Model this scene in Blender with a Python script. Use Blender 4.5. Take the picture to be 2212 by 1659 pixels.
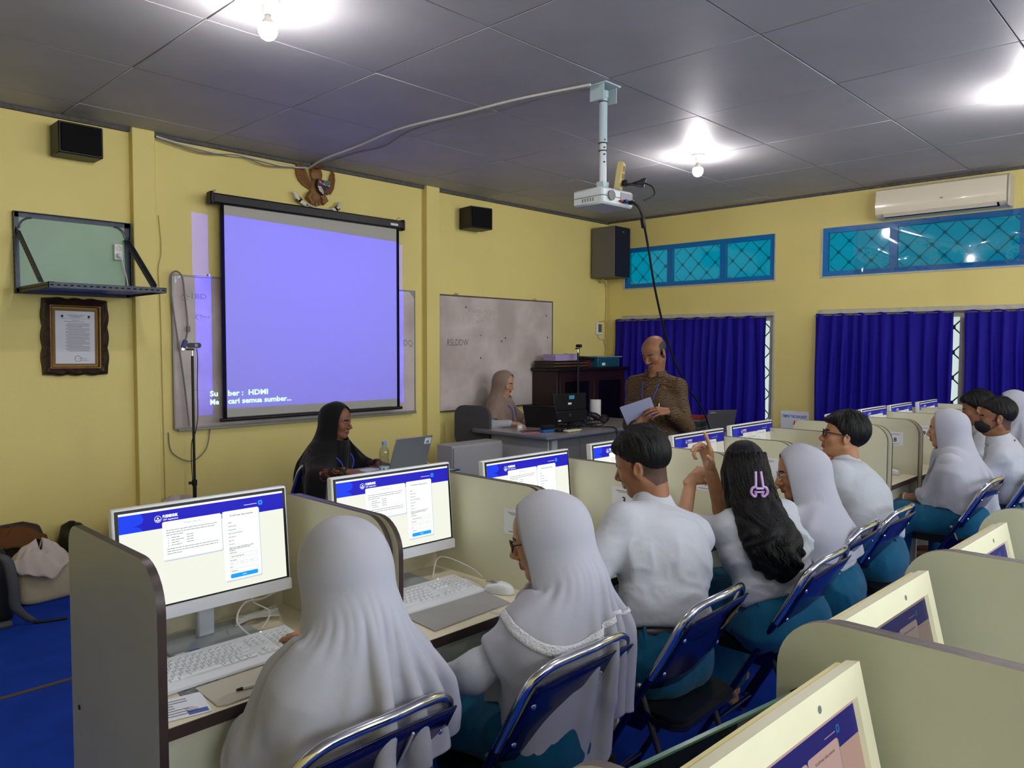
import bpy, bmesh, math, random
import numpy as np
from math import sin, cos, pi, radians as RAD
from mathutils import Vector, Matrix, Euler, Quaternion

scene = bpy.context.scene
for o in list(bpy.data.objects):
    bpy.data.objects.remove(o, do_unlink=True)
COL = scene.collection
rng = random.Random(7)

# ------------------------------------------------------------------ camera, world, exposure
cam_data = bpy.data.cameras.new('camera')
cam = bpy.data.objects.new('camera', cam_data)
COL.objects.link(cam)
scene.camera = cam
cam_data.sensor_fit = 'HORIZONTAL'
cam_data.sensor_width = 36.0
cam_data.lens = 1655.0 / 2212.0 * 36.0
cam_data.clip_start = 0.02
yaw, pit, rol = RAD(46.25), RAD(-2.82), RAD(0.155)
fw = Vector((sin(yaw) * cos(pit), cos(yaw) * cos(pit), sin(pit)))
r0 = Vector((cos(yaw), -sin(yaw), 0))
u0 = r0.cross(fw)
rr = r0 * cos(rol) + u0 * sin(rol)
uu = u0 * cos(rol) - r0 * sin(rol)
cam.matrix_world = Matrix(((rr.x, uu.x, -fw.x, 0), (rr.y, uu.y, -fw.y, 0), (rr.z, uu.z, -fw.z, 1.6), (0, 0, 0, 1)))

scene.view_settings.view_transform = 'Standard'
scene.view_settings.look = 'None'
scene.view_settings.gamma = 1.0
scene.view_settings.use_curve_mapping = False
scene.view_settings.exposure = 0.50

world = bpy.data.worlds.new('daylight')
scene.world = world
world.use_nodes = True
wn = world.node_tree.nodes['Background']
wn.inputs[0].default_value = (0.86, 0.93, 1.0, 1)
wn.inputs[1].default_value = 5.4
BULB_STRENGTH = 330.0
PROJ_POWER = 440.0

# ------------------------------------------------------------------ materials
MATS = {}
def lin(c):
    return tuple((v / 12.92 if v <= 0.04045 else ((v + 0.055) / 1.055) ** 2.4) for v in c)
def rgb(r, g, b):
    return lin((r / 255, g / 255, b / 255))
def mat(name, col, rough=0.5, metal=0.0, spec=0.5, noise=0.0, nscale=20.0, bump=0.0, bscale=60.0,
        emit=None, estr=0.0, trans=0.0, alpha=1.0, coat=0.0, sheen=0.0, ior=1.45, col2=None, detail=4.0, aniso=None, sss=0.0):
    if name in MATS:
        return MATS[name]
    m = bpy.data.materials.new(name)
    m.use_nodes = True
    nt = m.node_tree
    b = nt.nodes['Principled BSDF']
    b.inputs['Base Color'].default_value = (*col, 1)
    b.inputs['Roughness'].default_value = rough
    b.inputs['Metallic'].default_value = metal
    b.inputs['Specular IOR Level'].default_value = spec
    b.inputs['IOR'].default_value = ior
    if trans: b.inputs['Transmission Weight'].default_value = trans
    if alpha < 1: b.inputs['Alpha'].default_value = alpha
    if coat: b.inputs['Coat Weight'].default_value = coat
    if sheen:
        b.inputs['Sheen Weight'].default_value = sheen
    if sss:
        b.inputs['Subsurface Weight'].default_value = sss
        b.inputs['Subsurface Radius'].default_value = (0.012, 0.005, 0.003)
        b.inputs['Subsurface Scale'].default_value = 1.0
    if emit:
        b.inputs['Emission Color'].default_value = (*emit, 1)
        b.inputs['Emission Strength'].default_value = estr
    tc = nt.nodes.new('ShaderNodeTexCoord')
    src = tc.outputs['Object']
    if aniso:
        mp = nt.nodes.new('ShaderNodeMapping')
        mp.inputs['Scale'].default_value = aniso
        nt.links.new(src, mp.inputs[0]); src = mp.outputs[0]
    if noise or col2:
        n = nt.nodes.new('ShaderNodeTexNoise')
        n.inputs['Scale'].default_value = nscale
        n.inputs['Detail'].default_value = detail
        nt.links.new(src, n.inputs['Vector'])
        rp = nt.nodes.new('ShaderNodeValToRGB')
        c2 = col2 if col2 else tuple(max(0, v * (1 - noise)) for v in col)
        rp.color_ramp.elements[0].position = 0.36
        rp.color_ramp.elements[0].color = (*c2, 1)
        rp.color_ramp.elements[1].position = 0.64
        rp.color_ramp.elements[1].color = (*col, 1)
        nt.links.new(n.outputs[0], rp.inputs[0])
        nt.links.new(rp.outputs[0], b.inputs['Base Color'])
    if bump:
        n2 = nt.nodes.new('ShaderNodeTexNoise')
        n2.inputs['Scale'].default_value = bscale
        n2.inputs['Detail'].default_value = 5
        nt.links.new(src, n2.inputs['Vector'])
        bp = nt.nodes.new('ShaderNodeBump')
        bp.inputs['Strength'].default_value = bump
        bp.inputs['Distance'].default_value = 0.01
        nt.links.new(n2.outputs[0], bp.inputs['Height'])
        nt.links.new(bp.outputs[0], b.inputs['Normal'])
    MATS[name] = m
    return m
def emat(name, col, s=1.0):
    if name in MATS: return MATS[name]
    m = bpy.data.materials.new(name); m.use_nodes = True
    nt = m.node_tree
    b = nt.nodes['Principled BSDF']
    b.inputs['Base Color'].default_value = (0.01, 0.01, 0.01, 1)
    b.inputs['Roughness'].default_value = 0.35
    b.inputs['Specular IOR Level'].default_value = 0.12
    b.inputs['Emission Color'].default_value = (*col, 1)
    b.inputs['Emission Strength'].default_value = s
    MATS[name] = m
    return m

def thin_glass(name, tint, rough=.05, base=.05, k=.6, translucent=None, share=.45):
    """thin sheet: tinted see-through, reflecting more towards grazing angles"""
    m = bpy.data.materials.new(name); m.use_nodes = True
    nt = m.node_tree; nt.nodes.clear(); N = nt.nodes.new
    out = N('ShaderNodeOutputMaterial'); tr = N('ShaderNodeBsdfTransparent'); tr.inputs[0].default_value = (*tint, 1)
    body = tr.outputs[0]
    if translucent:
        tl = N('ShaderNodeBsdfTranslucent'); tl.inputs[0].default_value = (*translucent, 1)
        mx = N('ShaderNodeMixShader'); mx.inputs[0].default_value = share
        nt.links.new(tr.outputs[0], mx.inputs[1]); nt.links.new(tl.outputs[0], mx.inputs[2]); body = mx.outputs[0]
    gl = N('ShaderNodeBsdfGlossy'); gl.inputs['Roughness'].default_value = rough
    lw = N('ShaderNodeLayerWeight'); lw.inputs[0].default_value = .5
    pw = N('ShaderNodeMath'); pw.operation = 'POWER'; pw.inputs[1].default_value = 3.0; nt.links.new(lw.outputs['Facing'], pw.inputs[0])
    ma = N('ShaderNodeMath'); ma.operation = 'MULTIPLY_ADD'; ma.inputs[1].default_value = k; ma.inputs[2].default_value = base; nt.links.new(pw.outputs[0], ma.inputs[0])
    m2 = N('ShaderNodeMixShader'); nt.links.new(ma.outputs[0], m2.inputs[0]); nt.links.new(body, m2.inputs[1]); nt.links.new(gl.outputs[0], m2.inputs[2])
    nt.links.new(m2.outputs[0], out.inputs[0])
    return m

# ------------------------------------------------------------------ mesh helpers
class MB:
    """Collects simple solids; build() links them as ONE mesh object."""
    def __init__(s):
        s.v = []; s.f = []; s.m = []; s.cur = 0
    def add(s, vs, fs, mi=None, M=None):
        b = len(s.v)
        mi = s.cur if mi is None else mi
        if M is not None:
            vs = [M @ Vector(p) for p in vs]
        s.v += [tuple(p) for p in vs]
        for f in fs:
            s.f.append(tuple(i + b for i in f)); s.m.append(mi)
        return s
    def box(s, x0, x1, y0, y1, z0, z1, mi=None, M=None):
        vs = [(x0, y0, z0), (x1, y0, z0), (x1, y1, z0), (x0, y1, z0), (x0, y0, z1), (x1, y0, z1), (x1, y1, z1), (x0, y1, z1)]
        return s.add(vs, [(3, 2, 1, 0), (4, 5, 6, 7), (0, 1, 5, 4), (1, 2, 6, 5), (2, 3, 7, 6), (3, 0, 4, 7)], mi, M)
    def rbox(s, x0, x1, y0, y1, z0, z1, b=0.004, mi=None, M=None):
        """box with chamfered edges"""
        vs = []; 
        X = (x0, x1); Y = (y0, y1); Z = (z0, z1)
        idx = {}
        for i in (0, 1):
            for j in (0, 1):
                for k in (0, 1):
                    sx = b if i == 0 else -b; sy = b if j == 0 else -b; sz = b if k == 0 else -b
                    idx[i, j, k, 0] = len(vs); vs.append((X[i], Y[j] + sy, Z[k] + sz))
                    idx[i, j, k, 1] = len(vs); vs.append((X[i] + sx, Y[j], Z[k] + sz))
                    idx[i, j, k, 2] = len(vs); vs.append((X[i] + sx, Y[j] + sy, Z[k]))
        I = idx; fs = []
        def q(*a): fs.append(tuple(a))
        for i in (0, 1):
            r = [I[i, 0, 0, 0], I[i, 1, 0, 0], I[i, 1, 1, 0], I[i, 0, 1, 0]]; fs.append(tuple(r if i else r[::-1]))
            r = [I[0, i, 0, 1], I[0, i, 1, 1], I[1, i, 1, 1], I[1, i, 0, 1]]; fs.append(tuple(r if i else r[::-1]))
            r = [I[0, 0, i, 2], I[1, 0, i, 2], I[1, 1, i, 2], I[0, 1, i, 2]]; fs.append(tuple(r if i else r[::-1]))
        for a in (0, 1):
            for c in (0, 1):
                q(I[a, c, 0, 0], I[a, c, 0, 1], I[a, c, 1, 1], I[a, c, 1, 0])
                q(I[a, 0, c, 0], I[a, 0, c, 2], I[a, 1, c, 2], I[a, 1, c, 0])
                q(I[0, a, c, 1], I[0, a, c, 2], I[1, a, c, 2], I[1, a, c, 1])
                for k in (0, 1):
                    q(I[a, c, k, 0], I[a, c, k, 1], I[a, c, k, 2])
        return s.add(vs, fs, mi, M)
    def tube(s, pts, r, n=10, mi=None, caps=True, M=None, closed=False):
        """round tube along a polyline; r may be a list"""
        P = [Vector(p) for p in pts]
        L = len(P)
        rs = r if isinstance(r, (list, tuple)) else [r] * L
        T = []
        for i in range(L):
            a = P[(i - 1) % L] if (closed or i > 0) else P[0]
            b = P[(i + 1) % L] if (closed or i < L - 1) else P[-1]
            t = (b - a)
            T.append(t.normalized() if t.length > 1e-9 else Vector((0, 0, 1)))
        up = Vector((0, 0, 1)) if abs(T[0].z) < 0.9 else Vector((1, 0, 0))
        u = T[0].cross(up).normalized()
        vs = []; fs = []
        for i in range(L):
            u = (u - T[i] * u.dot(T[i]))
            u = u.normalized() if u.length > 1e-6 else T[i].orthogonal().normalized()
            w = T[i].cross(u)
            for k in range(n):
                a = 2 * pi * k / n
                vs.append(P[i] + (u * cos(a) + w * sin(a)) * rs[i])
        R = L if closed else L - 1
        for i in range(R):
            j = (i + 1) % L
            for k in range(n):
                k2 = (k + 1) % n
                fs.append((i * n + k, i * n + k2, j * n + k2, j * n + k))
        if caps and not closed:
            fs.append(tuple(range(n))[::-1]); fs.append(tuple((L - 1) * n + k for k in range(n)))
        return s.add(vs, fs, mi, M)
    def cyl(s, a, b, r, n=16, mi=None, r2=None, M=None):
        return s.tube([a, b], [r, r if r2 is None else r2], n, mi, True, M)
    def lathe(s, prof, c=(0, 0, 0), n=20, mi=None, M=None, axis='z'):
        vs = []; fs = []
        for (r, z) in prof:
            for k in range(n):
                a = 2 * pi * k / n
                p = (r * cos(a), r * sin(a), z)
                if axis == 'y': p = (p[0], -p[2], p[1])
                if axis == 'x': p = (p[2], p[0], p[1])
                vs.append((p[0] + c[0], p[1] + c[1], p[2] + c[2]))
        for i in range(len(prof) - 1):
            for k in range(n):
                k2 = (k + 1) % n
                fs.append((i * n + k, i * n + k2, (i + 1) * n + k2, (i + 1) * n + k))
        fs.append(tuple(range(n))[::-1]); fs.append(tuple((len(prof) - 1) * n + k for k in range(n)))
        return s.add(vs, fs, mi, M)
    def prism(s, poly, d, axis='z', o=0.0, mi=None, M=None):
        """polygon extruded along an axis from o to o+d. poly coords are the two other axes in order"""
        def P(a, b, c):
            return {'z': (a, b, c), 'y': (a, c, b), 'x': (c, a, b)}[axis]
        n = len(poly)
        vs = [P(a, b, o) for a, b in poly] + [P(a, b, o + d) for a, b in poly]
        fs = [tuple(range(n)), tuple(range(n, 2 * n))[::-1]] + [(i, i + n, (i + 1) % n + n, (i + 1) % n) for i in range(n)]
        return s.add(vs, fs, mi, M)
    def grid(s, fn, nu, nv, mi=None, closed_u=False, M=None):
        vs = [fn(i / (nu if closed_u else nu - 1), j / (nv - 1)) for j in range(nv) for i in range(nu)]
        fs = []
        for j in range(nv - 1):
            for i in range(nu if closed_u else nu - 1):
                i2 = (i + 1) % nu
                fs.append((j * nu + i, j * nu + i2, (j + 1) * nu + i2, (j + 1) * nu + i))
        return s.add(vs, fs, mi, M)
    def sphere(s, c, r, n=12, mi=None, sc=(1, 1, 1), M=None):
        prof = []
        vs = []; fs = []
        h = max(4, n // 2)
        for j in range(1, h):
            t = pi * j / h
            for k in range(n):
                a = 2 * pi * k / n
                vs.append((c[0] + r * sc[0] * sin(t) * cos(a), c[1] + r * sc[1] * sin(t) * sin(a), c[2] - r * sc[2] * cos(t)))
        bot = len(vs); vs.append((c[0], c[1], c[2] - r * sc[2])); vs.append((c[0], c[1], c[2] + r * sc[2]))
        for j in range(h - 2):
            for k in range(n):
                k2 = (k + 1) % n
                fs.append((j * n + k, j * n + k2, (j + 1) * n + k2, (j + 1) * n + k))
        for k in range(n):
            fs.append((bot, (k + 1) % n, k)); fs.append((bot + 1, (h - 2) * n + k, (h - 2) * n + (k + 1) % n))
        return s.add(vs, fs, mi, M)
    def text(s, body, size, M, mi=None, bold=0.0, align='LEFT', extrude=0.0, spacing=1.0, width=None):
        """flat lettering in the plane given by M (x right, y up)"""
        cu = bpy.data.curves.new('lettering', 'FONT')
        cu.body = body; cu.size = size; cu.align_x = align; cu.offset = bold; cu.extrude = extrude
        cu.space_character = spacing; cu.resolution_u = 2
        ob = bpy.data.objects.new('lettering', cu)
        me = bpy.data.meshes.new_from_object(ob)
        vs = [v.co.copy() for v in me.vertices]
        if width and vs:
            x0 = min(v.x for v in vs); x1 = max(v.x for v in vs)
            k = width / max(1e-6, x1 - x0)
            for v in vs: v.x *= k
        fs = [tuple(p.vertices) for p in me.polygons]
        bpy.data.objects.remove(ob); bpy.data.curves.remove(cu); bpy.data.meshes.remove(me)
        return s.add(vs, fs, mi, M)
    def mesh(s, name, mats, smooth=True, angle=40):
        me = bpy.data.meshes.new(name)
        me.from_pydata([tuple(v) for v in s.v], [], s.f)
        for m in (mats if isinstance(mats, (list, tuple)) else [mats]): me.materials.append(m)
        if max(s.m, default=0) > 0:
            me.polygons.foreach_set('material_index', s.m)
        bm = bmesh.new(); bm.from_mesh(me)
        bmesh.ops.recalc_face_normals(bm, faces=bm.faces)
        bm.to_mesh(me); bm.free()
        if smooth:
            me.shade_smooth(); me.set_sharp_from_angle(angle=RAD(angle))
        me.update()
        return me
    def build(s, name, mats, parent=None, loc=None, rot=None, smooth=True, angle=40, kind=None, label=None):
        return link(name, s.mesh(name, mats, smooth, angle), parent, loc, rot, kind, label)
def link(name, me, parent=None, loc=None, rot=None, kind=None, label=None):
    o = bpy.data.objects.new(name, me)
    COL.objects.link(o)
    if parent is not None: o.parent = parent
    if loc is not None: o.location = loc
    if rot is not None: o.rotation_euler = rot
    if kind: o['kind'] = kind
    if label: o['label'] = label
    return o
def thing(name, label, cat, loc=(0, 0, 0), rz=0.0, group=None, rot=None):
    o = bpy.data.objects.new(name, None)
    o.empty_display_size = 0.1
    COL.objects.link(o)
    o.location = loc
    o.rotation_euler = rot if rot else (0, 0, rz)
    tag(o, label, cat, group)
    return o
def tag(o, label, cat, group=None):
    o['label'] = label; o['category'] = cat
    if group: o['group'] = group
    return o
def struct(o):
    o['kind'] = 'structure'
    return o
def copy_tree(o, parent=None):
    c = o.copy(); COL.objects.link(c)
    if parent is not None: c.parent = parent
    for ch in list(KIDS(o)): copy_tree(ch, c)
    return c
def KIDS(o):
    return [x for x in COL.objects if x.parent == o]
def catmull(pts, n=8, closed=False):
    P = [Vector(p) for p in pts]; out = []; L = len(P)
    for i in range(L if closed else L - 1):
        if closed: a, b, c, d = P[(i - 1) % L], P[i], P[(i + 1) % L], P[(i + 2) % L]
        else: a, b, c, d = P[max(i - 1, 0)], P[i], P[i + 1], P[min(i + 2, L - 1)]
        for k in range(n):
            t = k / n
            out.append(0.5 * ((2 * b) + (c - a) * t + (2 * a - 5 * b + 4 * c - d) * t * t + (3 * b - a - 3 * c + d) * t ** 3))
    if not closed: out.append(P[-1])
    return out
def rrect(x0, x1, y0, y1, r, n=6, corners=(1, 1, 1, 1)):
    """rounded rectangle outline (corner order: x0y0, x1y0, x1y1, x0y1)"""
    out = []
    for ci, (cx, cy, a0) in enumerate(((x0, y0, pi), (x1, y0, 1.5 * pi), (x1, y1, 0), (x0, y1, .5 * pi))):
        rad = r * corners[ci]
        if rad <= 0:
            out.append((cx, cy)); continue
        sx = 1 if cx == x0 else -1; sy = 1 if cy == y0 else -1
        for k in range(n + 1):
            a = a0 + .5 * pi * k / n
            out.append((cx + sx * rad + rad * cos(a), cy + sy * rad + rad * sin(a)))
    return out
def T(x, y, z): return Matrix.Translation((x, y, z))
def RX(a): return Matrix.Rotation(a, 4, 'X')
def RY(a): return Matrix.Rotation(a, 4, 'Y')
def RZ(a): return Matrix.Rotation(a, 4, 'Z')
# wall text frames: on the front wall (faces -y) and on the right wall (faces -x)
def FRONT(x, y, z): return T(x, y, z) @ RX(pi / 2)
def RIGHT(x, y, z): return T(x, y, z) @ RZ(-pi / 2) @ RX(pi / 2)
# ------------------------------------------------------------------ shared materials
WALL = mat('yellow_wall_paint', rgb(226, 209, 130), 0.55, spec=0.3, noise=0.06, nscale=1.3, bump=0.10, bscale=45)
CEIL = mat('grey_ceiling_board', rgb(176, 175, 176), 0.55, spec=0.35, noise=0.08, nscale=2.5, bump=0.12, bscale=14)
FLOORM = mat('blue_carpet', rgb(24, 66, 180), 0.9, spec=0.15, noise=0.18, nscale=5, bump=0.25, bscale=400)
STRIPE = mat('brown_tape', rgb(92, 80, 70), 0.8)
DARKTRIM = mat('dusty_grey_trim', rgb(92, 90, 88), 0.7, noise=0.4, nscale=30)
BLACK = mat('black_plastic', rgb(16, 16, 17), 0.45)
BLACKMATT = mat('black_matt', rgb(9, 9, 10), 0.8, spec=0.2)
DGREY = mat('dark_grey_plastic', rgb(48, 48, 50), 0.5)
GREY = mat('grey_plastic', rgb(120, 120, 122), 0.5)
WHITE = mat('white_plastic', rgb(226, 228, 228), 0.35)
CREAM = mat('cream_plastic', rgb(232, 228, 196), 0.4, noise=0.05, nscale=8)
PAPER = mat('white_paper', rgb(226, 228, 232), 0.7, spec=0.2)
INK = mat('black_ink', rgb(30, 30, 34), 0.7)
INKGREY = mat('grey_ink', rgb(120, 122, 128), 0.7)
INKFAINT = mat('faint_marker', rgb(132, 122, 118), 0.7)
CHROME = mat('chrome', (0.75, 0.75, 0.76), 0.12, metal=1.0)
STEEL = mat('grey_steel', (0.32, 0.33, 0.35), 0.38, metal=1.0)
WIRE_W = mat('white_cable', rgb(206, 206, 198), 0.5)
WIRE_B = mat('black_cable', rgb(14, 14, 15), 0.5)
WIRE_G = mat('grey_cable', rgb(120, 116, 108), 0.6)
GAPM = mat('ceiling_gap', rgb(70, 69, 70), 0.9)

XR, YF, ZC = 7.77, 5.8, 3.14
XL, YB = -1.6, -3.0

# floor, ceiling of square boards, walls
MB().box(XL - .2, XR + .2, YB - .2, YF + .2, -0.1, 0).build('floor', FLOORM, smooth=False)['kind'] = 'structure'
fl = bpy.data.objects['floor']
MB().box(-1.5, 2.6, 4.00, 4.03, 0.0, 0.003).build('floor_stripe', STRIPE, fl, label='brown tape stripe')
ceil = MB().box(XL - .2, XR + .2, YB - .2, YF + .2, ZC + 0.012, ZC + 0.1).build('ceiling', GAPM, smooth=False)
ceil['kind'] = 'structure'
gx = [XL] + [0.69 + 0.98 * k for k in range(-2, 8)] + [XR]
gy = [YB] + [1.79 + 0.91 * k for k in range(-5, 5)] + [YF]
pan = {}
for i in range(len(gx) - 1):
    for j in range(len(gy) - 1):
        w, d = round(gx[i + 1] - gx[i], 3), round(gy[j + 1] - gy[j], 3)
        if w < .05 or d < .05: continue
        if (w, d) not in pan:
            pan[w, d] = MB().rbox(-w / 2 + .0022, w / 2 - .0022, -d / 2 + .0022, d / 2 - .0022, 0, .014, .003).mesh('ceiling_panel', CEIL)
        link('ceiling_panel', pan[w, d], ceil, ((gx[i] + gx[i + 1]) / 2, (gy[j] + gy[j + 1]) / 2, ZC + rng.uniform(-.0012, .0008)), (rng.uniform(-.0016, .0016), rng.uniform(-.0016, .0016), 0))
struct(MB().box(XL - .2, XR + .2, YF, YF + .15, -.1, ZC + .1).build('wall_front', WALL, smooth=False))
# unseen back wall; window openings added to bring in fill daylight
BW = ((-1.2, 1.4), (1.8, 4.4), (4.8, 7.4)); BZ = (1.45, 2.95)
mb = MB(); e_ = [XL - .2] + [v for p in BW for v in p] + [XR + .2]
for a, b in zip(e_[::2], e_[1::2]): mb.box(a, b, YB - .15, YB, -.1, ZC + .1)
for a, b in BW: mb.box(a, b, YB - .15, YB, -.1, BZ[0]); mb.box(a, b, YB - .15, YB, BZ[1], ZC + .1)
struct(mb.build('wall_back', WALL, smooth=False))
struct(MB().box(XL - .15, XL, YB, YF, -.1, ZC + .1).build('wall_left', WALL, smooth=False))
# right wall with openings
W1 = (3.62, 5.535); W2 = (0.75, 3.116)
ZU0, ZU1, ZL0, ZL1 = 2.308, 2.79, 0.72, 1.93
mb = MB()
ys = [YB, W2[0], W2[1], W1[0], W1[1], YF]
for a, b in ((0, 1), (2, 3), (4, 5)): mb.box(XR, XR + .15, ys[a], ys[b], -.1, ZC + .1)
for a, b in (W1, W2):
    mb.box(XR, XR + .15, a, b, -.1, ZL0); mb.box(XR, XR + .15, a, b, ZL1, ZU0); mb.box(XR, XR + .15, a, b, ZU1, ZC + .1)
struct(mb.build('wall_right', WALL, smooth=False))
# pilasters on the front wall
wf = bpy.data.objects['wall_front']
for x0, x1 in ((2.105, 2.262), (4.80, 4.965)):
    MB().rbox(x0, x1, YF - .065, YF + .01, 0, ZC, .004).build('pilaster', WALL, wf)
# dusty trim along the ceiling edge
struct(MB().box(XL, XR, YF - .03, YF, ZC - .028, ZC - .002).build('trim_1', DARKTRIM))
struct(MB().box(XR - .025, XR, YB, YF - .03, ZC - .022, ZC - .002).build('trim_2', DARKTRIM))
bpy.data.objects['trim_1'].location.z = 0

# ------------------------------------------------------------------ windows on the right wall
FRB = mat('blue_window_paint', rgb(0, 108, 176), 0.35)
TEAL = thin_glass('teal_window_film', (0, .036, .050), .06, .045, .5, (0, .036, .052), .4)
GRILLE = mat('dark_iron_grille', rgb(20, 40, 66), 0.5)
SILL = mat('grey_window_frame', rgb(190, 186, 168), 0.6, noise=0.15, nscale=15)
def upper_window(n, y0, y1, mull):
    """blue frame with teal filmed panes in front of a diamond grille"""
    fx = XR + .005
    m = MB(); t = .05
    m.box(fx, fx + .05, y0, y1, ZU0, ZU0 + t); m.box(fx, fx + .05, y0, y1, ZU1 - t, ZU1)
    m.box(fx, fx + .05, y0, y0 + t, ZU0 + t, ZU1 - t); m.box(fx, fx + .05, y1 - t, y1, ZU0 + t, ZU1 - t)
    for q in mull: m.box(fx + .001, fx + .049, q - .035, q + .035, ZU0 + t, ZU1 - t)
    w = struct(m.build('window_%d' % n, FRB, smooth=False))
    s = MB(); s.box(XR - .008, XR + .01, y0 - .018, y1 + .018, ZU0 - .016, ZU0 - .001); s.box(XR - .006, XR + .01, y0 - .016, y0 - .001, ZU0, ZU1); s.box(XR - .006, XR + .01, y1 + .001, y1 + .016, ZU0, ZU1)
    s.build('window_edging', SILL, w, smooth=False)
    edges = [y0 + t] + [v for q in mull for v in (q - .035, q + .035)] + [y1 - t]
    for a, b in zip(edges[::2], edges[1::2]):
        MB().add([(fx + .02, a, ZU0 + t), (fx + .02, b, ZU0 + t), (fx + .02, b, ZU1 - t), (fx + .02, a, ZU1 - t)], [(0, 1, 2, 3)]).build('pane', TEAL, w, smooth=False)
        g = MB(); gxp = fx + .07
        st = .105; z0, z1 = ZU0 + t, ZU1 - t
        def clip(p, q):
            # clip a segment to the pane rectangle
            t0, t1 = 0., 1.
            dy, dz = q[0] - p[0], q[1] - p[1]
            for d, lo, hi, s0 in ((dy, a, b, p[0]), (dz, z0, z1, p[1])):
                if abs(d) < 1e-9: continue
                u, v = (lo - s0) / d, (hi - s0) / d
                if u > v: u, v = v, u
                t0, t1 = max(t0, u), min(t1, v)
            return None if t0 >= t1 else ((p[0] + dy * t0, p[1] + dz * t0), (p[0] + dy * t1, p[1] + dz * t1))
        n2 = int((b - a + z1 - z0) / (2 * st)) + 2
        for k in range(-n2, n2):
            for sgn in (1, -1):
                yc = (a + b) / 2 + 2 * st * k
                seg = clip((yc - 1.0 * sgn, (z0 + z1) / 2 - 1.0), (yc + 1.0 * sgn, (z0 + z1) / 2 + 1.0))
                if seg: g.tube([(gxp, *seg[0]), (gxp, *seg[1])], .0045, 5)
        for i in range(-12, 13):
            for j in range(-3, 4):
                if (i + j) % 2 == 0:
                    yy, zz = (a + b) / 2 + st * i, (z0 + z1) / 2 + st * j
                    if a + .015 < yy < b - .015 and z0 + .015 < zz < z1 - .015:
                        g.box(gxp - .006, gxp + .006, yy - .016, yy + .016, zz - .016, zz + .016)
        gr = g.build('grille', GRILLE, w); gr['kind'] = 'stuff'
    return w
upper_window(1, W1[0], W1[1], (4.22, 4.90))
upper_window(2, W2[0], W2[1], (1.40, 2.45))
CLEAR = thin_glass('frosted_glass', (.10, .112, .10), .1, .04, .4, (.10, .112, .10), .5)
def lower_window(n, y0, y1, mull):
    m = MB(); t = .05; fx = XR + .03
    m.box(fx, fx + .06, y0, y1, ZL0, ZL0 + t); m.box(fx, fx + .06, y0, y1, ZL1 - t, ZL1)
    for q in (y0 + t / 2, y1 - t / 2) + mull: m.box(fx + .001, fx + .059, q - t / 2, q + t / 2, ZL0 + t, ZL1 - t)
    w = struct(m.build('window_%d' % n, SILL, smooth=False))
    MB().add([(fx + .042, y0 + t, ZL0 + t), (fx + .042, y1 - t, ZL0 + t), (fx + .042, y1 - t, ZL1 - t), (fx + .042, y0 + t, ZL1 - t)], [(0, 1, 2, 3)]).build('pane', CLEAR, w, smooth=False)
    g = MB(); st = .115; z0, z1 = ZL0 + t, ZL1 - t; gxp = fx + .015
    for k in range(-40, 40):
        for sgn in (1, -1):
            yc = (y0 + y1) / 2 + 2 * st * k; L = (z1 - z0) / 2
            p, q = (yc - L * sgn, z0), (yc + L * sgn, z1)
            t0, t1 = 0, 1
            lo, hi = sorted(((y0 - p[0]) / (q[0] - p[0]), (y1 - p[0]) / (q[0] - p[0])))
            t0, t1 = max(0, lo), min(1, hi)
            if t1 > t0: g.tube([(gxp, p[0] + (q[0] - p[0]) * t0, z0 + 2 * L * t0), (gxp, p[0] + (q[0] - p[0]) * t1, z0 + 2 * L * t1)], .006, 4)
    i0 = int((y1 - y0) / st)
    for i in range(-i0, i0):
        for j in range(-8, 9):
            yy, zz = (y0 + y1) / 2 + st * i, (z0 + z1) / 2 + st * j
            if (i + j) % 2 == 0 and y0 < yy < y1 and z0 < zz < z1: g.box(gxp - .008, gxp + .008, yy - .02, yy + .02, zz - .02, zz + .02)
    gr = g.build('grille', GRILLE, w); gr['kind'] = 'stuff'
    s = MB(); s.rbox(XR - .018, XR + .03, y0 - .02, y1 + .015, ZL1 - .0, ZL1 + .045, .004)
    s.box(XR - .01, XR + .02, y0 - .02, y0, ZL0, ZL1); s.build('window_head', SILL, w)
    return w
for n_, (a, b) in enumerate(BW):  # unseen windows added so sky light fills the room from behind
    m = MB(); t_ = .05
    m.box(a, b, YB - .1, YB - .04, BZ[0], BZ[0] + t_); m.box(a, b, YB - .1, YB - .04, BZ[1] - t_, BZ[1])
    for q in (a + t_ / 2, (a + b) / 2, b - t_ / 2): m.box(q - t_ / 2, q + t_ / 2, YB - .099, YB - .041, BZ[0] + t_, BZ[1] - t_)
    w = struct(m.build('window_%d' % (n_ + 5), FRB, smooth=False))
    PL_ = bpy.data.lights.new('added_window_portal', 'AREA'); PL_.shape = 'RECTANGLE'; PL_.size = b - a; PL_.size_y = BZ[1] - BZ[0]; PL_.cycles.is_portal = True
    po = bpy.data.objects.new('added_window_portal', PL_); COL.objects.link(po); po.location = ((a + b) / 2, YB - .16, (BZ[0] + BZ[1]) / 2); po.rotation_euler = (RAD(90), 0, 0)
lower_window(3, W1[0], W1[1], (4.3,))
lower_window(4, W2[0], W2[1], (1.85,))

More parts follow.
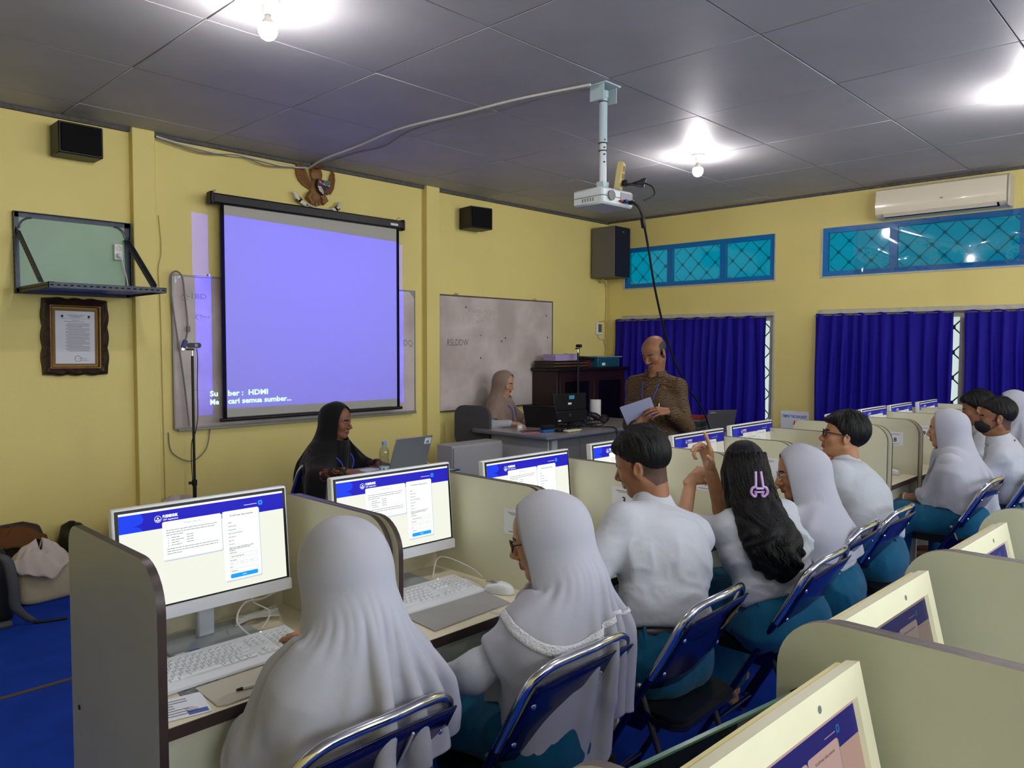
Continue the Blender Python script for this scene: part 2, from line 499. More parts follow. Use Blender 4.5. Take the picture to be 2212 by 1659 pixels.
# curtains on thin rails
def curtain_mat():
    m = bpy.data.materials.new('royal_blue_curtain_cloth'); m.use_nodes = True
    nt = m.node_tree; b = nt.nodes['Principled BSDF']
    b.inputs['Base Color'].default_value = (*rgb(24, 14, 132), 1); b.inputs['Roughness'].default_value = .6
    b.inputs['Specular IOR Level'].default_value = .15
    tl = nt.nodes.new('ShaderNodeBsdfTranslucent'); tl.inputs[0].default_value = (*rgb(40, 20, 170), 1)
    mx = nt.nodes.new('ShaderNodeMixShader'); mx.inputs[0].default_value = .12
    nt.links.new(b.outputs[0], mx.inputs[1]); nt.links.new(tl.outputs[0], mx.inputs[2])
    nt.links.new(mx.outputs[0], nt.nodes['Material Output'].inputs[0])
    return m
CURT = curtain_mat()
def curtain(label, y0, y1, seed, ztop=1.925, zbot=.60, flare=.0):
    t = thing('curtain', label, 'curtain', (XR - .075, 0, 0), group='blue curtains on the right wall')
    R = random.Random(seed); L = y1 - y0
    ph = [R.uniform(0, 6.28) for _ in range(6)]
    nu, nv = int(L / .011), 26
    def fn(u, v):
        z = ztop + (zbot - ztop) * v
        y = y0 + L * u
        amp = .010 + .020 * min(1, v * 3.0)
        s = y * 58 + 1.6 * sin(y * 7 + ph[0]) + .5 * sin(v * 4 + ph[1] + y * 5)
        d = amp * (sin(s) * .75 + .35 * sin(s * .47 + ph[2] + v * .8) + .25 * sin(s * 1.9 + ph[3]))
        d += .012 * sin(v * 5 + y * 9 + ph[4]) * v
        zz = z + (.010 * sin(s * .5 + ph[5]) if v < .04 else 0)
        if v < .04: d += .004 * sin(y * 210)
        return (d, y + .012 * sin(s * .5 + v * 3) * v - flare * v * (1 - u), zz)
    MB().grid(fn, nu, nv).build('cloth', CURT, t, angle=180)
    m = MB(); m.tube([(0, y0 - .01, ztop - .012), (0, y1 + .01, ztop - .012)], .006, 8); m.build('curtain_rail', STEEL, t)
    return t
curtain('blue curtain behind the standing man in the brown shirt', 3.66, 5.62, 1)
curtain('wide blue curtain hanging beneath the air conditioner', 1.90, 3.14, 2)
curtain('blue curtain at the right edge, beyond the bright gap', .80, 1.815, 3)

# ------------------------------------------------------------------ ceiling bulbs
BULB = emat('lit_bulb', (1.0, 0.95, 0.97), BULB_STRENGTH)
SOCK = mat('white_ceramic', rgb(214, 212, 202), 0.4)
def bulb(label, x, y):
    t = thing('ceiling_bulb', label, 'light bulb', (x, y, ZC), group='bare bulbs on the ceiling')
    MB().lathe([(.055, .002), (.055, -.008), (.050, -.016), (.026, -.024), (.024, -.058), (.018, -.062)], n=24).build('lamp_holder', SOCK, t)
    MB().lathe([(.013, -.062), (.015, -.074), (.024, -.088), (.035, -.104)], n=24).build('bulb_base', SOCK, t)
    MB().lathe([(.0352, -.1042), (.0405, -.116), (.042, -.130), (.038, -.148), (.028, -.162), (.014, -.170), (.002, -.172)], n=24).build('bulb', BULB, t)
bulb('bare lit bulb at the top edge, above the projection screen', 1.775, 3.22)
bulb('bare lit bulb on the ceiling just right of the projector', 5.54, 3.24)
bulb('bare bulb lighting the ceiling beyond the right edge', 5.50, .97)
bulb('bare bulb on the ceiling right above the camera', 1.775, .97)
bulb('added fill bulb on the ceiling behind the camera, window side', 5.50, -1.4)  # unseen bulb, put in as fill from behind the camera
bulb('added fill bulb on the ceiling behind the camera, left side', 1.775, -1.4)  # its left-hand partner, also unseen and added as fill

# ------------------------------------------------------------------ wall speakers, emblem, screen, boards
def wall_speaker(label, x0, x1, z0, z1, dep, rz, side=BLACK, front=BLACKMATT, y=YF):
    xc = (x0 + x1) / 2; w = (x1 - x0) / 2
    t = thing('wall_speaker', label, 'speaker', (xc, y - .03, z0), rz)
    h = z1 - z0
    MB().rbox(-w, w, -dep, 0, 0, h, .006).build('cabinet', side, t)
    MB().rbox(-w + .012, w - .012, -dep - .012, -dep - .0005, .012, h - .012, .006).build('speaker_grille', front, t)
    MB().rbox(-.03, .03, .001, .029, h * .4, h * .6, .003).build('wall_bracket', DGREY, t)
    return t
wall_speaker('black wide speaker high on the left of the front wall', 1.60, 1.87, 2.85, 3.055, .17, 0)
wall_speaker('small black angled speaker above the bare whiteboard', 5.27, 5.54, 2.775, 2.99, .20, RAD(-8))
t = thing('corner_speaker', 'tall grey speaker with dark front in the room corner', 'speaker', (7.56, 5.765, 2.425))
MB().rbox(-.15, .15, -.34, 0, 0, .60, .006).build('cabinet', mat('grey_speaker_side', rgb(104, 100, 92), .6), t)
MB().rbox(-.146, .146, -.356, -.341, .006, .594, .005).build('speaker_grille', mat('navy_speaker_cloth', rgb(14, 17, 40), .85, bump=.3, bscale=500), t)
MB().rbox(-.02, .02, -.3575, -.3565, .53, .545, .0004).build('badge', STEEL, t)
MB().box(-.1, .1, .001, .034, .2, .4).build('wall_bracket', DGREY, t)

# garuda emblem: wings, body, shield, legs, tail and ribbon with its motto
WOOD = mat('carved_brown_wood', rgb(132, 88, 34), .5, noise=.25, nscale=60, bump=.1, bscale=200)
WOODD = mat('dark_brown_wood', rgb(72, 44, 20), .5)
t = thing('wall_emblem', 'carved wooden eagle emblem with shield above the screen', 'emblem', (3.612, YF - .004, 2.965))
t.scale = (1.72, 1.3, 1.40)
S = .00034 * 1.0
def E_(px, py): return ((px - 735) * .000232, (850 - py) * .000232)
def feather_wing(name, sgn, pts, nf, root, mirror=None):
    m = MB(); m.prism(pts, -.012, 'y', -.004, 0)
    m.build(name, WOOD, t)
wl = [E_(*p) for p in [(350, 225), (300, 330), (262, 480), (270, 650), (330, 790), (430, 900), (560, 970), (650, 960), (655, 820), (560, 680), (500, 520), (430, 380)]]
wr = [E_(*p) for p in [(1155, 360), (1200, 480), (1212, 640), (1180, 860), (1110, 1000), (1020, 1050), (985, 1000), (1000, 820), (1060, 660), (1100, 520), (1130, 450)]]
for nm, pts, root in (('wing', wl, E_(600, 500)), ('wing', wr, E_(1090, 600))):
    m = MB(); m.prism(pts, -.014, 'y', -.004)
    w = m.build(nm, WOOD, t)
    cx = sum(p[0] for p in pts) / len(pts); cz = sum(p[1] for p in pts) / len(pts)
    x0, x1 = min(p[0] for p in pts), max(p[0] for p in pts); z0, z1 = min(p[1] for p in pts), max(p[1] for p in pts)
    f = MB()
    def xr(z):
        xs = []
        for i in range(len(pts)):
            a, b = pts[i], pts[(i + 1) % len(pts)]
            if (a[1] - z) * (b[1] - z) < 0: xs.append(a[0] + (b[0] - a[0]) * (z - a[1]) / (b[1] - a[1]))
        return (min(xs), max(xs)) if len(xs) >= 2 else None
    n = 13
    for k in range(1, n):
        z = z0 + (z1 - z0) * k / n; r = xr(z)
        if not r or r[1] - r[0] < .01: continue
        dz = .010 * (1 if cx < 0 else 1)
        f.tube([(r[0] + .004, -.019, z + dz * .2), ((r[0] + r[1]) / 2, -.0215, z - dz * .3), (r[1] - .006, -.02, z - dz * 1.2)], [.002, .0032, .0018], 6)
    fo = f.build('feathers', WOODD if False else mat('feather_wood', rgb(112, 70, 26), .5), w); fo['kind'] = 'stuff'
m = MB(); 
m.sphere((0, -.018, .065), .040, 16, sc=(.9, .42, 1.2)); m.sphere((-.0, -.016, -.03), .05, 16, sc=(.7, .3, 1.6))
m.build('body', WOOD, t)
m = MB(); m.sphere((-.005, -.028, .113), .022, 12, sc=(1.1, .9, 1)); m.tube([(.005, -.028, .118), (.03, -.03, .122), (.046, -.03, .112)], [.014, .011, .002], 8); m.tube([(-.018, -.03, .118), (-.012, -.03, .134), (.008, -.028, .14)], [.008, .007, .002], 6)
m.build('head', mat('dark_carved_wood', rgb(88, 56, 26), .5), t)
# shield with four fields and a centre
sh = [E_(*p) for p in [(700, 705), (1000, 735), (985, 880), (940, 1010), (830, 1115), (720, 1020), (665, 880)]]
m = MB(); m.prism(sh, -.018, 'y', -.038); sd = m.build('shield', mat('shield_black', rgb(40, 30, 34), .5), t)
RED = mat('maroon_paint', rgb(96, 30, 44), .5); SW = mat('offwhite_paint', rgb(214, 208, 190), .5); GRN = mat('green_paint', rgb(60, 106, 92), .5)
def fld(nm, pts, mt, yy=-.0575):
    MB().prism([E_(*p) for p in pts], -.003, 'y', yy).build(nm, mt, sd)
fld('shield_field', [(712, 718), (840, 730), (845, 850), (700, 870), (690, 800)], RED)
fld('shield_field', [(852, 732), (990, 745), (980, 870), (850, 850)], SW)
fld('shield_field', [(690, 890), (770, 900), (830, 1010), (828, 1095), (730, 1010)], SW)
fld('shield_field', [(850, 1000), (890, 920), (970, 900), (935, 1000), (848, 1085)], RED)
fld('shield_band', [(670, 872), (985, 884), (975, 900), (675, 890)], mat('shield_black2', rgb(26, 20, 24), .5), -.0610)
MB().lathe([(.016, 0), (.016, .003)], (E_(920, 790)[0], -.061, E_(920, 790)[1]), 14, axis='y').build('tree_symbol', GRN, sd)
m = MB()
for p, q in (((720, 760), (735, 820)), ((735, 820), (750, 770)), ((750, 770), (770, 830)), ((800, 800), (812, 850)), ((812, 850), (840, 800))):
    a, b = E_(*p), E_(*q); m.tube([(a[0], -.063, a[1]), (b[0], -.063, b[1])], .0022, 5)
m.build('bull_symbol', mat('silver_paint', rgb(176, 170, 190), .5), sd)
m = MB()
for k in range(4):
    z0_ = E_(0, 930 + k * 34)[1]; x0_ = E_(715 + k * 22, 0)[0]
    m.box(x0_, x0_ + .014, -.063, -.061, z0_ - .003, z0_)
m.build('rice_symbol', mat('grey_paint', rgb(120, 110, 96), .5), sd)
m = MB()
fl_ = MB()
for sx in (-1, 1):
    m.tube([(.0 + sx * .03, -.02, -.055), (sx * .048, -.024, -.085), (sx * .03 , -.024, -.105)], [.02, .018, .012], 8)
m.build('legs', WOOD, t)
for k in range(7):
    a = (k - 3) * .17
    MB().prism([(.012 * sin(a), -.045), (.06 * sin(a) - .012, -.115), (.07 * sin(a), -.128 + .006 * abs(k - 3)), (.06 * sin(a) + .012, -.115)], -.008 - .001 * (k % 2), 'y', -.012).build('tail_feather', WOOD if k % 2 else mat('feather_wood', rgb(112, 70, 26), .5), t)
# ribbon
def arc(u):
    x = -.105 + .215 * u
    return x, -.105 - .038 * sin(pi * (u * .96 + .02)) - .018 * u
m = MB(); n = 26
def ribf(u, v):
    x, z = arc(u); dx, dz = arc(u + .01)[0] - x, arc(u + .01)[1] - z; l = math.hypot(dx, dz)
    nx, nz = -dz / l, dx / l
    w = .011 * (2 * v - 1)
    return (x + nx * w, -.036, z + nz * w)
m.grid(ribf, n, 2); 
rb = m.build('ribbon', SW, t)
md = rb.modifiers.new('thickness', 'SOLIDIFY'); md.thickness = .012; md.offset = 0
word = 'BHINNEKA TUNGGAL IKA'
m = MB()
for i, chx in enumerate(word):
    if chx == ' ': continue
    u = .19 + .66 * i / (len(word) - 1); x, z = arc(u); dx, dz = arc(u + .01)[0] - x, arc(u + .01)[1] - z
    a = math.atan2(dz, dx)
    m.text(chx, .0165, FRONT(x, -.0425, z) @ RZ(a) @ T(0, -.006, 0), bold=.0006, align='CENTER')
m.build('motto', mat('motto_brown', rgb(52, 34, 22), .6), rb)
for u0, u1 in ((-.19, .0), (1.0, 1.17)):
    m = MB(); s_ = -1 if u0 < 0 else 1
    bx, bz = arc(0 if s_ < 0 else 1)
    m.tube([(bx, -.034, bz), (bx + s_ * .012, -.034, bz + .016), (bx + s_ * .018, -.034, bz + .036), (bx + s_ * .034, -.034, bz + .042)], [.011, .012, .011, .004], 8)
    m.build('ribbon_end', SW, rb)
    m = MB(); m.box(-.014, .014, -.006, .006, -.012, .012, M=T(bx, -.036, bz + .002) @ RY(-.9 * s_ * -1)); m.build('ribbon_fold', WOODD, rb)

# projection screen
def proj_light():
    L = bpy.data.lights.new('projector_beam', 'SPOT')
    L.energy = PROJ_POWER; L.spot_size = RAD(75); L.spot_blend = 0; L.shadow_soft_size = .006
    L.color = (1, 1, 1)
    L.use_nodes = True
    nt = L.node_tree
    em = nt.nodes['Emission']
    g = nt.nodes.new('ShaderNodeNewGeometry')
    sp = nt.nodes.new('ShaderNodeSeparateXYZ'); nt.links.new(g.outputs['Incoming'], sp.inputs[0])
    def M_(op, a, b=None, c=None):
        n = nt.nodes.new('ShaderNodeMath'); n.operation = op
        for i, v in enumerate((a, b, c)):
            if v is None: continue
            if isinstance(v, (int, float)): n.inputs[i].default_value = v
            else: nt.links.new(v, n.inputs[i])
        return n.outputs[0]
    yabs = sp.outputs[1]
    px = M_('DIVIDE', sp.outputs[0], yabs); pz = M_('DIVIDE', sp.outputs[2], yabs)
    D = 5.68 - PL[1]
    def cx(x): return (x - PL[0]) / D
    def cz(z): return (z - PL[2]) / D
    l = M_('GREATER_THAN', px, cx(2.593)); r = M_('LESS_THAN', px, cx(4.515))
    zt0, zt1 = cz(2.602), cz(2.552); sl = (zt1 - zt0) / (cx(4.515) - cx(2.593))
    tz = M_('ADD', M_('MULTIPLY', M_('SUBTRACT', px, cx(2.593)), sl), zt0)
    tp = M_('LESS_THAN', pz, tz)
    bt = M_('GREATER_THAN', pz, cz(1.112))
    msk = M_('MULTIPLY', M_('MULTIPLY', l, r), M_('MULTIPLY', tp, bt))
    em.inputs['Color'].default_value = (.035, .02, 1.0, 1)
    nt.links.new(msk, em.inputs['Strength'])
    o = bpy.data.objects.new('projector_beam', L); COL.objects.link(o)
    o.location = PL; o.rotation_euler = (RAD(90), 0, 0)
    return o
PL = (3.62, 3.02, 2.47)

t = thing('projection_screen', 'pull-down projection screen lit with a blue image', 'screen', (0, 0, 0))
ys_ = 5.68
m = MB(); m.rbox(2.645, 4.455, ys_ - .035, ys_ + .03, 2.672, 2.75, .012); m.build('screen_case', BLACK, t)
m = MB()
for x in (2.635, 4.447): m.rbox(x - .012, x + .022, ys_ - .042, ys_ + .036, 2.662, 2.76, .01)
m.build('end_cap', BLACK, t)
SCRN = mat('matt_screen_fabric', rgb(176, 173, 162), .75, spec=.2)
MB().box(2.745, 4.39, ys_ - .001, ys_ + .001, 1.045, 2.68).build('screen_fabric', SCRN, t, smooth=False)
m = MB(); m.box(2.715, 2.745, ys_ - .002, ys_ + .002, 1.03, 2.68); m.box(4.39, 4.42, ys_ - .002, ys_ + .002, 1.03, 2.68); m.build('black_border', BLACKMATT, t, smooth=False)
m = MB(); m.cyl((2.69, ys_, 1.025), (4.445, ys_, 1.025), .014, 12); m.build('bottom_bar', BLACK, t)
MB().rbox(4.30, 4.385, ys_ - .0365, ys_ - .0355, 2.695, 2.715, .0004).build('sticker', PAPER, t)
m = MB()
for x in (2.68, 4.43): m.box(x - .01, x + .01, ys_ + .0305, YF - .002, 2.70, 2.735); m.tube([(x, ys_, 2.755), (x, ys_ - .005, 2.775), (x, ys_ + .02, 2.78), (x, ys_ + .05, 2.762)], .003, 6)
m.build('wall_hook', STEEL, t)
PTXT = emat('glowing_projected_letters', (.55, 1.0, .95), 1.15)  # letters glow as meshes, standing in for light the beam would cast
for w_, z_, l_ in (('ber :  HDMI', 1.212, .335), ('cari semua sumber...', 1.15, .545)): MB().text(w_, .058, FRONT(2.752, ys_ - .003, z_), bold=.0012, width=l_).build('glowing_projected_letters', PTXT, t, smooth=False)

# whiteboard behind the screen
WB = mat('stained_whiteboard', rgb(204, 192, 186), .4, spec=.4, col2=rgb(178, 164, 156), nscale=3.0, detail=8)
WBF = mat('aluminium_frame', rgb(150, 148, 140), .45, metal=.4)
def smudge(m, x, y, z, n, w, h, seed):
    R = random.Random(seed)
    for k in range(n):
        a, b = x + R.uniform(0, w), z + R.uniform(0, h)
        l = R.uniform(.006, .03); th = R.uniform(-1.6, 1.6)
        m.tube([(a, y, b), (a + l * cos(th), y, b + l * sin(th) * .7)], .0018, 4)
def whiteboard(label, x0, x1, z0, z1, frame):
    t = thing('whiteboard', label, 'whiteboard', (0, 0, 0))
    y = YF - .022
    MB().box(x0 + .012, x1 - .012, y, YF - .002, z0 + .012, z1 - .012).build('board', WB, t, smooth=False)
    m = MB()
    m.rbox(x0, x1, y - .006, YF - .002, z1 - .014, z1, .003); m.rbox(x0, x1, y - .006, YF - .002, z0, z0 + .014, .003)
    m.rbox(x0, x0 + .014, y - .0055, YF - .002, z0 + .014, z1 - .014, .003); m.rbox(x1 - .014, x1, y - .0055, YF - .002, z0 + .014, z1 - .014, .003)
    m.build('frame', frame, t)
    return t, y - .001
t, y = whiteboard('whiteboard partly hidden behind the projection screen', 2.378, 4.69, .967, 2.13, WBF)
m = MB(); m.rbox(2.40, 4.68, y - .03, y - .006, .955, .972, .003); m.build('pen_tray', WBF, t)
m = MB()
for a, b in ((2.40, .0), (4.62, 0)): m.prism([(a, 2.118), (a + .05, 2.118), (a, 2.06)] if a < 3 else [(a, 2.118), (a + .055, 2.118), (a + .055, 2.055)], -.004, 'y', y)
m.build('corner_plate', STEEL, t)
m = MB(); m.text('-1BD', .055, FRONT(2.49, y, 1.955), bold=.0005, width=.15); smudge(m, 2.44, y, 1.94, 6, .06, .05, 4); m.text('DQ', .085, FRONT(4.54, y, 1.60), bold=.0004, width=.11)
m.build('marker_writing', mat('faded_blue_marker', rgb(142, 134, 142), .7), t, smooth=False)
m = MB(); smudge(m, 2.55, y, 1.80, 18, .12, .035, 8); smudge(m, 2.46, y, 1.2, 4, .3, .25, 3); o = m.build('marker_smudges', mat('faded_red_marker', rgb(182, 152, 146), .7), t); o['kind'] = 'stuff'
for w_, z_, l_ in (('Su', 1.207, .064), ('Me', 1.142, .07)): MB().text(w_, .058, FRONT(2.655, y - .001, z_), bold=.0012, width=l_).build('glowing_projected_letters', PTXT, t, smooth=False)  # start of the same glowing lines, set on the board as meshes
m = MB(); m.box(2.66, 2.672, y - .004, YF, 2.13, 2.148); m.build('hanger', STEEL, t)
t, y = whiteboard('bare whiteboard on the wall right of the screen', 4.985, 6.71, .94, 2.115, mat('dark_frame', rgb(84, 76, 70), .5))
m = MB(); m.text('RSLDDW', .095, FRONT(5.09, y, 1.605), width=.29); m.build('marker_writing', mat('faint_pencil', rgb(112, 102, 98), .7), t, smooth=False)
m = MB(); m.text('YEN E', .07, FRONT(5.62, y, 1.93), width=.3); m.text('arc', .06, FRONT(5.49, y, 1.84), width=.1); m.text('Tan', .06, FRONT(5.35, y, 1.95), width=.2); smudge(m, 5.3, y, 1.86, 26, .5, .16, 21); smudge(m, 6.45, y, 1.52, 5, .06, .06, 2)
o = m.build('faint_writing', mat('wiped_writing', rgb(176, 162, 154), .7), t, smooth=False); o['kind'] = 'stuff'
m = MB(); R = random.Random(3)
for (a, b) in ((5.56, 1.71), (5.93, 1.69), (5.87, 1.655), (5.56, 1.475), (5.35, 2.0), (6.62, 1.7), (6.6, 1.95)): m.prism([(a + .008 * cos(k) * R.uniform(.5, 1.4), b + .010 * sin(k) * R.uniform(.5, 1.5)) for k in (0, 1.2, 2.4, 3.6, 4.9)], -.0012, 'y', y + .001)
o = m.build('dark_marks', INK, t); o['kind'] = 'stuff'
m = MB()
for a in (5.22, 6.40): m.tube([(a - .03, y, 2.112), (a - .01, y, 2.135), (a + .015, y - .004, 2.118), (a + .03, y, 2.13)], .003, 5)
m.build('hanger', STEEL, t)

# angle-iron TV shelf on the left of the front wall, wall patch painted green behind it
ANG = mat('grey_angle_iron', rgb(72, 76, 84), .5, metal=.5, noise=.2, nscale=30)
t = thing('tv_shelf', 'empty angle-iron TV shelf with blue underside on the wall', 'shelf', (0, 0, 0))
MB().box(1.375, 2.095, YF - .006, YF - .001, 1.935, 2.465).build('painted_panel', mat('pale_green_paint', rgb(150, 178, 150), .5, noise=.08, nscale=4), t, smooth=False)
def angle_bar(nm, a, b, w=.034, th=.004, slots=True, side=Vector((0, -1, 0)), up=None):
    """L-section bar with a row of slots"""
    a, b = Vector(a), Vector(b); d = (b - a); L = d.length; d.normalize()
    s = side - d * side.dot(d); s.normalize(); u = d.cross(s)
    if up is not None and u.dot(up) < 0: u = -u
    M = Matrix(((d.x, s.x, u.x, a.x), (d.y, s.y, u.y, a.y), (d.z, s.z, u.z, a.z), (0, 0, 0, 1)))
    m = MB(); m.box(0, L, 0, w, 0, th, M=M); m.box(0, L, 0, th, th, w, M=M)
    m.cur = 1
    n = int(L / .036)
    for k in range(n):
        x = (k + .5) * L / n
        m.box(x - .009, x + .009, -.0008, .0008, w * .42, w * .62, M=M)
        m.box(x - .009, x + .009, w * .42, w * .62, -.0008, .0008, M=M)
    m.build(nm, [ANG, BLACKMATT], t)
V = Vector
zt, zb = 2.465, 1.935
yb_ = YF - .007
for a, b, up in (((1.375, yb_, zt), (2.095, yb_, zt), V((0, 0, -1))), ((1.375, yb_, zb), (2.095, yb_, zb), V((0, 0, 1))), ((1.375, yb_, zb), (1.375, yb_, zt), V((1, 0, 0))), ((2.095, yb_, zb), (2.095, yb_, zt), V((-1, 0, 0)))):
    angle_bar('wall_frame_bar', a, b, up=up)
for a, b, up in (((1.39, 5.12, 1.975), (2.075, 5.12, 1.975), V((0, 0, -1))), ((1.39, 5.12, 1.975), (1.39, yb_ - .04, 1.975), V((0, 0, -1))), ((2.075, 5.12, 1.975), (2.075, yb_ - .04, 1.975), V((0, 0, -1)))):
    angle_bar('shelf_bar', a, b, side=V((0, 1, 0)) if abs(b[0] - a[0]) > .1 else V((1 if a[0] < 1.6 else -1, 0, 0)), up=up)
MB().box(1.40, 2.065, 5.13, yb_ - .042, 1.955, 1.972).build('shelf_board', mat('blue_board', rgb(30, 74, 190), .5), t, smooth=False)
for x in (1.385, 2.08):
    angle_bar('strut', (x, yb_ - .01, 2.34), (x, 5.30, 1.98), w=.03, side=V((1 if x < 1.6 else -1, 0, 0)), up=V((0, -1, 1)))
m = MB()
for x, z, a0 in ((1.41, 2.43, pi / 2), (2.06, 2.43, 0)):
    m.tube([(x + (.07 if a0 else -.07) + .07 * cos(a0 + k * pi / 16), yb_ - .012, z - .07 + .07 * sin(a0 + k * pi / 16)) for k in range(9)], .006, 6)
m.build('corner_brace', STEEL, t)
t = thing('wall_socket', 'double wall socket on the green patch above the shelf', 'socket', (2.01, YF - .007, 2.255))
MB().rbox(-.028, .028, -.03, 0, -.055, .055, .004).build('socket_body', WHITE, t)
for z in (.026, -.026):
    MB().lathe([(.021, 0), (.021, .004), (.017, .004), (.016, .0015)], (0, -.03, z), 16, axis='y').build('socket_face', mat('socket_cream', rgb(206, 200, 186), .4), t)
MB().lathe([(.017, 0), (.016, .022), (.008, .03)], (0, -.034, -.026), 14, axis='y').build('plug', WHITE, t)
MB().tube(catmull([(0, -.06, -.03), (.02, -.05, -.09), (.045, -.04, -.18), (.06, -.03, -.27)], 6), .004, 6).build('plug_cable', WIRE_W, t)

# framed notice under the shelf
t = thing('framed_notice', 'typed notice in an ornate dark gold frame', 'picture frame', (1.727, YF - .002, 1.655), rot=(0, RAD(.6), 0))
FRM = mat('dark_gilt_wood', rgb(52, 32, 14), .35, noise=.5, nscale=25, bump=.3, bscale=90)
GLD = mat('old_gold', rgb(128, 86, 22), .35, metal=.3, noise=.3, nscale=30)
W_, H_ = .205, .262
m = MB()
def frame_loop(w, h, prof, wavy=0.0):
    """profile (offset outwards, height) swept round a rectangle with slightly wavy outer edge"""
    path = []
    for ax, ay, bx, by, n in ((-w, -h, w, -h, 20), (w, -h, w, h, 24), (w, h, -w, h, 20), (-w, h, -w, -h, 24)):
        for k in range(n): path.append((ax + (bx - ax) * k / n, ay + (by - ay) * k / n, k / n))
    N = len(path); vs = []; fs = []; P = len(prof)
    for (x, z, u) in path:
        sx = x / w; sz = z / h
        for (o, d) in prof:
            k = o + (wavy * (abs(math.sin(u * pi * 3)) - .5) if o > .02 else 0)
            vs.append((x + k * max(-1, min(1, sx * 1.0)) * (1 if abs(sx) > .995 else 0) + 0, -d, z + k * (1 if abs(sz) > .995 else 0) * (1 if sz > 0 else -1)))
    for i in range(N):
        j = (i + 1) % N
        for p in range(P - 1): fs.append((i * P + p, j * P + p, j * P + p + 1, i * P + p + 1))
    return vs, fs
m.add(*frame_loop(W_ - .05, H_ - .05, [(0, .0), (0, .022), (.012, .03), (.02, .034), (.032, .042), (.045, .036), (.052, .0)], .010))
m.build('frame', FRM, t)
m = MB(); m.add(*frame_loop(W_ - .062, H_ - .062, [(0, .004), (0, .012), (.008, .022), (.014, .023)])); m.build('gold_liner', GLD, t)
MB().box(-.138, .138, -.006, -.001, -.196, .196).build('backing', mat('mustard_mount', rgb(120, 84, 22), .6), t, smooth=False)
MB().box(-.122, .122, -.0078, -.0065, -.182, .176).build('paper', mat('notice_paper', rgb(206, 206, 212), .6), t, smooth=False)
m = MB(); R = random.Random(5)
def tline(x0, x1, z, h=.0028): m.box(x0, x1, -.0086, -.0080, z, z + h)
tline(-.05, .06, .148); tline(-.035, .045, .14); tline(-.03, .03, .132); tline(-.095, .09, .124, .0012)
tline(-.02, .025, .112); tline(-.07, .055, .103)
for k in range(25):
    x0 = -.06 + (.012 * (k % 3 == 0)); tline(x0, .09 - R.uniform(0, .05) * (k % 4 == 3), .09 - k * .0078)
tline(.02, .07, -.147); tline(.03, .08, -.16)
o = m.build('printed_lines', INKGREY, t, smooth=False); o['kind'] = 'stuff'
m = MB()
for x in (-.08, .085): m.prism([(x - .007, .148), (x + .007, .148), (x + .007, .136), (x, .128), (x - .007, .136)], -.0006, 'y', -.008)
m.build('printed_crest', INK, t)
m = MB(); m.tube([(.015 + .02 * cos(a * pi / 10), -.0086, -.148 + .02 * sin(a * pi / 10)) for a in range(20)], .0012, 4, closed=True); m.build('stamp', mat('stamp_ink', rgb(92, 84, 120), .6), t)

# coiled grey video cable hung over the whiteboard corner
t = thing('video_cable', 'grey video cable looped over the whiteboard corner', 'cable', (0, 0, 0))
MB().tube(catmull([(2.47, 5.725, .99), (2.44, 5.74, 1.35), (2.375, 5.74, 1.85), (2.352, 5.735, 2.08), (2.385, 5.725, 2.145), (2.435, 5.725, 2.11), (2.455, 5.73, 1.97), (2.475, 5.735, 1.75), (2.455, 5.73, 1.635)], 8), .0065, 8).build('cable', WIRE_G, t)
MB().rbox(2.465, 2.49, 5.72, 5.745, 1.70, 1.745, .004).build('ferrite', WIRE_G, t)
MB().rbox(-.017, .017, -.008, .008, -.03, .03, .003, M=T(2.445, 5.725, 1.61) @ RY(.35)).build('plug', mat('blue_vga_plug', rgb(22, 44, 110), .4), t)
MB().rbox(-.012, .012, -.005, .005, -.05, -.03, .002, M=T(2.445, 5.725, 1.61) @ RY(.35)).build('plug_tip', CHROME, t)
# loose wires along the ceiling edge and the conduit in the corner
t = thing('ceiling_wiring', 'loose pale wires sagging below the ceiling along the front wall', 'cable', (0, 0, 0))
MB().tube(catmull([(2.28, 5.755, 3.11), (2.5, 5.745, 3.085), (2.8, 5.745, 3.07), (3.0, 5.745, 3.085), (3.3, 5.745, 3.07), (3.52, 5.72, 3.085)], 8), .006, 6).build('wire', WIRE_W, t)
MB().tube(catmull([(2.28, 5.75, 3.095), (2.6, 5.742, 3.05), (2.9, 5.742, 3.082), (3.15, 5.742, 3.045), (3.5, 5.735, 3.09)], 8), .005, 6).build('wire', WIRE_G, t)
t = thing('projector_wiring', 'twin cable running along the ceiling to the projector pole', 'cable', (0, 0, 0))
MB().tube(catmull([(3.50, 5.70, 3.08), (3.46, 5.40, 3.10), (3.47, 4.95, 3.125), (3.40, 4.35, 3.125), (3.46, 3.75, 3.125), (3.50, 3.3, 3.125), (3.575, 2.80, 3.115)], 10), .008, 8).build('wire', WIRE_W, t)
MB().tube(catmull([(3.50, 5.70, 3.07), (3.56, 5.2, 3.12), (3.62, 4.85, 3.128), (3.47, 4.3, 3.122), (3.50, 3.75, 3.118), (3.53, 3.3, 3.115), (3.575, 2.82, 3.105)], 10), .005, 6).build('wire', WIRE_G, t)
t = thing('wall_conduit', 'thin conduit running down the wall corner from the speaker', 'cable', (0, 0, 0))
MB().tube(catmull([(7.56, 5.70, 2.43), (7.60, 5.775, 2.39), (7.735, 5.785, 2.36), (7.738, 5.785, 1.95), (7.70, 5.785, 1.92), (7.60, 5.785, 1.90)], 6), .009, 8).build('conduit', mat('yellowed_conduit', rgb(196, 180, 110), .5), t)
MB().tube([(7.74, 5.783, 1.98), (7.74, 5.783, 1.3)], .008, 8).build('conduit', mat('yellowed_conduit', rgb(196, 180, 110), .5), t)
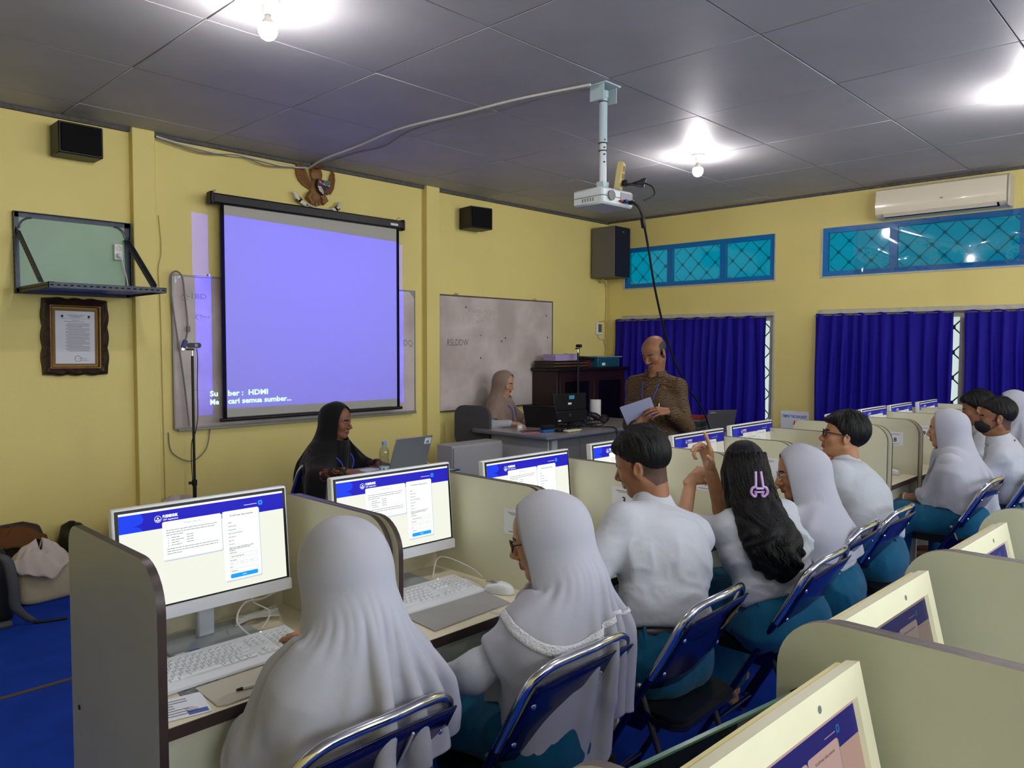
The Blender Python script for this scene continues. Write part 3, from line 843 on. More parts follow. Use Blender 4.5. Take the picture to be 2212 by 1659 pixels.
MB().tube(catmull([(7.585, 5.78, 1.74), (7.60, 5.78, 1.70), (7.68, 5.78, 1.69), (7.725, 5.78, 1.62)], 6), .006, 6).build('conduit', WIRE_W, t)
t = thing('fan_control', 'small white control box on the conduit in the corner', 'switch', (7.585, YF - .002, 1.82))
MB().rbox(-.05, .05, -.035, 0, -.075, .075, .006).build('control_box', WHITE, t)
MB().rbox(-.034, .034, -.039, -.0352, -.045, .055, .001).build('control_face', mat('brown_grey_face', rgb(96, 92, 74), .5), t)
# vertical cable trunking scars at the left pilaster
t = thing('wall_cable', 'thin cable running down beside the left pilaster', 'cable', (0, 0, 0))
MB().tube(catmull([(2.30, 5.793, 2.55), (2.315, 5.79, 2.3), (2.29, 5.79, 2.15), (2.30, 5.793, 1.9), (2.305, 5.793, 1.2), (2.31, 5.793, .4)], 6), .0035, 6).build('cable', mat('old_tan_cable', rgb(190, 168, 104), .7), t)
MB().tube(catmull([(2.34, 5.79, .95), (2.36, 5.78, .80), (2.50, 5.775, .72), (2.62, 5.78, .80), (2.66, 5.785, .98)], 6), .004, 6).build('cable', WIRE_G, t)

# ------------------------------------------------------------------ air conditioner
ACM = mat('ivory_gloss_plastic', rgb(226, 216, 190), .18, coat=.5)
t = thing('air_conditioner', 'white wall air conditioner above the right window', 'air conditioner', (XR - .001, 2.03, 2.80))
prof = [(0, .0), (-.03, .0), (-.10, .004), (-.15, .016), (-.182, .04), (-.192, .07), (-.197, .13), (-.19, .20), (-.175, .255), (-.15, .272), (0, .272)]
m = MB(); m.prism([(a, z) for a, z in prof], 1.05, 'y', -.525); m.build('body', ACM, t, angle=25)
m = MB(); m.prism([(-.125, .005), (-.168, .0235), (-.187, .056), (-.165, .053), (-.135, .03)], .93, 'y', -.47); m.build('air_outlet', BLACKMATT, t)
m = MB(); m.box(-.004, .004, -.455, .455, -.019, .019, M=T(-.175, 0, .024) @ RY(RAD(-46))); m.build('louvre', ACM, t, smooth=False)
for k in range(10):
    MB().box(-.176, -.16, -.42 + k * .09, -.37 + k * .09, .034, .037).build('vane', mat('ivory_dull', rgb(190, 182, 160), .5), t, smooth=False)
m = MB()
for k in range(9): m.box(-.14, -.03, -.44 + k * .105, -.35 + k * .105, .2722, .279)
o = m.build('top_grille', mat('darker_ivory', rgb(176, 168, 144), .5), t, smooth=False); o['kind'] = 'stuff'  # grille bars in a slightly darker ivory than the body
MB().text('LG', .02, T(-.1982, -.02, .118) @ RZ(-pi / 2) @ RX(pi / 2), bold=.0006).build('badge', INK, t, smooth=False)
m = MB(); m.text('o  ||  L', .014, T(-.1955, -.36, .085) @ RZ(-pi / 2) @ RX(pi / 2)); m.build('printed_marks', INKGREY, t, smooth=False)
m = MB(); m.rbox(-.176, .0, -.548, -.526, -.0, .272, .01); m.build('side_cover', mat('ivory_dull', rgb(190, 182, 160), .5), t)
t = thing('plastic_sheet', 'clear plastic sheet bagging in front of the right window', 'plastic sheet', (XR - .02, 0, 0))
PLS = thin_glass('clear_plastic', (.80, .85, .88), .05, .10, .7)
R = random.Random(12)
def pls(u, v):
    y = .95 + 1.85 * u; z = 2.785 - .465 * v
    d = .07 * sin(pi * v) ** .8 * (.6 + .4 * sin(u * 5 + .5)) * min(1, u * 8) * min(1, (1 - u) * 8) + .010 * sin(u * 38 + 3 * v) * max(0, v - .55) * 2 + .006 * sin(u * 17 + v * 9)
    return (-max(.0, d) - .002, y, z)
MB().grid(pls, 90, 24).build('sheet', PLS, t, angle=180)

# projector on its ceiling pole
PRM = mat('pale_projector_plastic', rgb(206, 214, 212), .35)
POLE = mat('pale_blue_grey_pole', rgb(176, 196, 200), .35)
t = thing('projector', 'white projector hanging from a ceiling pole', 'projector', (3.70, 2.80, 0))
o = MB(); o.rbox(-.075, .075, -.075, .075, ZC - .012, ZC - .002, .003); o.build('ceiling_plate', POLE, t)
for x in (-.062, .062):
    MB().box(x - .003, x + .003, -.05, .05, ZC - .10, ZC - .012).build('mount_ear', POLE, t, smooth=False)
m = MB(); m.lathe([(.03, 0), (.03, .04)], (0, 0, ZC - .075), 18); m.cyl((0, 0, ZC - .06), (0, 0, 2.80), .0245, 18); m.build('pole', POLE, t)
m = MB(); m.cyl((0, 0, 2.80), (0, 0, 2.575), .0205, 18); m.build('inner_pole', mat('white_pole', rgb(206, 216, 220), .3), t)
m = MB()
for z in (3.04, 2.80, 2.755): m.lathe([(.0262, 0), (.0262, .006)], (0, 0, z), 18)
m.build('pole_ring', DGREY, t)
m = MB()
for z in (2.82, 2.775, 2.735, 2.69): m.lathe([(.004, .0), (.004, .022)], (-.012, -.003, z), 8, axis='y')
m.build('bolt_hole', BLACK, t)
m = MB(); m.prism([(-.03, 2.575), (.03, 2.575), (.022, 2.535), (-.022, 2.535)], .05, 'y', -.025); m.rbox(-.04, .04, -.04, .04, 2.526, 2.536, .003); m.build('tilt_bracket', POLE, t)
pb = MB(); B = T(.02, .01, 2.425) @ RZ(RAD(-3))
pb.rbox(-.145, .145, -.115, .115, .0, .098, .012, M=B); bd = pb.build('projector_body', PRM, t)
m = MB(); m.rbox(-.149, .149, -.119, .119, .045, .051, .002, M=B); m.build('seam', mat('seam_grey', rgb(150, 156, 156), .5), bd)
m = MB(); m.lathe([(.03, 0), (.03, .012)], (-.07, -.1155, .052), 20, axis='y', M=B); m.build('round_vent', GREY, bd)
m = MB(); m.box(.02, .13, -.1185, -.116, .018, .082, M=B); m.build('connector_panel', mat('light_grey_panel', rgb(150, 150, 154), .5), bd)
m = MB()
for z in (.012, .020, .028): m.box(-.1165, -.03, -.0, .0, 0, 0, M=B)
m = MB()
for k in range(5): m.box(-.1462, -.1452, -.05 + k * .02, -.04 + k * .02, .02, .04, M=B)
m.build('side_vent', GREY, bd)
MB().lathe([(.036, 0), (.036, -.02), (.03, -.022)], (-.06, .115, .045), 20, axis='y', M=B).build('lens', BLACK, bd)
MB().rbox(.03, .065, -.15, -.1165, .02, .038, .003, M=B).build('video_plug', mat('blue_vga_plug', rgb(22, 44, 110), .4), t)
MB().rbox(.0, .026, -.135, -.1165, .024, .034, .003, M=B).build('red_connector', mat('red_plastic', rgb(170, 30, 40), .4), t)
MB().rbox(.09, .12, -.15, -.1165, .02, .04, .004, M=B).build('power_plug', BLACK, t)
proj_light()
t = thing('power_strip', 'yellowed power strip leaning on the projector beside its pole', 'power strip', (3.775, 2.745, 2.53), rot=(RAD(4), RAD(12), RAD(20)))
MB().rbox(-.028, .028, -.02, .02, 0, .175, .006).build('strip_body', mat('yellowed_plastic', rgb(196, 178, 120), .4), t)
for z in (.045, .09, .135):
    MB().lathe([(.02, 0), (.02, .003), (.017, .003), (.016, .001)], (0, -.02, z), 16, axis='y').build('socket_face', mat('tan_plastic', rgb(150, 120, 60), .4), t)
MB().rbox(-.016, .016, -.055, -.0235, .03, .062, .005).build('black_plug', BLACK, t)
t = thing('coiled_cable', 'black cable coiled on top of the projector', 'cable', (3.82, 2.66, 2.545))
m = MB()
for k in range(5):
    a0 = .5 * k; q = 1 - .09 * k
    m.tube([((.075 * cos(a) + .012 * sin(2 * a + a0)) * q + .01 * k, -.01 + .045 * sin(a) * q, .006 + .007 * k + .012 * sin(a + a0) + .018 * max(0, cos(a))) for a in [i * pi / 16 for i in range(32)]], .0042, 6, closed=True)
m.tube(catmull([(.06, -.03, .03), (.10, -.06, .01), (.115, -.07, -.03), (.08, -.065, -.06), (.03, -.05, -.08)], 6), .0042, 6)
m.build('cable', WIRE_B, t)
t = thing('hanging_video_cable', 'long black cable hanging from the projector to the laptop', 'cable', (0, 0, 0))
MB().tube(catmull([(3.772, 2.65, 2.455), (3.80, 2.60, 2.40), (3.90, 2.62, 2.25), (4.10, 2.68, 1.93), (4.45, 2.80, 1.60), (4.85, 2.92, 1.35), (5.35, 3.05, 1.10), (5.9, 3.3, .90), (6.45, 3.55, .80), (6.62, 3.66, .80)], 10), .007, 8).build('cable', WIRE_B, t)
MB().rbox(-.012, .012, -.012, .012, -.03, .03, .004, M=T(3.84, 2.605, 2.33) @ RY(-.3)).build('ferrite', BLACK, t)

# sign on the wall between the windows
t = thing('wall_sign', 'white bag and jacket sign with a red arrow below the windows', 'sign', (XR - .001, 3.365, .83))
MB().rbox(-.006, -.001, -.15, .15, -.10, .105, .0008).build('sign_board', PAPER, t)
SM = T(-.0068, 0, 0) @ RZ(-pi / 2) @ RX(pi / 2)
MB().text('TEMPAT TAS DAN JAKET', .04, SM @ T(0, .035, 0), bold=.0012, align='CENTER', width=.262).build('lettering', mat('blue_print', rgb(30, 110, 190), .6), t, smooth=False)
MB().prism([(-.008, 0), (.008, 0), (.008, -.03), (.02, -.03), (0, -.055), (-.02, -.03), (-.008, -.03)], -.0006, 'x', -.0064, M=T(0, 0, .005)).build('red_arrow', mat('red_print', rgb(205, 50, 50), .6), t, smooth=False)
# ------------------------------------------------------------------ computer booths
LAM = mat('cream_laminate', rgb(214, 212, 184), .32, spec=.5, noise=.04, nscale=5)
LAMG = mat('grey_green_laminate', rgb(166, 168, 160), .28, spec=.5, noise=.05, nscale=5)
EDGE = mat('dark_brown_edging', rgb(58, 44, 40), .4, noise=.2, nscale=20)
EDGE2 = mat('grey_brown_edging', rgb(104, 92, 90), .45, noise=.15, nscale=20)
DESKT = mat('cream_worktop', rgb(212, 202, 172), .35, noise=.08, nscale=6)
STAINB = mat('stained_cream_board', rgb(206, 200, 170), .6, col2=rgb(176, 166, 136), nscale=9, detail=8)
def panel(nm, parent, x0, x1, outline, face, edge, label=None):
    m = MB(); n = len(outline)
    m.prism(outline, x1 - x0, 'x', x0, 0)
    for i in range(2, 2 + n): m.m[i] = 1
    return m.build(nm, [face, edge], parent, angle=50, label=label)
def sheet_label(parent, x, y, z, num, side):
    """printed number sheet stuck on a partition; side -1 faces -x, +1 faces +x"""
    m = MB(); m.box(x - .0004, x + .0004, y - .055, y + .055, z - .045, z + .045)
    s = m.build('number_sheet', PAPER, parent, smooth=False)
    M = T(x + side * .0008, y, z) @ RZ(side * pi / 2) @ RX(pi / 2)
    m = MB(); m.text(str(num), .040, M @ T(.005, -.020, 0), bold=.001, align='CENTER')
    m.box(-.036, .036, .0315, .033, -.0001, .0001, M=M); m.box(-.025, .03, .026, .0275, -.0001, .0001, M=M); m.box(-.03, .03, -.036, -.034, -.0001, .0001, M=M)
    m.build('sheet_print', INK, s, smooth=False)
PX = [.65, 1.295, 1.94, 2.55, 3.155, 3.76, 4.37, 4.975, 5.52, 6.10, 6.70, 7.30]
BY = [0.0] + [-.035 * (x - .65) for x in PX[1:]]
ORD = ['first', 'second', 'third', 'fourth', 'fifth', 'sixth', 'seventh', 'eighth', 'ninth', 'tenth', 'eleventh']
for k in range(11):
    x0, x1, yo = PX[k] + .0015, PX[k + 1] - .0015, BY[k]
    lab = ['cream computer booth at the near end with a full-height grey side', None][k] if k == 0 else '%s cream computer booth from the near end of the long row' % ORD[k]
    t = thing('computer_booth', lab, 'desk', (0, yo, 0), group='computer booths of the long row')
    yn, yf = 1.692, 2.285
    tk = .020 if k == 0 else .016
    ol = [(yn, 0)] + [(p, q) for p, q in rrect(yn, yf, 0, 1.12, .11, 8, (0, 0, .55, 1))[1:]]
    up = rrect(yn + .004, yf, .58, 1.12, .10, 8, (.8, .4, .55, 1))
    panel('side_panel', t, x0, x0 + tk, ol if k == 0 else up, LAMG if k == 0 else LAM, EDGE)
    panel('side_panel', t, x1 - .016, x1, up, LAM, EDGE)
    xi0, xi1 = x0 + tk + .0005, x1 - .0165
    m = MB(); m.box(xi0, xi1, yn + .003, 2.265, .724, .75); m.cur = 1; m.box(xi0, xi1, yn, yn + .0028, .722, .751)
    m.build('worktop', [DESKT, EDGE], t, smooth=False)
    MB().box(xi0, xi1, yn + .05, yn + .066, .575, .7235).build('apron', LAM, t, smooth=False)
    MB().box(xi0, xi1, 2.267, 2.283, .45, .93).build('back_panel', STAINB, t, smooth=False)
    if k == 0:
        m = MB()
        for (y, z) in ((yf - .06, .63), (yf - .10, .36), (yn + .06, .56), (yn + .14, .40)): m.lathe([(.007, 0), (.006, -.0025)], (x0 - .0001, y, z), 10, axis='x')
        o = m.build('screw_cap', BLACK, t); o['kind'] = 'stuff'
    else:
        m = MB(); m.box(x0, x0 + tk, 1.9, 2.22, 0, .579); m.build('leg_panel', LAM, t, smooth=False)
    m = MB(); m.box(x1 - .016, x1, 1.92, 2.20, 0, .579); m.build('leg_panel', LAM, t, smooth=False)
    if k in (0, 1, 2, 3, 4, 5, 7, 8): sheet_label(t, x1 - .0168, 1.845, .985, k + 1, -1)

# ------------------------------------------------------------------ monitors with the exam page on screen
def screen_mats(tagname, s, tint=(1, 1, 1)):
    def c(r, g, b): 
        v = rgb(r, g, b); return tuple(a * t for a, t in zip(v, tint))
    return [emat('page_' + tagname, c(226, 228, 214), s), emat('bar_' + tagname, c(20, 12, 178), s), emat('blob_' + tagname, c(10, 56, 226), s),
            emat('card_' + tagname, c(240, 244, 240), s), emat('button_' + tagname, c(20, 150, 246), s), emat('text_' + tagname, c(128, 132, 132), s),
            emat('white_' + tagname, c(250, 250, 250), s), emat('line_' + tagname, c(178, 182, 180), s), emat('shade_' + tagname, c(186, 198, 214), s), emat('dark_' + tagname, c(70, 76, 80), s)]
def exam_page(m, w, h, full=True):
    """the exam web page laid out in the xy plane, origin bottom left of the screen"""
    e = .00012
    def R_(u0, u1, v0, v1, mi, l, rad=0):
        z = e * l
        if rad: pts = [(x, y, z) for x, y in rrect(u0 * w, u1 * w, (1 - v1) * h, (1 - v0) * h, rad, 4)]
        else: pts = [(u0 * w, (1 - v1) * h, z), (u1 * w, (1 - v1) * h, z), (u1 * w, (1 - v0) * h, z), (u0 * w, (1 - v0) * h, z)]
        m.add(pts, [tuple(range(len(pts)))], mi)
    def X(body, u, v, sz, mi, l=6, width=None, bold=0, align='LEFT'):
        m.text(body, sz * h, T(u * w, (1 - v) * h, e * l), mi, bold=bold * h, align=align, width=None if width is None else width * w)
    R_(0, 1, 0, 1, 0, 0); R_(0, 1, 0, .022, 6, 1); R_(0, 1, .022, .205, 1, 1)
    # lighter blobs in the banner
    bl = [(0, .022), (.115, .022)] + [(.115 + .018 * sin(pi * i / 10), .022 + .0115 * i) for i in range(1, 10)] + [(.10, .137), (.07, .145)] + [(.07 + .055 * sin(pi / 2 * i / 6), .205 - .060 * cos(pi / 2 * i / 6)) for i in range(7)] + [(0, .205)]
    m.add([(x * w, (1 - y) * h, e * 2) for x, y in bl], [tuple(range(len(bl)))], 2)
    # round logo
    def disc(u, v, r, mi, l, n=20, a0=0, a1=2 * pi): m.add([(u * w + r * h * cos(a0 + (a1 - a0) * i / n), (1 - v) * h + r * h * sin(a0 + (a1 - a0) * i / n), e * l) for i in range(n)], [tuple(range(n))], mi)
    disc(.213, .105, .036, 6, 3); disc(.213, .105, .032, 1, 4); disc(.213, .097, .010, 6, 5)
    m.add([(u * w, (1 - v) * h, e * 5) for u, v in ((.199, .105), (.207, .112), (.213, .118), (.219, .112), (.227, .105), (.224, .122), (.213, .130), (.202, .122))], [tuple(range(8))], 6)
    X('PUSMENDIK', .240, .098, .040, 6, 4, .088, .0022); X('CBT Application', .240, .127, .022, 6, 4, .088, .0004)
    X('BKS2QTASPMUNKASIZJARI' if False else '..........................', .735, .10, .05, 6, 4, .085, .001)
    R_(.83, .858, .068, .120, 4, 4, .004); R_(.839, .849, .083, .105, 1, 5)
    R_(.238, .590, .150, .560, 8, 2, .004); R_(.598, .834, .145, .920, 8, 2, .004)
    R_(.235, .585, .143, .545, 3, 3, .005); R_(.593, .829, .137, .905, 3, 3, .005)
    X('Konfirmasi data peserta', .640, .200, .027, 9, 6, .150, .0004)
    X('PETUNJUK UMUM TKA', .41, .190, .020, 5, 6, .10, align='CENTER')
    R = random.Random(4)
    def lines(u0, v, widths, gap, hh=.007, mi=5):
        for i, q in enumerate(widths):
            x = u0
            while x < u0 + q - .004:
                a = min(R.uniform(.012, .032), u0 + q - x); R_(x, x + a - .003, v + i * gap, v + i * gap + hh, mi, 6); x += a
    lines(.255, .235, (.305, .29, .10), .025)
    for i in range(4):
        v = .315 + i * .026
        R_(.263, .268, v, v + .008, 5, 6); lines(.283, v, ((.05, .075, .05, .062)[i],), .02); lines(.372, v - .008, (.043,), .02)
    lines(.255, .43, (.31, .305, .09), .025)
    for v, q in ((.265, .03), (.305, .055), (.345, .05), (.385, .095), (.425, .047), (.465, .034), (.505, .038)): lines(.626, v, (q,), .02)
    lines(.626, .545, (.16, .14, .04), .016, .006, 9)
    def box(u0, u1, v0, v1):
        t_ = .003
        R_(u0, u1, v0, v0 + t_, 7, 6); R_(u0, u1, v1 - t_, v1, 7, 6); R_(u0, u0 + t_ * .56, v0, v1, 7, 6); R_(u1 - t_ * .56, u1, v0, v1, 7, 6)
    lines(.626, .602, (.05,), .02); box(.626, .805, .625, .668); lines(.636, .645, (.085,), .02, .006, 9)
    lines(.626, .685, (.048,), .02)
    for a in (.626, .692, .757): box(a, a + .050, .708, .742); R_(a + .008, a + .016, .722, .728, 5, 6)
    lines(.626, .760, (.022,), .02); box(.626, .805, .785, .828); lines(.634, .805, (.042,), .02)
    R_(.626, .805, .838, .885, 4, 6, .004); X('Submit', .716, .868, .020, 6, 7, .026, align='CENTER')
MW, MH = .508, .318
SC_NEAR = screen_mats('near', .84)
SC_MID = screen_mats('mid', .46, (1.0, .95, .90))
def monitor_meshes():
    d = {}
    m = MB(); m.rbox(-MW / 2, MW / 2, .0, .030, 0, MH, .004); d['back_shell'] = m.mesh('back_shell', WHITE)
    m = MB(); m.box(-MW / 2 + .006, MW / 2 - .006, -.0012, -.0002, .036, MH - .006); d['bezel'] = m.mesh('bezel', BLACK)
    m = MB(); m.rbox(-MW / 2 + .0005, MW / 2 - .0005, -.006, -.0003, .0005, .034, .0015); d['chin'] = m.mesh('chin', mat('white_chin', rgb(214, 214, 218), .4))
    sw, sh = MW - .030, MH - .055
    for nm, sm in (('near', SC_NEAR), ('mid', SC_MID)):
        m = MB(); exam_page(m, sw, sh); 
        M = T(-sw / 2, -.0018, .041) @ RX(pi / 2); m.v = [tuple(M @ Vector(v)) for v in m.v]
        d['screen_' + nm] = m.mesh('screen', sm, smooth=False)
    m = MB(); m.rbox(-.028, .028, .032, .05, -.10, .16, .006); d['neck'] = m.mesh('stand_neck', mat('clear_grey_plastic', rgb(176, 180, 184), .3))
    return d
MM = monitor_meshes()
BASEM = mat('silver_stand_base', rgb(150, 156, 156), .3)
def monitor(label, x, y, zt, near, rz=0, base=True, tilt=5):
    t = thing('monitor', label, 'monitor', (x, y, .75), rz, group='white all-in-one computers of the long row')
    z0 = zt - .75 - MH * cos(RAD(tilt))
    rot = (RAD(-tilt), 0, 0)
    for k in ('back_shell', 'bezel', 'chin'): link(k, MM[k], t, (0, 0, z0), rot)
    link('screen', MM['screen_near' if near else 'screen_mid'], t, (0, 0, z0), rot)
    m = MB(); m.rbox(-.026, .026, .035, .055, .006, z0 + .16, .005); m.build('stand_neck', mat('clear_grey_plastic', rgb(176, 180, 184), .3), t)
    if base:
        m = MB(); m.rbox(-.13, .13, -.075, .12, .0, .007, .003); b = m.build('stand_base', BASEM, t)
        MB().box(-.085, -.055, -.06, -.035, .0071, .0076).build('blue_sticker', mat('blue_sticker', rgb(20, 86, 170), .4), b, smooth=False)
        MB().box(-.122, -.096, -.062, -.035, .0071, .0076).build('white_sticker', PAPER, b, smooth=False)
    return t
mons = [(.968, 2.115, 1.165, 1, 0, 'nearest white monitor, first of the long row, bright exam page'),
        (1.640, 2.112, 1.168, 1, -1.0, 'second white monitor from the near end, bright exam page'),
        (2.262, 2.045, 1.165, 1, 0, 'third white monitor, behind the girl in the lace-trimmed headscarf'),
        (2.955, 2.07, 1.165, 1, 0, 'white monitor mostly hidden by the short-haired boy\'s head'),
        (3.498, 1.985, 1.165, 0, 0, 'white monitor right behind the girl\'s raised pointing finger'),
        (4.140, 2.015, 1.165, 0, 0, 'white monitor just left of the bag and jacket sign'),
        (5.255, 1.915, 1.165, 0, 0, 'white monitor peeking above the boy with black glasses'),
        (5.820, 1.905, 1.165, 0, 0, 'fourth white monitor from the far end of the long row'),
        (6.360, 1.885, 1.165, 0, 0, 'third white monitor from the far end of the long row'),
        (6.905, 1.845, 1.165, 0, 0, 'farthest white monitor visible, above the girl with clasped hands')]
for x, y, zt, near, rz, lab in mons: monitor(lab, x, y, zt, near, RAD(rz))

# ------------------------------------------------------------------ keyboards, mice, pads, cables and papers
KEYM = mat('white_keycap', rgb(222, 224, 226), .4)
KBB = mat('white_keyboard', rgb(214, 216, 218), .38)
LEGEND = mat('key_legend', rgb(120, 122, 128), .6)
def key_layout():
    ks = []; p = .0188
    rows = [([1] * 1 + [0.35] + [1] * 4 + [0.35] + [1] * 4 + [0.35] + [1] * 4, .10, .6), ([1] * 13 + [2], 0, 1), ([1.5] + [1] * 12 + [1.5], 0, 1), ([1.75] + [1] * 11 + [2.25], 0, 1), ([2.25] + [1] * 10 + [2.75], 0, 1), ([1.25, 1.25, 1.25, 6.0, 1.25, 1.25, 1.25, 1.5], 0, 1)]
    y = .125
    for ri, (row, gap, kh) in enumerate(rows):
        hgt = .0188 * kh; y -= hgt; x = 0
        for wdt in row:
            if wdt == .35: x += .35 * p; continue
            ks.append((x, y, wdt * p, hgt)); x += wdt * p
        if ri == 0: y -= .003
        for c in range(3):
            if ri in (0, 1, 2) or (ri == 5) or (ri == 4 and c == 1): ks.append((15.3 * p + c * p, y, p, hgt))
        for c in range(4):
            if ri == 0: ks.append((18.6 * p + c * p, y, p, hgt)); continue
            if ri in (3, 5) and c == 3: continue
            if ri == 5 and c == 0: ks.append((18.6 * p, y, 2 * p, hgt)); continue
            if ri == 5 and c == 1: continue
            ks.append((18.6 * p + c * p, y - (hgt if (c == 3 and ri in (2, 4)) else 0), p, hgt * (2 if (c == 3 and ri in (2, 4)) else 1)))
    return ks
KEYS = key_layout(); KW = 22.6 * .0188
_km = {}
def keyboard(label, x, y, rz, full):
    t = thing('keyboard', label, 'keyboard', (x, y, .752), rz, group='white keyboards of the long row')
    B = RX(RAD(6))
    m = MB(); m.rbox(-KW / 2 - .012, KW / 2 + .012, -.028, .145, 0, .010, .004, M=B); m.build('keyboard_body', KBB, t)
    MB().lathe([(.0022, 0), (.0022, .0006)], (KW / 2 - .07, .138, .0), 8, M=B @ T(0, 0, .0101)).build('indicator_light', emat('indicator', (.8, .9, .9), 2.0), t)
    if full:
        for (kx, ky, kw, kh) in KEYS:
            key = (round(kw, 4), round(kh, 4))
            if key not in _km:
                a, b = kw / 2 - .0014, kh / 2 - .0014; c = .0014
                mm = MB(); mm.add([(-a, -b, 0), (a, -b, 0), (a, b, 0), (-a, b, 0), (-a + c, -b + c, .0032), (a - c, -b + c, .0032), (a - c, b - c, .0032), (-a + c, b - c, .0032)], [(4, 5, 6, 7), (0, 1, 5, 4), (1, 2, 6, 5), (2, 3, 7, 6), (3, 0, 4, 7)])
                mm.add([(-a * .5, -.001, .0034), (-a * .5 + .0035, -.001, .0034), (-a * .5 + .0035, .003, .0034), (-a * .5, .003, .0034)], [(0, 1, 2, 3)], 1)
                _km[key] = mm.mesh('key', [KEYM, LEGEND], smooth=False)
            o = link('key', _km[key], t)
            o.matrix_local = B @ T(-KW / 2 + kx + kw / 2, ky + kh / 2 - .006, .0102)
    else:
        m = MB()
        for (kx, ky, kw, kh) in KEYS: m.box(-KW / 2 + kx + .0014, -KW / 2 + kx + kw - .0014, ky - .0046, ky + kh - .0074, .0102, .0134, M=B)
        o = m.build('keys', KEYM, t, smooth=False); o['kind'] = 'stuff'
    return t
keyboard('white keyboard on the near booth, beside the papers', .925, 1.885, 0, True)
keyboard('white keyboard in the second booth, beside the mouse', 1.608, 1.905, RAD(-1), True)
keyboard('white keyboard in the third booth, behind the lace headscarf', 2.24, 1.86, 0, False)
for x, y, lab in ((3.43, 1.80, 'white keyboard in the booth behind the raised hands'), (4.68, 1.78, 'white keyboard in the empty seventh booth'), (5.22, 1.74, 'white keyboard before the girl with clasped hands')): keyboard(lab, x, y, 0, False)
MOUSEM = mat('white_mouse_shell', rgb(216, 220, 220), .3)
def mouse_mesh():
    def f(u, v):
        a = 2 * pi * u; r = sin(pi * (.02 + .48 * v)); 
        x = .031 * cos(a) * (1 - .10 * cos(a * 2)) ; y = .055 * sin(a)
        h = .036 * (1 - (.25 if y > 0 else .1) * abs(y) / .055)
        k = cos(pi * .5 * v)
        return (x * (k ** .45), y * (k ** .45), h * sin(pi * .5 * v) ** .9)
    m = MB(); m.grid(f, 24, 9, closed_u=True); return m.mesh('mouse_shell', MOUSEM)
MOU = mouse_mesh()
m = MB(); m.box(-.0008, .0008, .005, .052, .030, .0325); m.rbox(-.004, .004, .018, .034, .030, .036, .0015); MOW = m.mesh('scroll_wheel', GREY)
def mouse(label, x, y, rz, z=.7515, wire=None):
    t = thing('mouse', label, 'mouse', (x, y, z), rz, group='white computer mice')
    link('mouse_shell', MOU, t); link('scroll_wheel', MOW, t)
    m = MB(); m.tube(catmull([(0, .05, .012), (.0, .075, .006), (.02, .10, .01), (.01, .14, .03), (-.06, .20, .012), (-.09, .28, .004)] if wire is None else wire, 6), .0022, 6); m.build('mouse_cable', WIRE_W, t)
mouse('white mouse right of the second keyboard', 1.857, 1.835, RAD(20), wire=[(0, .05, .012), (.0, .075, .010), (-.02, .12, .035), (-.05, .16, .03), (-.075, .20, .015), (-.085, .22, .004)])
mouse('white mouse in the third booth beside the boy\'s arm', 2.492, 1.80, 0, wire=[(0, .05, .012), (-.005, .075, .02), (-.02, .12, .085), (-.07, .15, .09), (-.10, .20, .02), (-.10, .25, .004)])
mouse('white mouse on the empty seventh booth', 4.88, 1.71, 0)
mouse('white mouse in the eighth booth past the empty one', 5.45, 1.69, 0)
PADM = mat('grey_card_pad', rgb(152, 150, 146), .8, noise=.08, nscale=8)
def pad(label, pts, z=.7508, mtl=PADM, nm='mouse_pad', cat='mouse pad', th=.003):
    m = MB(); m.prism(pts, th, 'z', z); o = m.build(nm, mtl, smooth=False); tag(o, label, cat); return o
pad('grey card mat lying in front of the second keyboard', [(1.462, 1.715), (1.80, 1.728), (1.825, 1.885), (1.475, 1.878)])
pad('beige folder sheet lying in front of the nearest keyboard', [(.800, 1.848), (.796, 1.722), (.815, 1.710), (1.02, 1.712), (1.02, 1.85)], mtl=mat('beige_card', rgb(186, 178, 160), .7))
pad('grey card mat on the empty seventh booth', [(4.74, 1.60), (4.95, 1.595), (4.95, 1.68), (4.74, 1.69)])
t = thing('exam_card', 'plastic-sleeved exam card lying at the near booth edge', 'card', (.728, 1.778, .7512), RAD(-12))
t.scale = (1.22, 1.22, 1)
MB().box(-.052, .052, -.048, .048, 0, .0012).build('card_paper', PAPER, t, smooth=False)
m = MB(); R = random.Random(2)
for k in range(7): m.box(-.038, -.038 + R.uniform(.03, .06), .030 - k * .011, .0335 - k * .011, .0013, .0015)
for k in range(4): m.box(.01, .01 + R.uniform(.01, .03), -.012 - k * .006, -.010 - k * .006, .0013, .0015)
o = m.build('printed_lines', INKGREY, t, smooth=False); o['kind'] = 'stuff'
MB().box(.012, .048, -.044, -.026, .0013, .0015).build('blue_photo_box', mat('print_blue', rgb(60, 80, 160), .6), t, smooth=False)
t = thing('photo_card', 'dark photo card lying under the nearest keyboard edge', 'card', (.815, 1.838, .7512), RAD(-8))
MB().box(-.055, .045, -.034, .030, 0, .001).build('card_print', mat('dark_print', rgb(110, 112, 112), .5, col2=rgb(40, 42, 44), nscale=70), t, smooth=False)
t = thing('pen', 'black-tipped pen lying beside the nearest girl\'s sleeve', 'pen', (.985, 1.735, .7575), RAD(80))
MB().tube([(0, 0, 0), (0, .11, 0)], .0042, 10).build('pen_barrel', WHITE, t)
MB().tube([(0, .11, 0), (0, .125, 0)], [.0042, .0025], 10).build('pen_tip', BLACK, t)
def desk_cable(label, paths, mt=WIRE_W, r=.0028):
    t = thing('cable_bundle', label, 'cable', (0, 0, 0))
    for p in paths: MB().tube(catmull(p, 8), r, 6).build('cable', mt, t)
    return t
bx = 1.02
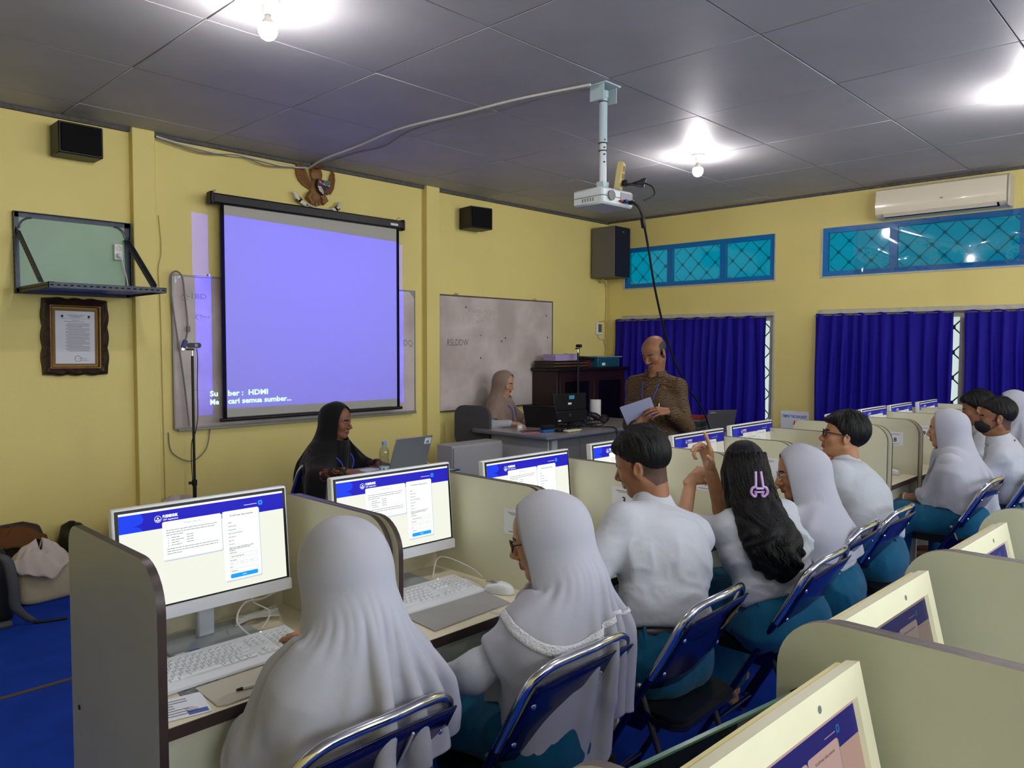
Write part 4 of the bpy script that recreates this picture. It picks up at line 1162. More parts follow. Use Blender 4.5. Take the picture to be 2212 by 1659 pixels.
desk_cable('tied bundle of white cables behind the nearest keyboard', [[(1.05, 2.05, .762), (1.03, 2.09, .80), (1.08, 2.14, .83), (1.16, 2.17, .82), (1.25, 2.18, .84)], [(1.10, 2.08, .758), (1.15, 2.12, .79), (1.12, 2.17, .82), (1.18, 2.22, .84), (1.26, 2.23, .85)]] + [[(1.06 + .004 * i, 2.16 + .006 * i, .760 + .004 * (i % 4)), (1.12, 2.165 + .002 * i, .768 + .003 * (i % 3)), (1.20 + .003 * i, 2.15 + .009 * i, .760 + .004 * (i % 4))] for i in range(9)])
desk_cable('white cables trailing behind the second keyboard', [[(1.60, 2.06, .765), (1.66, 2.12, .79), (1.70, 2.2, .80), (1.60, 2.25, .82)], [(1.78, 2.10, .758), (1.84, 2.13, .82), (1.88, 2.02, .80), (1.885, 1.95, .775)]])
t = thing('plastic_bag', 'clear bag with a recycling mark behind the second keyboard', 'bag', (1.655, 2.205, .757))
def bagf(u, v):
    a = 2 * pi * u
    return (.075 * cos(a) * (1 - .35 * v) * (1 + .08 * sin(5 * a + 4 * v)), .035 * sin(a) * (1 - .4 * v) * (1 + .1 * sin(7 * a)), .15 * v + .004 * sin(9 * a))
m = MB(); m.grid(bagf, 36, 10, closed_u=True); m.build('bag_film', bpy.data.materials['clear_plastic'], t, angle=180)
m = MB(); m.tube([(.0, -.036, .095), (.02, -.036, .095), (.01, -.034, .112)], .0025, 5, closed=True); m.build('recycling_mark', INK, t)

# ------------------------------------------------------------------ second row: booths, glass pane, old cream monitors
CRM = mat('green_cream_laminate', rgb(196, 200, 176), .4, spec=.4, noise=.05, nscale=5)
QX = [.688, 1.347, 2.02, 2.69, 3.36, 4.03]
for k in range(5):
    x0, x1 = QX[k] + .001, QX[k + 1] - .001
    yo = .0 - .012 * k
    t = thing('rear_booth', ['nearest booth of the second row, chipped edging, cut by the bottom edge', 'second-row booth with the tall green-cream partition at lower right', 'second-row booth behind the middle cream monitor', 'second-row booth at the far right edge of the picture', 'last second-row booth, beyond the right edge'][k], 'desk', (0, yo, 0), group='booths of the second row')
    up = rrect(-.02, .60, .55, 1.12, .10, 10, (1, .4, 1, 1))
    panel('side_panel', t, x0, x0 + .016, up, CRM, EDGE2)
    panel('side_panel', t, x1 - .016, x1, up, CRM, EDGE2)
    m = MB(); m.box(x0 + .0165, x1 - .0165, .0, .545, .722, .748); m.build('worktop', DESKT, t, smooth=False)
    for xx in (x0, x1 - .016): MB().box(xx, xx + .016, .1, .5, 0, .549).build('leg_panel', CRM, t, smooth=False)
    if k == 0:
        m = MB(); m.box(x0 + .002, x0 + .0165, .40, .47, 1.1195, 1.1206); m.build('chipped_edging', mat('bare_wood_chip', rgb(190, 140, 70), .7), t, smooth=False)
DARKG = thin_glass('dark_tinted_glass', (.26, .31, .28), .02, .07, .8)
t = thing('glass_pane', 'dark tinted glass pane standing behind the nearest cream monitor', 'glass pane', (.712, .652, .60), RAD(-9.0))
MB().box(.0, .60, -.004, .004, .0, .385).build('pane', DARKG, t, smooth=False)
MB().box(.0, .60, -.0042, .0042, .3852, .389).build('green_edge', mat('green_glass_edge', rgb(90, 130, 112), .2), t, smooth=False)
MB().box(.60, .622, -.006, .006, .0, .39).build('black_channel', BLACK, t, smooth=False)
m = MB()
for x in (.05, .57): m.rbox(x, x + .03, -.012, .012, -.60, 0, .002)
m.build('support_post', DGREY, t)
SC_OLD = screen_mats('old', .36, (.98, .62, .58))
CREAM2 = mat('yellowed_monitor_rim', rgb(238, 226, 160), .4)
def old_monitor(label, xr_, yy, zt, rz=-2, smats=None):
    w, h = .50, .335
    t = thing('cream_monitor', label, 'monitor', (xr_ - w / 2 + .015, yy - .072, .749), RAD(rz), group='old cream monitors of the second row')
    tl = RAD(13)
    B = T(0, 0, zt - .749 - h * cos(tl)) @ RX(-tl)
    # front frame with bevelled opening
    m = MB(); bt, bs, bb = .046, .032, .040
    def ring(x0, x1, z0, z1, y): return [(x0, y, z0), (x1, y, z0), (x1, y, z1), (x0, y, z1)]
    R1 = ring(-w / 2, w / 2, 0, h, 0); R2 = ring(-w / 2 + bs, w / 2 - bs, bb, h - bt, 0); R3 = ring(-w / 2 + bs + .004, w / 2 - bs - .004, bb + .004, h - bt - .004, .008); R0 = ring(-w / 2, w / 2, 0, h, .022)
    vs = R0 + R1 + R2 + R3; fs = []
    for a in (0, 4, 8):
        for i in range(4): j = (i + 1) % 4; fs.append((a + i, a + j, a + 4 + j, a + 4 + i))
    m.add(vs, fs, 0, B); m.build('front_frame', CREAM, t, angle=20)
    m = MB(); m.rbox(-w / 2 + .003, w / 2 - .003, .0222, .042, .003, h - .002, .006, M=B); m.build('back_rim', CREAM2, t)
    m = MB(); m.prism([(.0425, .03), (.0425, h - .03), (.10, h - .07), (.10, .07)], w - .12, 'x', -w / 2 + .06, M=B); m.build('back_shell', CREAM, t, angle=30)
    sw, sh = w - 2 * bs - .008, h - bt - bb - .008
    m = MB(); exam_page(m, sw, sh); M2 = B @ T(-sw / 2, .0078, bb + .004) @ RX(pi / 2); m.v = [tuple(M2 @ Vector(v)) for v in m.v]
    m.build('screen', smats or SC_OLD, t, smooth=False)
    m = MB(); m.lathe([(.006, 0), (.005, -.0006)], (w * .18, -.0002, h - .026), 12, axis='y', M=B); m.build('webcam_lens', mat('smoked_lens', rgb(120, 120, 112), .2), t)
    m = MB(); m.tube([(0, .09, .0), (0, .11, .05), (0, .085, .17)], .016, 10); m.rbox(-.10, .10, .02, .15, .0, .012, .004); m.build('stand', CREAM, t)
    return t
old_monitor('old cream-framed monitor in the bottom right foreground', 1.258, .442, 1.09)
old_monitor('middle old cream-framed monitor, dim screen, lower right', 1.90, .515, 1.088, smats=screen_mats('old2', .15, (.98, .70, .72)))
old_monitor('farthest old cream-framed monitor at the right edge', 2.595, .495, 1.088, smats=screen_mats('old3', .34, (.98, .66, .72)))

# ------------------------------------------------------------------ folding chairs
NAVY = mat('navy_steel_paint', rgb(9, 13, 66), .18, spec=.5, coat=.25)
NAVYT = mat('navy_tube_paint', rgb(8, 12, 58), .22, spec=.5, coat=.25)
SEATM = mat('black_vinyl_seat', rgb(18, 18, 20), .35, bump=.06, bscale=250)
BRWN = mat('brown_seat_edge', rgb(52, 40, 38), .4)
def chair_parts():
    d = {}
    w = .205
    top = [(-w, .255, .012), (-w, .02, .43), (-w, -.125, .69), (-w + .004, -.158, .755), (-w + .022, -.178, .792), (-w + .065, -.193, .816), (-w + .13, -.206, .826), (0, -.213, .829)]
    full = top + [(-x, y, z) for x, y, z in top[-2::-1]]
    pts = catmull(full, 6)
    n = len(pts)
    lo = [p for p in pts]
    # painted lower legs, chrome upper bow
    cut = [i for i, p in enumerate(pts) if p[2] < .60]
    i0 = max(i for i in cut if i < n / 2); i1 = min(i for i in cut if i > n / 2)
    m = MB(); m.tube(pts[i0:i1 + 1], .0125, 12); d['back_bow'] = m.mesh('back_bow', CHROME)
    for nm, seg in (('front_leg', pts[:i0 + 1]), ('front_leg.r', pts[i1:])):
        m = MB(); m.tube(seg, .0124, 12); d[nm] = m.mesh('front_leg', NAVYT)
    def bk(u, v):
        x = (w - .008) * (2 * u - 1); z = .545 + .235 * v
        y = -.058 - .145 * v * .93 - .022 * (1 - (2 * u - 1) ** 2)
        zz = z + .018 * (1 - (2 * u - 1) ** 2) * (1 if v > .5 else -1) * abs(2 * v - 1)
        return (x, y, zz)
    m = MB(); m.grid(bk, 16, 8); me = m.mesh('backrest', NAVY, angle=180); d['backrest'] = me
    m = MB()
    for sx in (-1, 1):
        for v in (.22, .72):
            x, y, z = bk(.5 + sx * .44, v); m.sphere((x, y - .004, z), .009, 10, sc=(1, .6, 1))
    d['rivet'] = m.mesh('rivet', CHROME)
    m = MB(); m.prism(rrect(-.19, .19, -.17, .22, .05, 5), .018, 'z', .430); m.prism(rrect(-.178, .178, -.158, .208, .05, 5), .016, 'z', .448); m.m = [0] * len(m.m)
    d['seat'] = m.mesh('seat', SEATM, angle=30)
    for nm, sx in (('rear_leg', -1), ('rear_leg.r', 1)):
        x = sx * (w - .022)
        m = MB(); m.tube([(x, -.015, .53), (x, -.02, .515), (x, -.13, .24), (x, -.225, .012)], .0105, 10); d[nm] = m.mesh('rear_leg', mat('dull_steel_leg', rgb(70, 70, 72), .35, metal=.7))
    m = MB()
    for sx in (-1, 1): m.sphere((sx * (w - .022), -.014, .532), .013, 10); m.cyl((sx * (w - .022), -.225, 0), (sx * (w - .022), -.221, .02), .0135, 10); m.cyl((sx * w, .257, 0), (sx * w, .253, .02), .0155, 10)
    d['end_cap'] = m.mesh('end_cap', STEEL)
    m = MB()
    for sx in (-1, 1): m.prism([(.03, .40), (-.03, .40), (-.07, .455), (-.04, .47), (.02, .46)], .004, 'x', sx * (w - .0125) - .002)
    d['hinge_plate'] = m.mesh('hinge_plate', NAVYT)
    m = MB(); m.tube([(-w + .022, -.178, .13), (w - .022, -.178, .13)], .008, 8); d['rear_crossbar'] = m.mesh('rear_crossbar', CHROME)
    m = MB(); m.tube([(-w, .215, .085), (w, .215, .085)], .008, 8); d['front_crossbar'] = m.mesh('front_crossbar', NAVYT)
    return d
CH = chair_parts()
def chair(label, x, y, rz, pale=False):
    t = thing('folding_chair', label, 'chair', (x, y, 0), RAD(rz), group='folding chairs along the long row')
    for k, me in CH.items():
        if k == 'end_cap' or k == 'rivet' or k == 'hinge_plate':
            # left and right halves stay one small fitting each
            o = link(k, me, t); o['kind'] = 'stuff'
        else: o = link(k.split('.')[0], me, t)
        if k == 'backrest':
            md = o.modifiers.new('sheet', 'SOLIDIFY'); md.thickness = .004
            if pale:
                o['label'] = 'worn grey backrest'
    return t
CHX = [(.955, 1.47, 0, 'folding chair of the nearest girl, back cut by the bottom edge'),
       (1.545, 1.395, -1, 'blue folding chair behind the girl in the lace-trimmed headscarf'),
       (2.165, 1.36, 2, 'folding chair with a torn yellow sticker on its back'),
       (2.89, 1.29, 1, 'folding chair behind the long-haired girl with the hair claw'),
       (3.46, 1.36, 3, 'folding chair behind the girl holding her glasses'),
       (3.955, 1.36, 0, 'folding chair behind the boy with black glasses'),
       (5.245, 1.235, -2, 'folding chair of the girl with clasped hands'),
       (5.87, 1.12, -2, 'folding chair of the boy with the black face mask'),
       (6.46, 1.26, 0, 'folding chair of the dark-haired boy farthest back'),
       (7.02, 1.12, 0, 'folding chair at the far end beside the window wall')]
chairs = [chair(lab, x, y, rz) for x, y, rz, lab in CHX]
# marks on some backs
m = MB(); m.prism([(-.06 + .012 * cos(k * 1.7) + .06 * (k / 8), .0 + .03 * sin(k * 2.1)) for k in range(3)], -.0006, 'y', 0)
R = random.Random(9)
tornp = [(.06, .735), (.10, .755), (.155, .76), (.18, .745), (.17, .715), (.13, .70), (.12, .685), (.085, .68), (.05, .69), (.065, .71)]
m = MB(); vs = [(x, -.058 - .145 * ((z - .545) / .235) * .93 - .022 * (1 - (x / .197) ** 2) - .0055, z) for x, z in tornp]; m.add(vs, [tuple(range(len(vs)))])
m.build('torn_sticker', mat('torn_yellow_sticker', rgb(150, 124, 20), .7, col2=rgb(70, 54, 14), nscale=60), chairs[2], smooth=False)
def backpt(x, z, off): return (x, -.058 - .145 * ((z - .545) / .235) * .93 - .022 * (1 - (x / .197) ** 2) - off, z)
m = MB(); m.tube([backpt(.05, .60, .0055), backpt(.052, .68, .0055), backpt(.055, .745, .0055), backpt(.054, .775, .0055)], .0035, 5); m.build('paint_scratch', mat('white_scratch', rgb(190, 192, 196), .6), chairs[0])
m = MB(); m.tube(catmull([backpt(.05, .745, .0055), backpt(.055, .70, .0055), backpt(.075, .705, .0055)], 5), .0035, 5); m.tube(catmull([backpt(.09, .745, .0055), backpt(.105, .715, .0055), backpt(.12, .735, .0055)], 5), .003, 5); m.build('paint_scratch', mat('white_scratch', rgb(190, 192, 196), .6), chairs[1])

# ------------------------------------------------------------------ teacher's desk and what stands on it
TDT = mat('granite_grey_top', rgb(176, 166, 162), .25, noise=.15, nscale=120, coat=.3)
TDE = mat('grey_rounded_edge', rgb(104, 108, 116), .4)
TDP = mat('grey_white_board', rgb(196, 198, 190), .45)
TDD = mat('mid_grey_board', rgb(128, 126, 124), .5, noise=.05, nscale=6)
t = thing('teacher_desk', 'large grey teacher desk with rounded edge in the corner', 'desk', (0, 0, 0))
m = MB(); m.box(5.075, 7.0, 4.42, 5.375, .772, .8); m.build('desk_top', TDT, t, smooth=False)
m = MB()
m.tube([(7.0, 4.415, .784), (5.10, 4.415, .784), (5.072, 4.43, .784), (5.07, 4.46, .784), (5.07, 5.36, .784), (5.09, 5.385, .784), (7.0, 5.385, .784)], .020, 12); m.build('rounded_edge', TDE, t)
MB().box(5.20, 5.225, 4.53, 5.33, 0, .771).build('side_panel', TDP, t, smooth=False)
MB().box(5.226, 5.30, 4.50, 4.525, 0, .771).build('front_corner', TDP, t, smooth=False)
for a, b in ((5.31, 5.70), (5.703, 6.10), (6.103, 6.50), (6.503, 6.95)):
    MB().box(a, b, 4.56, 4.58, .05, .771).build('front_panel', TDD, t, smooth=False)
MB().box(6.96, 6.985, 4.53, 5.33, 0, .771).build('side_panel', TDP, t, smooth=False)
t = thing('side_cupboard', 'low grey board standing left of the teacher desk', 'cupboard', (4.72, 5.15, 0))
MB().rbox(-.30, .32, -.2, .0, 0, .73, .003).build('body', mat('light_grey_board', rgb(170, 170, 166), .5), t)
MB().box(-.29, .31, -.215, -.2005, .03, .71).build('door', mat('light_grey_board', rgb(170, 170, 166), .5), t, smooth=False)
DZ = .8005
t = thing('teacher_monitor', 'black desktop monitor seen from behind on the teacher desk', 'monitor', (5.90, 4.86, DZ), RAD(-4))
m = MB(); m.rbox(-.235, .235, -.02, .02, .165, .33, .006); m.rbox(-.228, .228, -.045, .015, .045, .1648, .008); m.build('back_shell', BLACK, t)
MB().box(-.222, .222, .0202, .0215, .06, .315).build('screen', emat('teacher_screen', rgb(150, 165, 190), .8), t, smooth=False)
m = MB(); m.rbox(-.03, .03, -.04, -.0, .006, .10, .004); m.rbox(-.11, .11, -.10, .06, .0, .008, .003); m.build('stand', BLACK, t)
m = MB(); m.rbox(-.02, .055, -.0215, -.0202, .275, .312, .0006); m.build('blue_sticker', mat('cyan_sticker', rgb(70, 160, 190), .5), t)
m = MB(); m.rbox(-.035, .015, -.0212, -.0202, .222, .242, .0004); m.rbox(-.2, -.16, -.0462, -.0452, .065, .078, .0004); m.build('white_label', PAPER, t)
m = MB(); m.tube([(-.03 + .011 * cos(a * pi / 8), -.0455, .12 + .013 * sin(a * pi / 8)) for a in range(16)], .0012, 5, closed=True); m.build('badge_ring', GREY, t)
t = thing('teacher_laptop', 'open black laptop in front of the woman in the beige headscarf', 'laptop', (5.63, 4.98, DZ), RAD(-68))
MB().rbox(-.17, .17, .0, .24, 0, .018, .004).build('laptop_base', BLACK, t)
MB().rbox(-.17, .17, -.006, .002, .0, .23, .003, M=T(0, .0, .014) @ RX(RAD(24))).build('laptop_lid', BLACK, t)
t = thing('cable_tangle', 'tangle of black cables and adapters on the teacher desk', 'cable', (0, 0, 0))
R = random.Random(31)
m = MB()
for k in range(16):
    p = [(5.60 + .06 * k * .6 + R.uniform(-.12, .12), 4.66 + .014 * k + R.uniform(-.08, .08), DZ + R.uniform(.006, .03))]
    for j in range(5): p.append((p[-1][0] + R.uniform(-.02, .18), p[-1][1] + R.uniform(-.07, .09), DZ + R.uniform(.006, .05)))
    p = [(min(6.6, a), min(5.05, max(4.5, b)), c) for a, b, c in p]
    m.tube(catmull(p, 5), .0045, 5)
o = m.build('cables', WIRE_B, t); o['kind'] = 'stuff'
for (x, y, a) in ((5.48, 4.62, .3), (5.62, 4.58, -.2), (5.70, 4.64, .5)): MB().rbox(-.06, .06, -.028, .028, 0, .03, .006, M=T(x, y, DZ) @ RZ(a)).build('adapter', BLACK, t)
MB().rbox(-.02, .02, -.008, .008, 0, .016, .003, M=T(6.08, 4.80, DZ + .045) @ RZ(.4)).build('blue_video_plug', mat('blue_vga_plug', rgb(22, 44, 110), .4), t)
MB().tube(catmull([(5.95, 4.62, DZ + .01), (6.02, 4.52, DZ + .015), (6.04, 4.40, DZ + .012), (6.045, 4.378, .76), (6.045, 4.375, .60), (6.05, 4.385, .30)], 6), .006, 6).build('hanging_cable', WIRE_B, t)
t = thing('scanner_handset', 'black handheld scanner lying by the paper roll', 'scanner', (6.36, 4.86, DZ))
MB().tube(catmull([(-.10, .02, .10), (-.05, .0, .085), (.0, -.03, .05), (.06, -.06, .022)], 5), [.03] * 5 + [.036] * 5 + [.024] * 6, 10).build('scanner_body', BLACK, t)
MB().sphere((.10, -.02, .045), .06, 14, sc=(1, .8, .72)).build('scanner_head', BLACK, t)
t = thing('paper_roll', 'white upright roll of paper on the teacher desk', 'paper roll', (6.54, 5.02, DZ))
MB().lathe([(.018, .0), (.058, .0), (.058, .23), (.018, .23)], n=28).build('roll', mat('tissue_white', rgb(216, 212, 208), .9), t, angle=30)
MB().lathe([(.018, .2302), (.017, .18), (.002, .18)], n=20).build('core', mat('card_brown', rgb(140, 116, 90), .8), t)
t = thing('turquoise_box', 'turquoise box beside the black monitor', 'box', (6.33, 5.10, DZ))
MB().rbox(-.08, .08, -.05, .05, 0, .10, .004).build('box', mat('turquoise_card', rgb(90, 196, 196), .5), t); MB().rbox(-.02, .02, -.052, -.0502, .04, .08, .0005).build('dark_label', BLACK, t)
t = thing('blue_folder_box', 'blue box standing behind the turquoise box', 'box', (6.36, 5.24, DZ))
MB().rbox(-.075, .075, -.04, .04, 0, .16, .004).build('box', mat('deep_blue_card', rgb(36, 66, 130), .5), t); MB().box(-.06, .06, -.0412, -.0402, .10, .14).build('label', mat('blue_label', rgb(60, 90, 150), .5), t, smooth=False)
t = thing('board_eraser', 'blue and black felt board eraser on the desk corner', 'eraser', (5.37, 4.68, DZ), RAD(-12))
MB().rbox(-.075, .075, -.03, .03, 0, .028, .003).build('blue_handle', mat('eraser_blue', rgb(26, 90, 160), .5), t); MB().rbox(-.072, .072, -.032, .032, .0285, .066, .012).build('felt_pad', mat('black_felt', rgb(20, 20, 22), .95), t)
t = thing('egg_tray', 'small cream moulded tray beside the eraser', 'tray', (5.54, 4.52, DZ))
m = MB(); m.rbox(-.10, .10, -.035, .035, .012, .024, .005); m.build('tray_top', CREAM, t)
for x in (-.06, 0, .06): MB().lathe([(.012, 0), (.028, .004), (.032, .0125)], (x, 0, 0), 14).build('cup', CREAM, t)
t = thing('pink_folder', 'thin pink folder lying under the eraser', 'folder', (5.30, 4.80, DZ), RAD(-30))
MB().rbox(-.11, .11, -.08, .08, 0, .006, .001).build('cover', mat('pink_card', rgb(196, 96, 120), .6), t); MB().box(-.10, .10, -.07, .07, .0062, .008).build('papers', mat('dark_paper', rgb(70, 60, 66), .6), t, smooth=False)
t = thing('desk_mouse', 'white mouse under the hand at the teacher desk', 'mouse', (5.44, 5.10, DZ), RAD(-60)); link('mouse_shell', MOU, t); link('scroll_wheel', MOW, t)

# ------------------------------------------------------------------ cabinet in the corner and things on it
DW = mat('dark_red_wood', rgb(44, 24, 22), .35, noise=.3, nscale=6, aniso=(1, 1, .15))
DW2 = mat('darker_wood', rgb(26, 15, 15), .35)
t = thing('wood_cabinet', 'dark wooden cabinet against the wall below the fan control', 'cabinet', (0, 0, 0))
MB().rbox(6.36, 7.62, 5.41, 5.775, .0, 1.325, .004).build('body', DW, t)
MB().rbox(6.33, 7.68, 5.375, 5.78, 1.326, 1.36, .006).build('top', DW2, t)
for a, b in ((6.385, 6.98), (6.99, 7.59)):
    d = MB().rbox(a, b, 5.388, 5.4095, .06, 1.29, .003).build('door', DW, t)
    MB().box(a + .09, b - .09, 5.384, 5.3875, .15, 1.21).build('door_glass', mat('black_door_glass', rgb(12, 10, 12), .15), d, smooth=False)
CT = 1.3605
t = thing('board_stack', 'flat stack of brown boards on the cabinet', 'boards', (6.62, 5.57, CT))
for k in range(5): MB().box(-.30 + .01 * (k % 2), .30 - .012 * (k % 3), -.14, .14, .016 * k, .016 * k + .015).build('board', [DW2, mat('brown_board', rgb(92, 66, 40), .6)][k % 2], t, smooth=False)
t = thing('lilac_box', 'lilac box on the stack of boards', 'box', (6.58, 5.55, CT + .080))
MB().rbox(-.19, .13, -.09, .09, 0, .072, .003).build('box', mat('lilac_card', rgb(170, 150, 190), .6), t); MB().rbox(.131, .22, -.08, .08, 0, .078, .01).build('box_end', mat('lilac_card2', rgb(180, 160, 200), .6), t)
t = thing('document_pile', 'dark red and black binders leaning behind the lilac box', 'binder', (6.93, 5.60, CT))
MB().rbox(-.05, .13, -.12, .12, 0, .09, .006).build('red_binder', mat('dark_red_cover', rgb(84, 20, 30), .5), t); MB().rbox(-.10, .17, -.14, .14, .091, .122, .006, M=RY(RAD(4))).build('black_binder', BLACK, t)
t = thing('teal_crate', 'teal plastic crate with a label on the cabinet', 'crate', (7.30, 5.56, CT))
m = MB(); m.rbox(-.21, .21, -.15, .15, 0, .115, .008); m.build('crate', mat('teal_plastic', rgb(24, 84, 104), .5), t)
m = MB()
for k in range(9): m.box(-.19 + .042 * k, -.17 + .042 * k, -.153, -.1503, .01, .10)
o = m.build('ribs', mat('teal_plastic2', rgb(18, 66, 88), .5), t, smooth=False); o['kind'] = 'stuff'
MB().box(-.14, -.08, -.156, -.1535, .02, .05).build('label', PAPER, t, smooth=False)
MB().box(-.23, .25, -.16, .14, .1155, .125).build('papers', mat('grey_papers', rgb(150, 156, 160), .7), t, smooth=False)

# ------------------------------------------------------------------ second laptop table by the curtain
t = thing('window_table', 'small table under the curtain holding the grey laptop', 'table', (6.95, 3.90, 0))
MB().rbox(-.42, .42, -.34, .30, .735, .76, .003).build('table_top', mat('lilac_cloth_top', rgb(120, 108, 150), .6), t)
for sx in (-.38, .38):
    for sy in (-.30, .26): MB().rbox(sx - .02, sx + .02, sy - .02, sy + .02, 0, .7345, .003).build('leg', DW, t)
t = thing('grey_laptop', 'grey laptop with its back to us by the blue curtain', 'laptop', (6.87, 3.735, .7605), RAD(-28))
LT = mat('silver_grey_laptop', rgb(104, 104, 102), .35, metal=.5)
MB().rbox(-.16, .16, .0, .22, 0, .016, .003).build('laptop_base', LT, t)
ld = MB().rbox(-.16, .16, -.005, .002, .0, .215, .003, M=T(0, 0, .012) @ RX(RAD(14))).build('laptop_lid', LT, t)
MB().box(-.14, -.08, -.0062, -.0052, .185, .197, M=T(0, 0, .012) @ RX(RAD(14))).build('lid_mark', mat('lid_mark_grey', rgb(150, 150, 148), .4), ld, smooth=False)
BOT = thin_glass('clear_bottle', (.84, .87, .89), .08, .08, .8)
def bottle(label, x, y, z):
    t = thing('water_bottle', label, 'bottle', (x, y, z), group='plastic water bottles')
    MB().lathe([(.026, 0), (.031, .006), (.032, .05), (.0305, .055), (.032, .062), (.032, .10), (.029, .115), (.032, .125), (.0325, .145), (.026, .168), (.015, .186), (.0135, .192), (.0135, .200)], n=24).build('bottle_body', BOT, t, angle=60)
    MB().lathe([(.0155, .196), (.0155, .216), (.013, .219)], n=20).build('cap', mat('blue_cap', rgb(90, 140, 210), .4), t)
    def lb(u, v): a = pi * 2 * u; return (.0328 * cos(a), .0328 * sin(a), .018 + .036 * v)
    m = MB(); m.grid(lb, 24, 2, closed_u=True); l = m.build('bottle_label', mat('pale_label', rgb(196, 210, 220), .5), t)
    m = MB()
    for k in range(3):
        a = pi * (1.0 + .28 * k); m.box(-.006, .006, -.0003, .0003, .024, .046, M=RZ(a + pi / 2) @ T(0, -.0333, 0))
    m.build('label_print', mat('green_print', rgb(70, 150, 110), .5), l, smooth=False)
bottle('water bottle beside the standing man\'s elbow, on the far table', 6.655, 3.965, .7605)
t = thing('book_pile', 'red and brown books piled on the far table', 'books', (6.98, 4.06, .7605), RAD(10))
for k, (c, h) in enumerate((('brown_book', .03), ('teal_book', .05), ('tan_book', .02), ('red_book', .03))):
    z = (.0, .031, .082, .103)[k]; MB().rbox(-.13, .12, -.09, .09, z, z + h, .003).build('book', mat(c, {'brown_book': rgb(130, 90, 60), 'teal_book': rgb(20, 70, 80), 'tan_book': rgb(150, 100, 80), 'red_book': rgb(140, 50, 50)}[c], .6), t)

# ------------------------------------------------------------------ cloth-covered side table with laptop
CLOTH = mat('pale_blue_tablecloth', rgb(122, 158, 190), .85, sheen=.2, bump=.1, bscale=300)
t = thing('side_table', 'small table of the woman in black, legs under a blue cloth', 'table', (3.17, 4.20, 0))
MB().rbox(-.42, .42, -.27, .27, .72, .742, .003).build('table_top', DW, t)
for sx in (-.38, .38):
    for sy in (-.23, .23): MB().rbox(sx - .018, sx + .018, sy - .018, sy + .018, 0, .7195, .003).build('leg', DW, t)
def clothf(u, v):
    # closed skirt round the table edge dropping with soft folds
    a = 2 * pi * u
    k = 1 / max(abs(cos(a)) , abs(sin(a)))
    x, y = .425 * max(-1, min(1, cos(a) * k)), .275 * max(-1, min(1, sin(a) * k))
    if v < .3: q = v / .3; return (x * q, y * q, .7445)
    q = (v - .3) / .7
    f = .02 * q * sin(a * 13 + sin(a * 3)) + .03 * q
    l = math.hypot(x, y); return (x + f * x / l, y + f * y / l, .7445 - .30 * q)
m = MB(); m.grid(clothf, 128, 16, closed_u=True)
o = m.build('tablecloth', CLOTH, angle=60); o.location = (3.17, 4.20, 0); tag(o, 'pale blue cloth draped over the side table', 'tablecloth')
md = o.modifiers.new('cloth', 'SOLIDIFY'); md.thickness = .002; md.offset = 1
m = MB()
for k in range(5):
    a = k * 2 * pi / 5; m.lathe([(.014, 0), (.014, .0006)], (-.30 + .022 * cos(a), 0, .0 + .022 * sin(a)), 10, axis='y', M=T(0, -.312, .60))
m.build('printed_flower', mat('flower_blue', rgb(90, 116, 170), .85), o)
t = thing('silver_laptop', 'silver laptop with a white number sticker before the woman in black', 'laptop', (3.305, 4.165, .7475), RAD(0))
LS = mat('silver_laptop_shell', rgb(150, 148, 142), .35, metal=.45)
MB().rbox(-.16, .16, .0, .225, .0, .016, .003).build('laptop_base', LS, t)
LM = T(0, 0, .012) @ RX(RAD(20))
ld = MB().rbox(-.16, .16, -.006, .002, .0, .235, .003, M=LM).build('laptop_lid', LS, t)
MB().box(.095, .150, -.0075, -.0062, .175, .22, M=LM).build('sticker', PAPER, ld, smooth=False)
m = MB(); m.text('05', .024, LM @ T(.122, -.0078, .182) @ RX(pi / 2), bold=.0012, align='CENTER'); m.text('KLP 5' if False else 'PC', .012, LM @ T(.128, -.0078, .206) @ RX(pi / 2), align='CENTER'); m.build('sticker_print', INK, ld, smooth=False)
bottle('water bottle on the blue cloth before the woman in black', 3.075, 4.12, .7475)
mouse('white mouse under the hand of the woman in black', 2.905, 4.07, RAD(-70), z=.7475, wire=[(0, .05, .012), (.01, .08, .006), (-.01, .14, .004), (.03, .19, .004)])
t = thing('notebook', 'purple notebook lying beside the silver laptop', 'notebook', (3.06, 4.27, .7475), RAD(8))
MB().rbox(-.075, .075, -.06, .06, 0, .012, .002).build('cover', mat('purple_cover', rgb(84, 70, 120), .5), t); MB().box(-.072, .072, -.057, .057, .0122, .0135).build('page', PAPER, t, smooth=False)
t = thing('white_adapter', 'white cable curled beside the silver laptop', 'cable', (0, 0, 0))
MB().tube(catmull([(3.47, 4.24, .752), (3.52, 4.20, .752), (3.56, 4.26, .758), (3.51, 4.32, .752), (3.46, 4.30, .752)], 8), .004, 6).build('cable', WIRE_W, t)

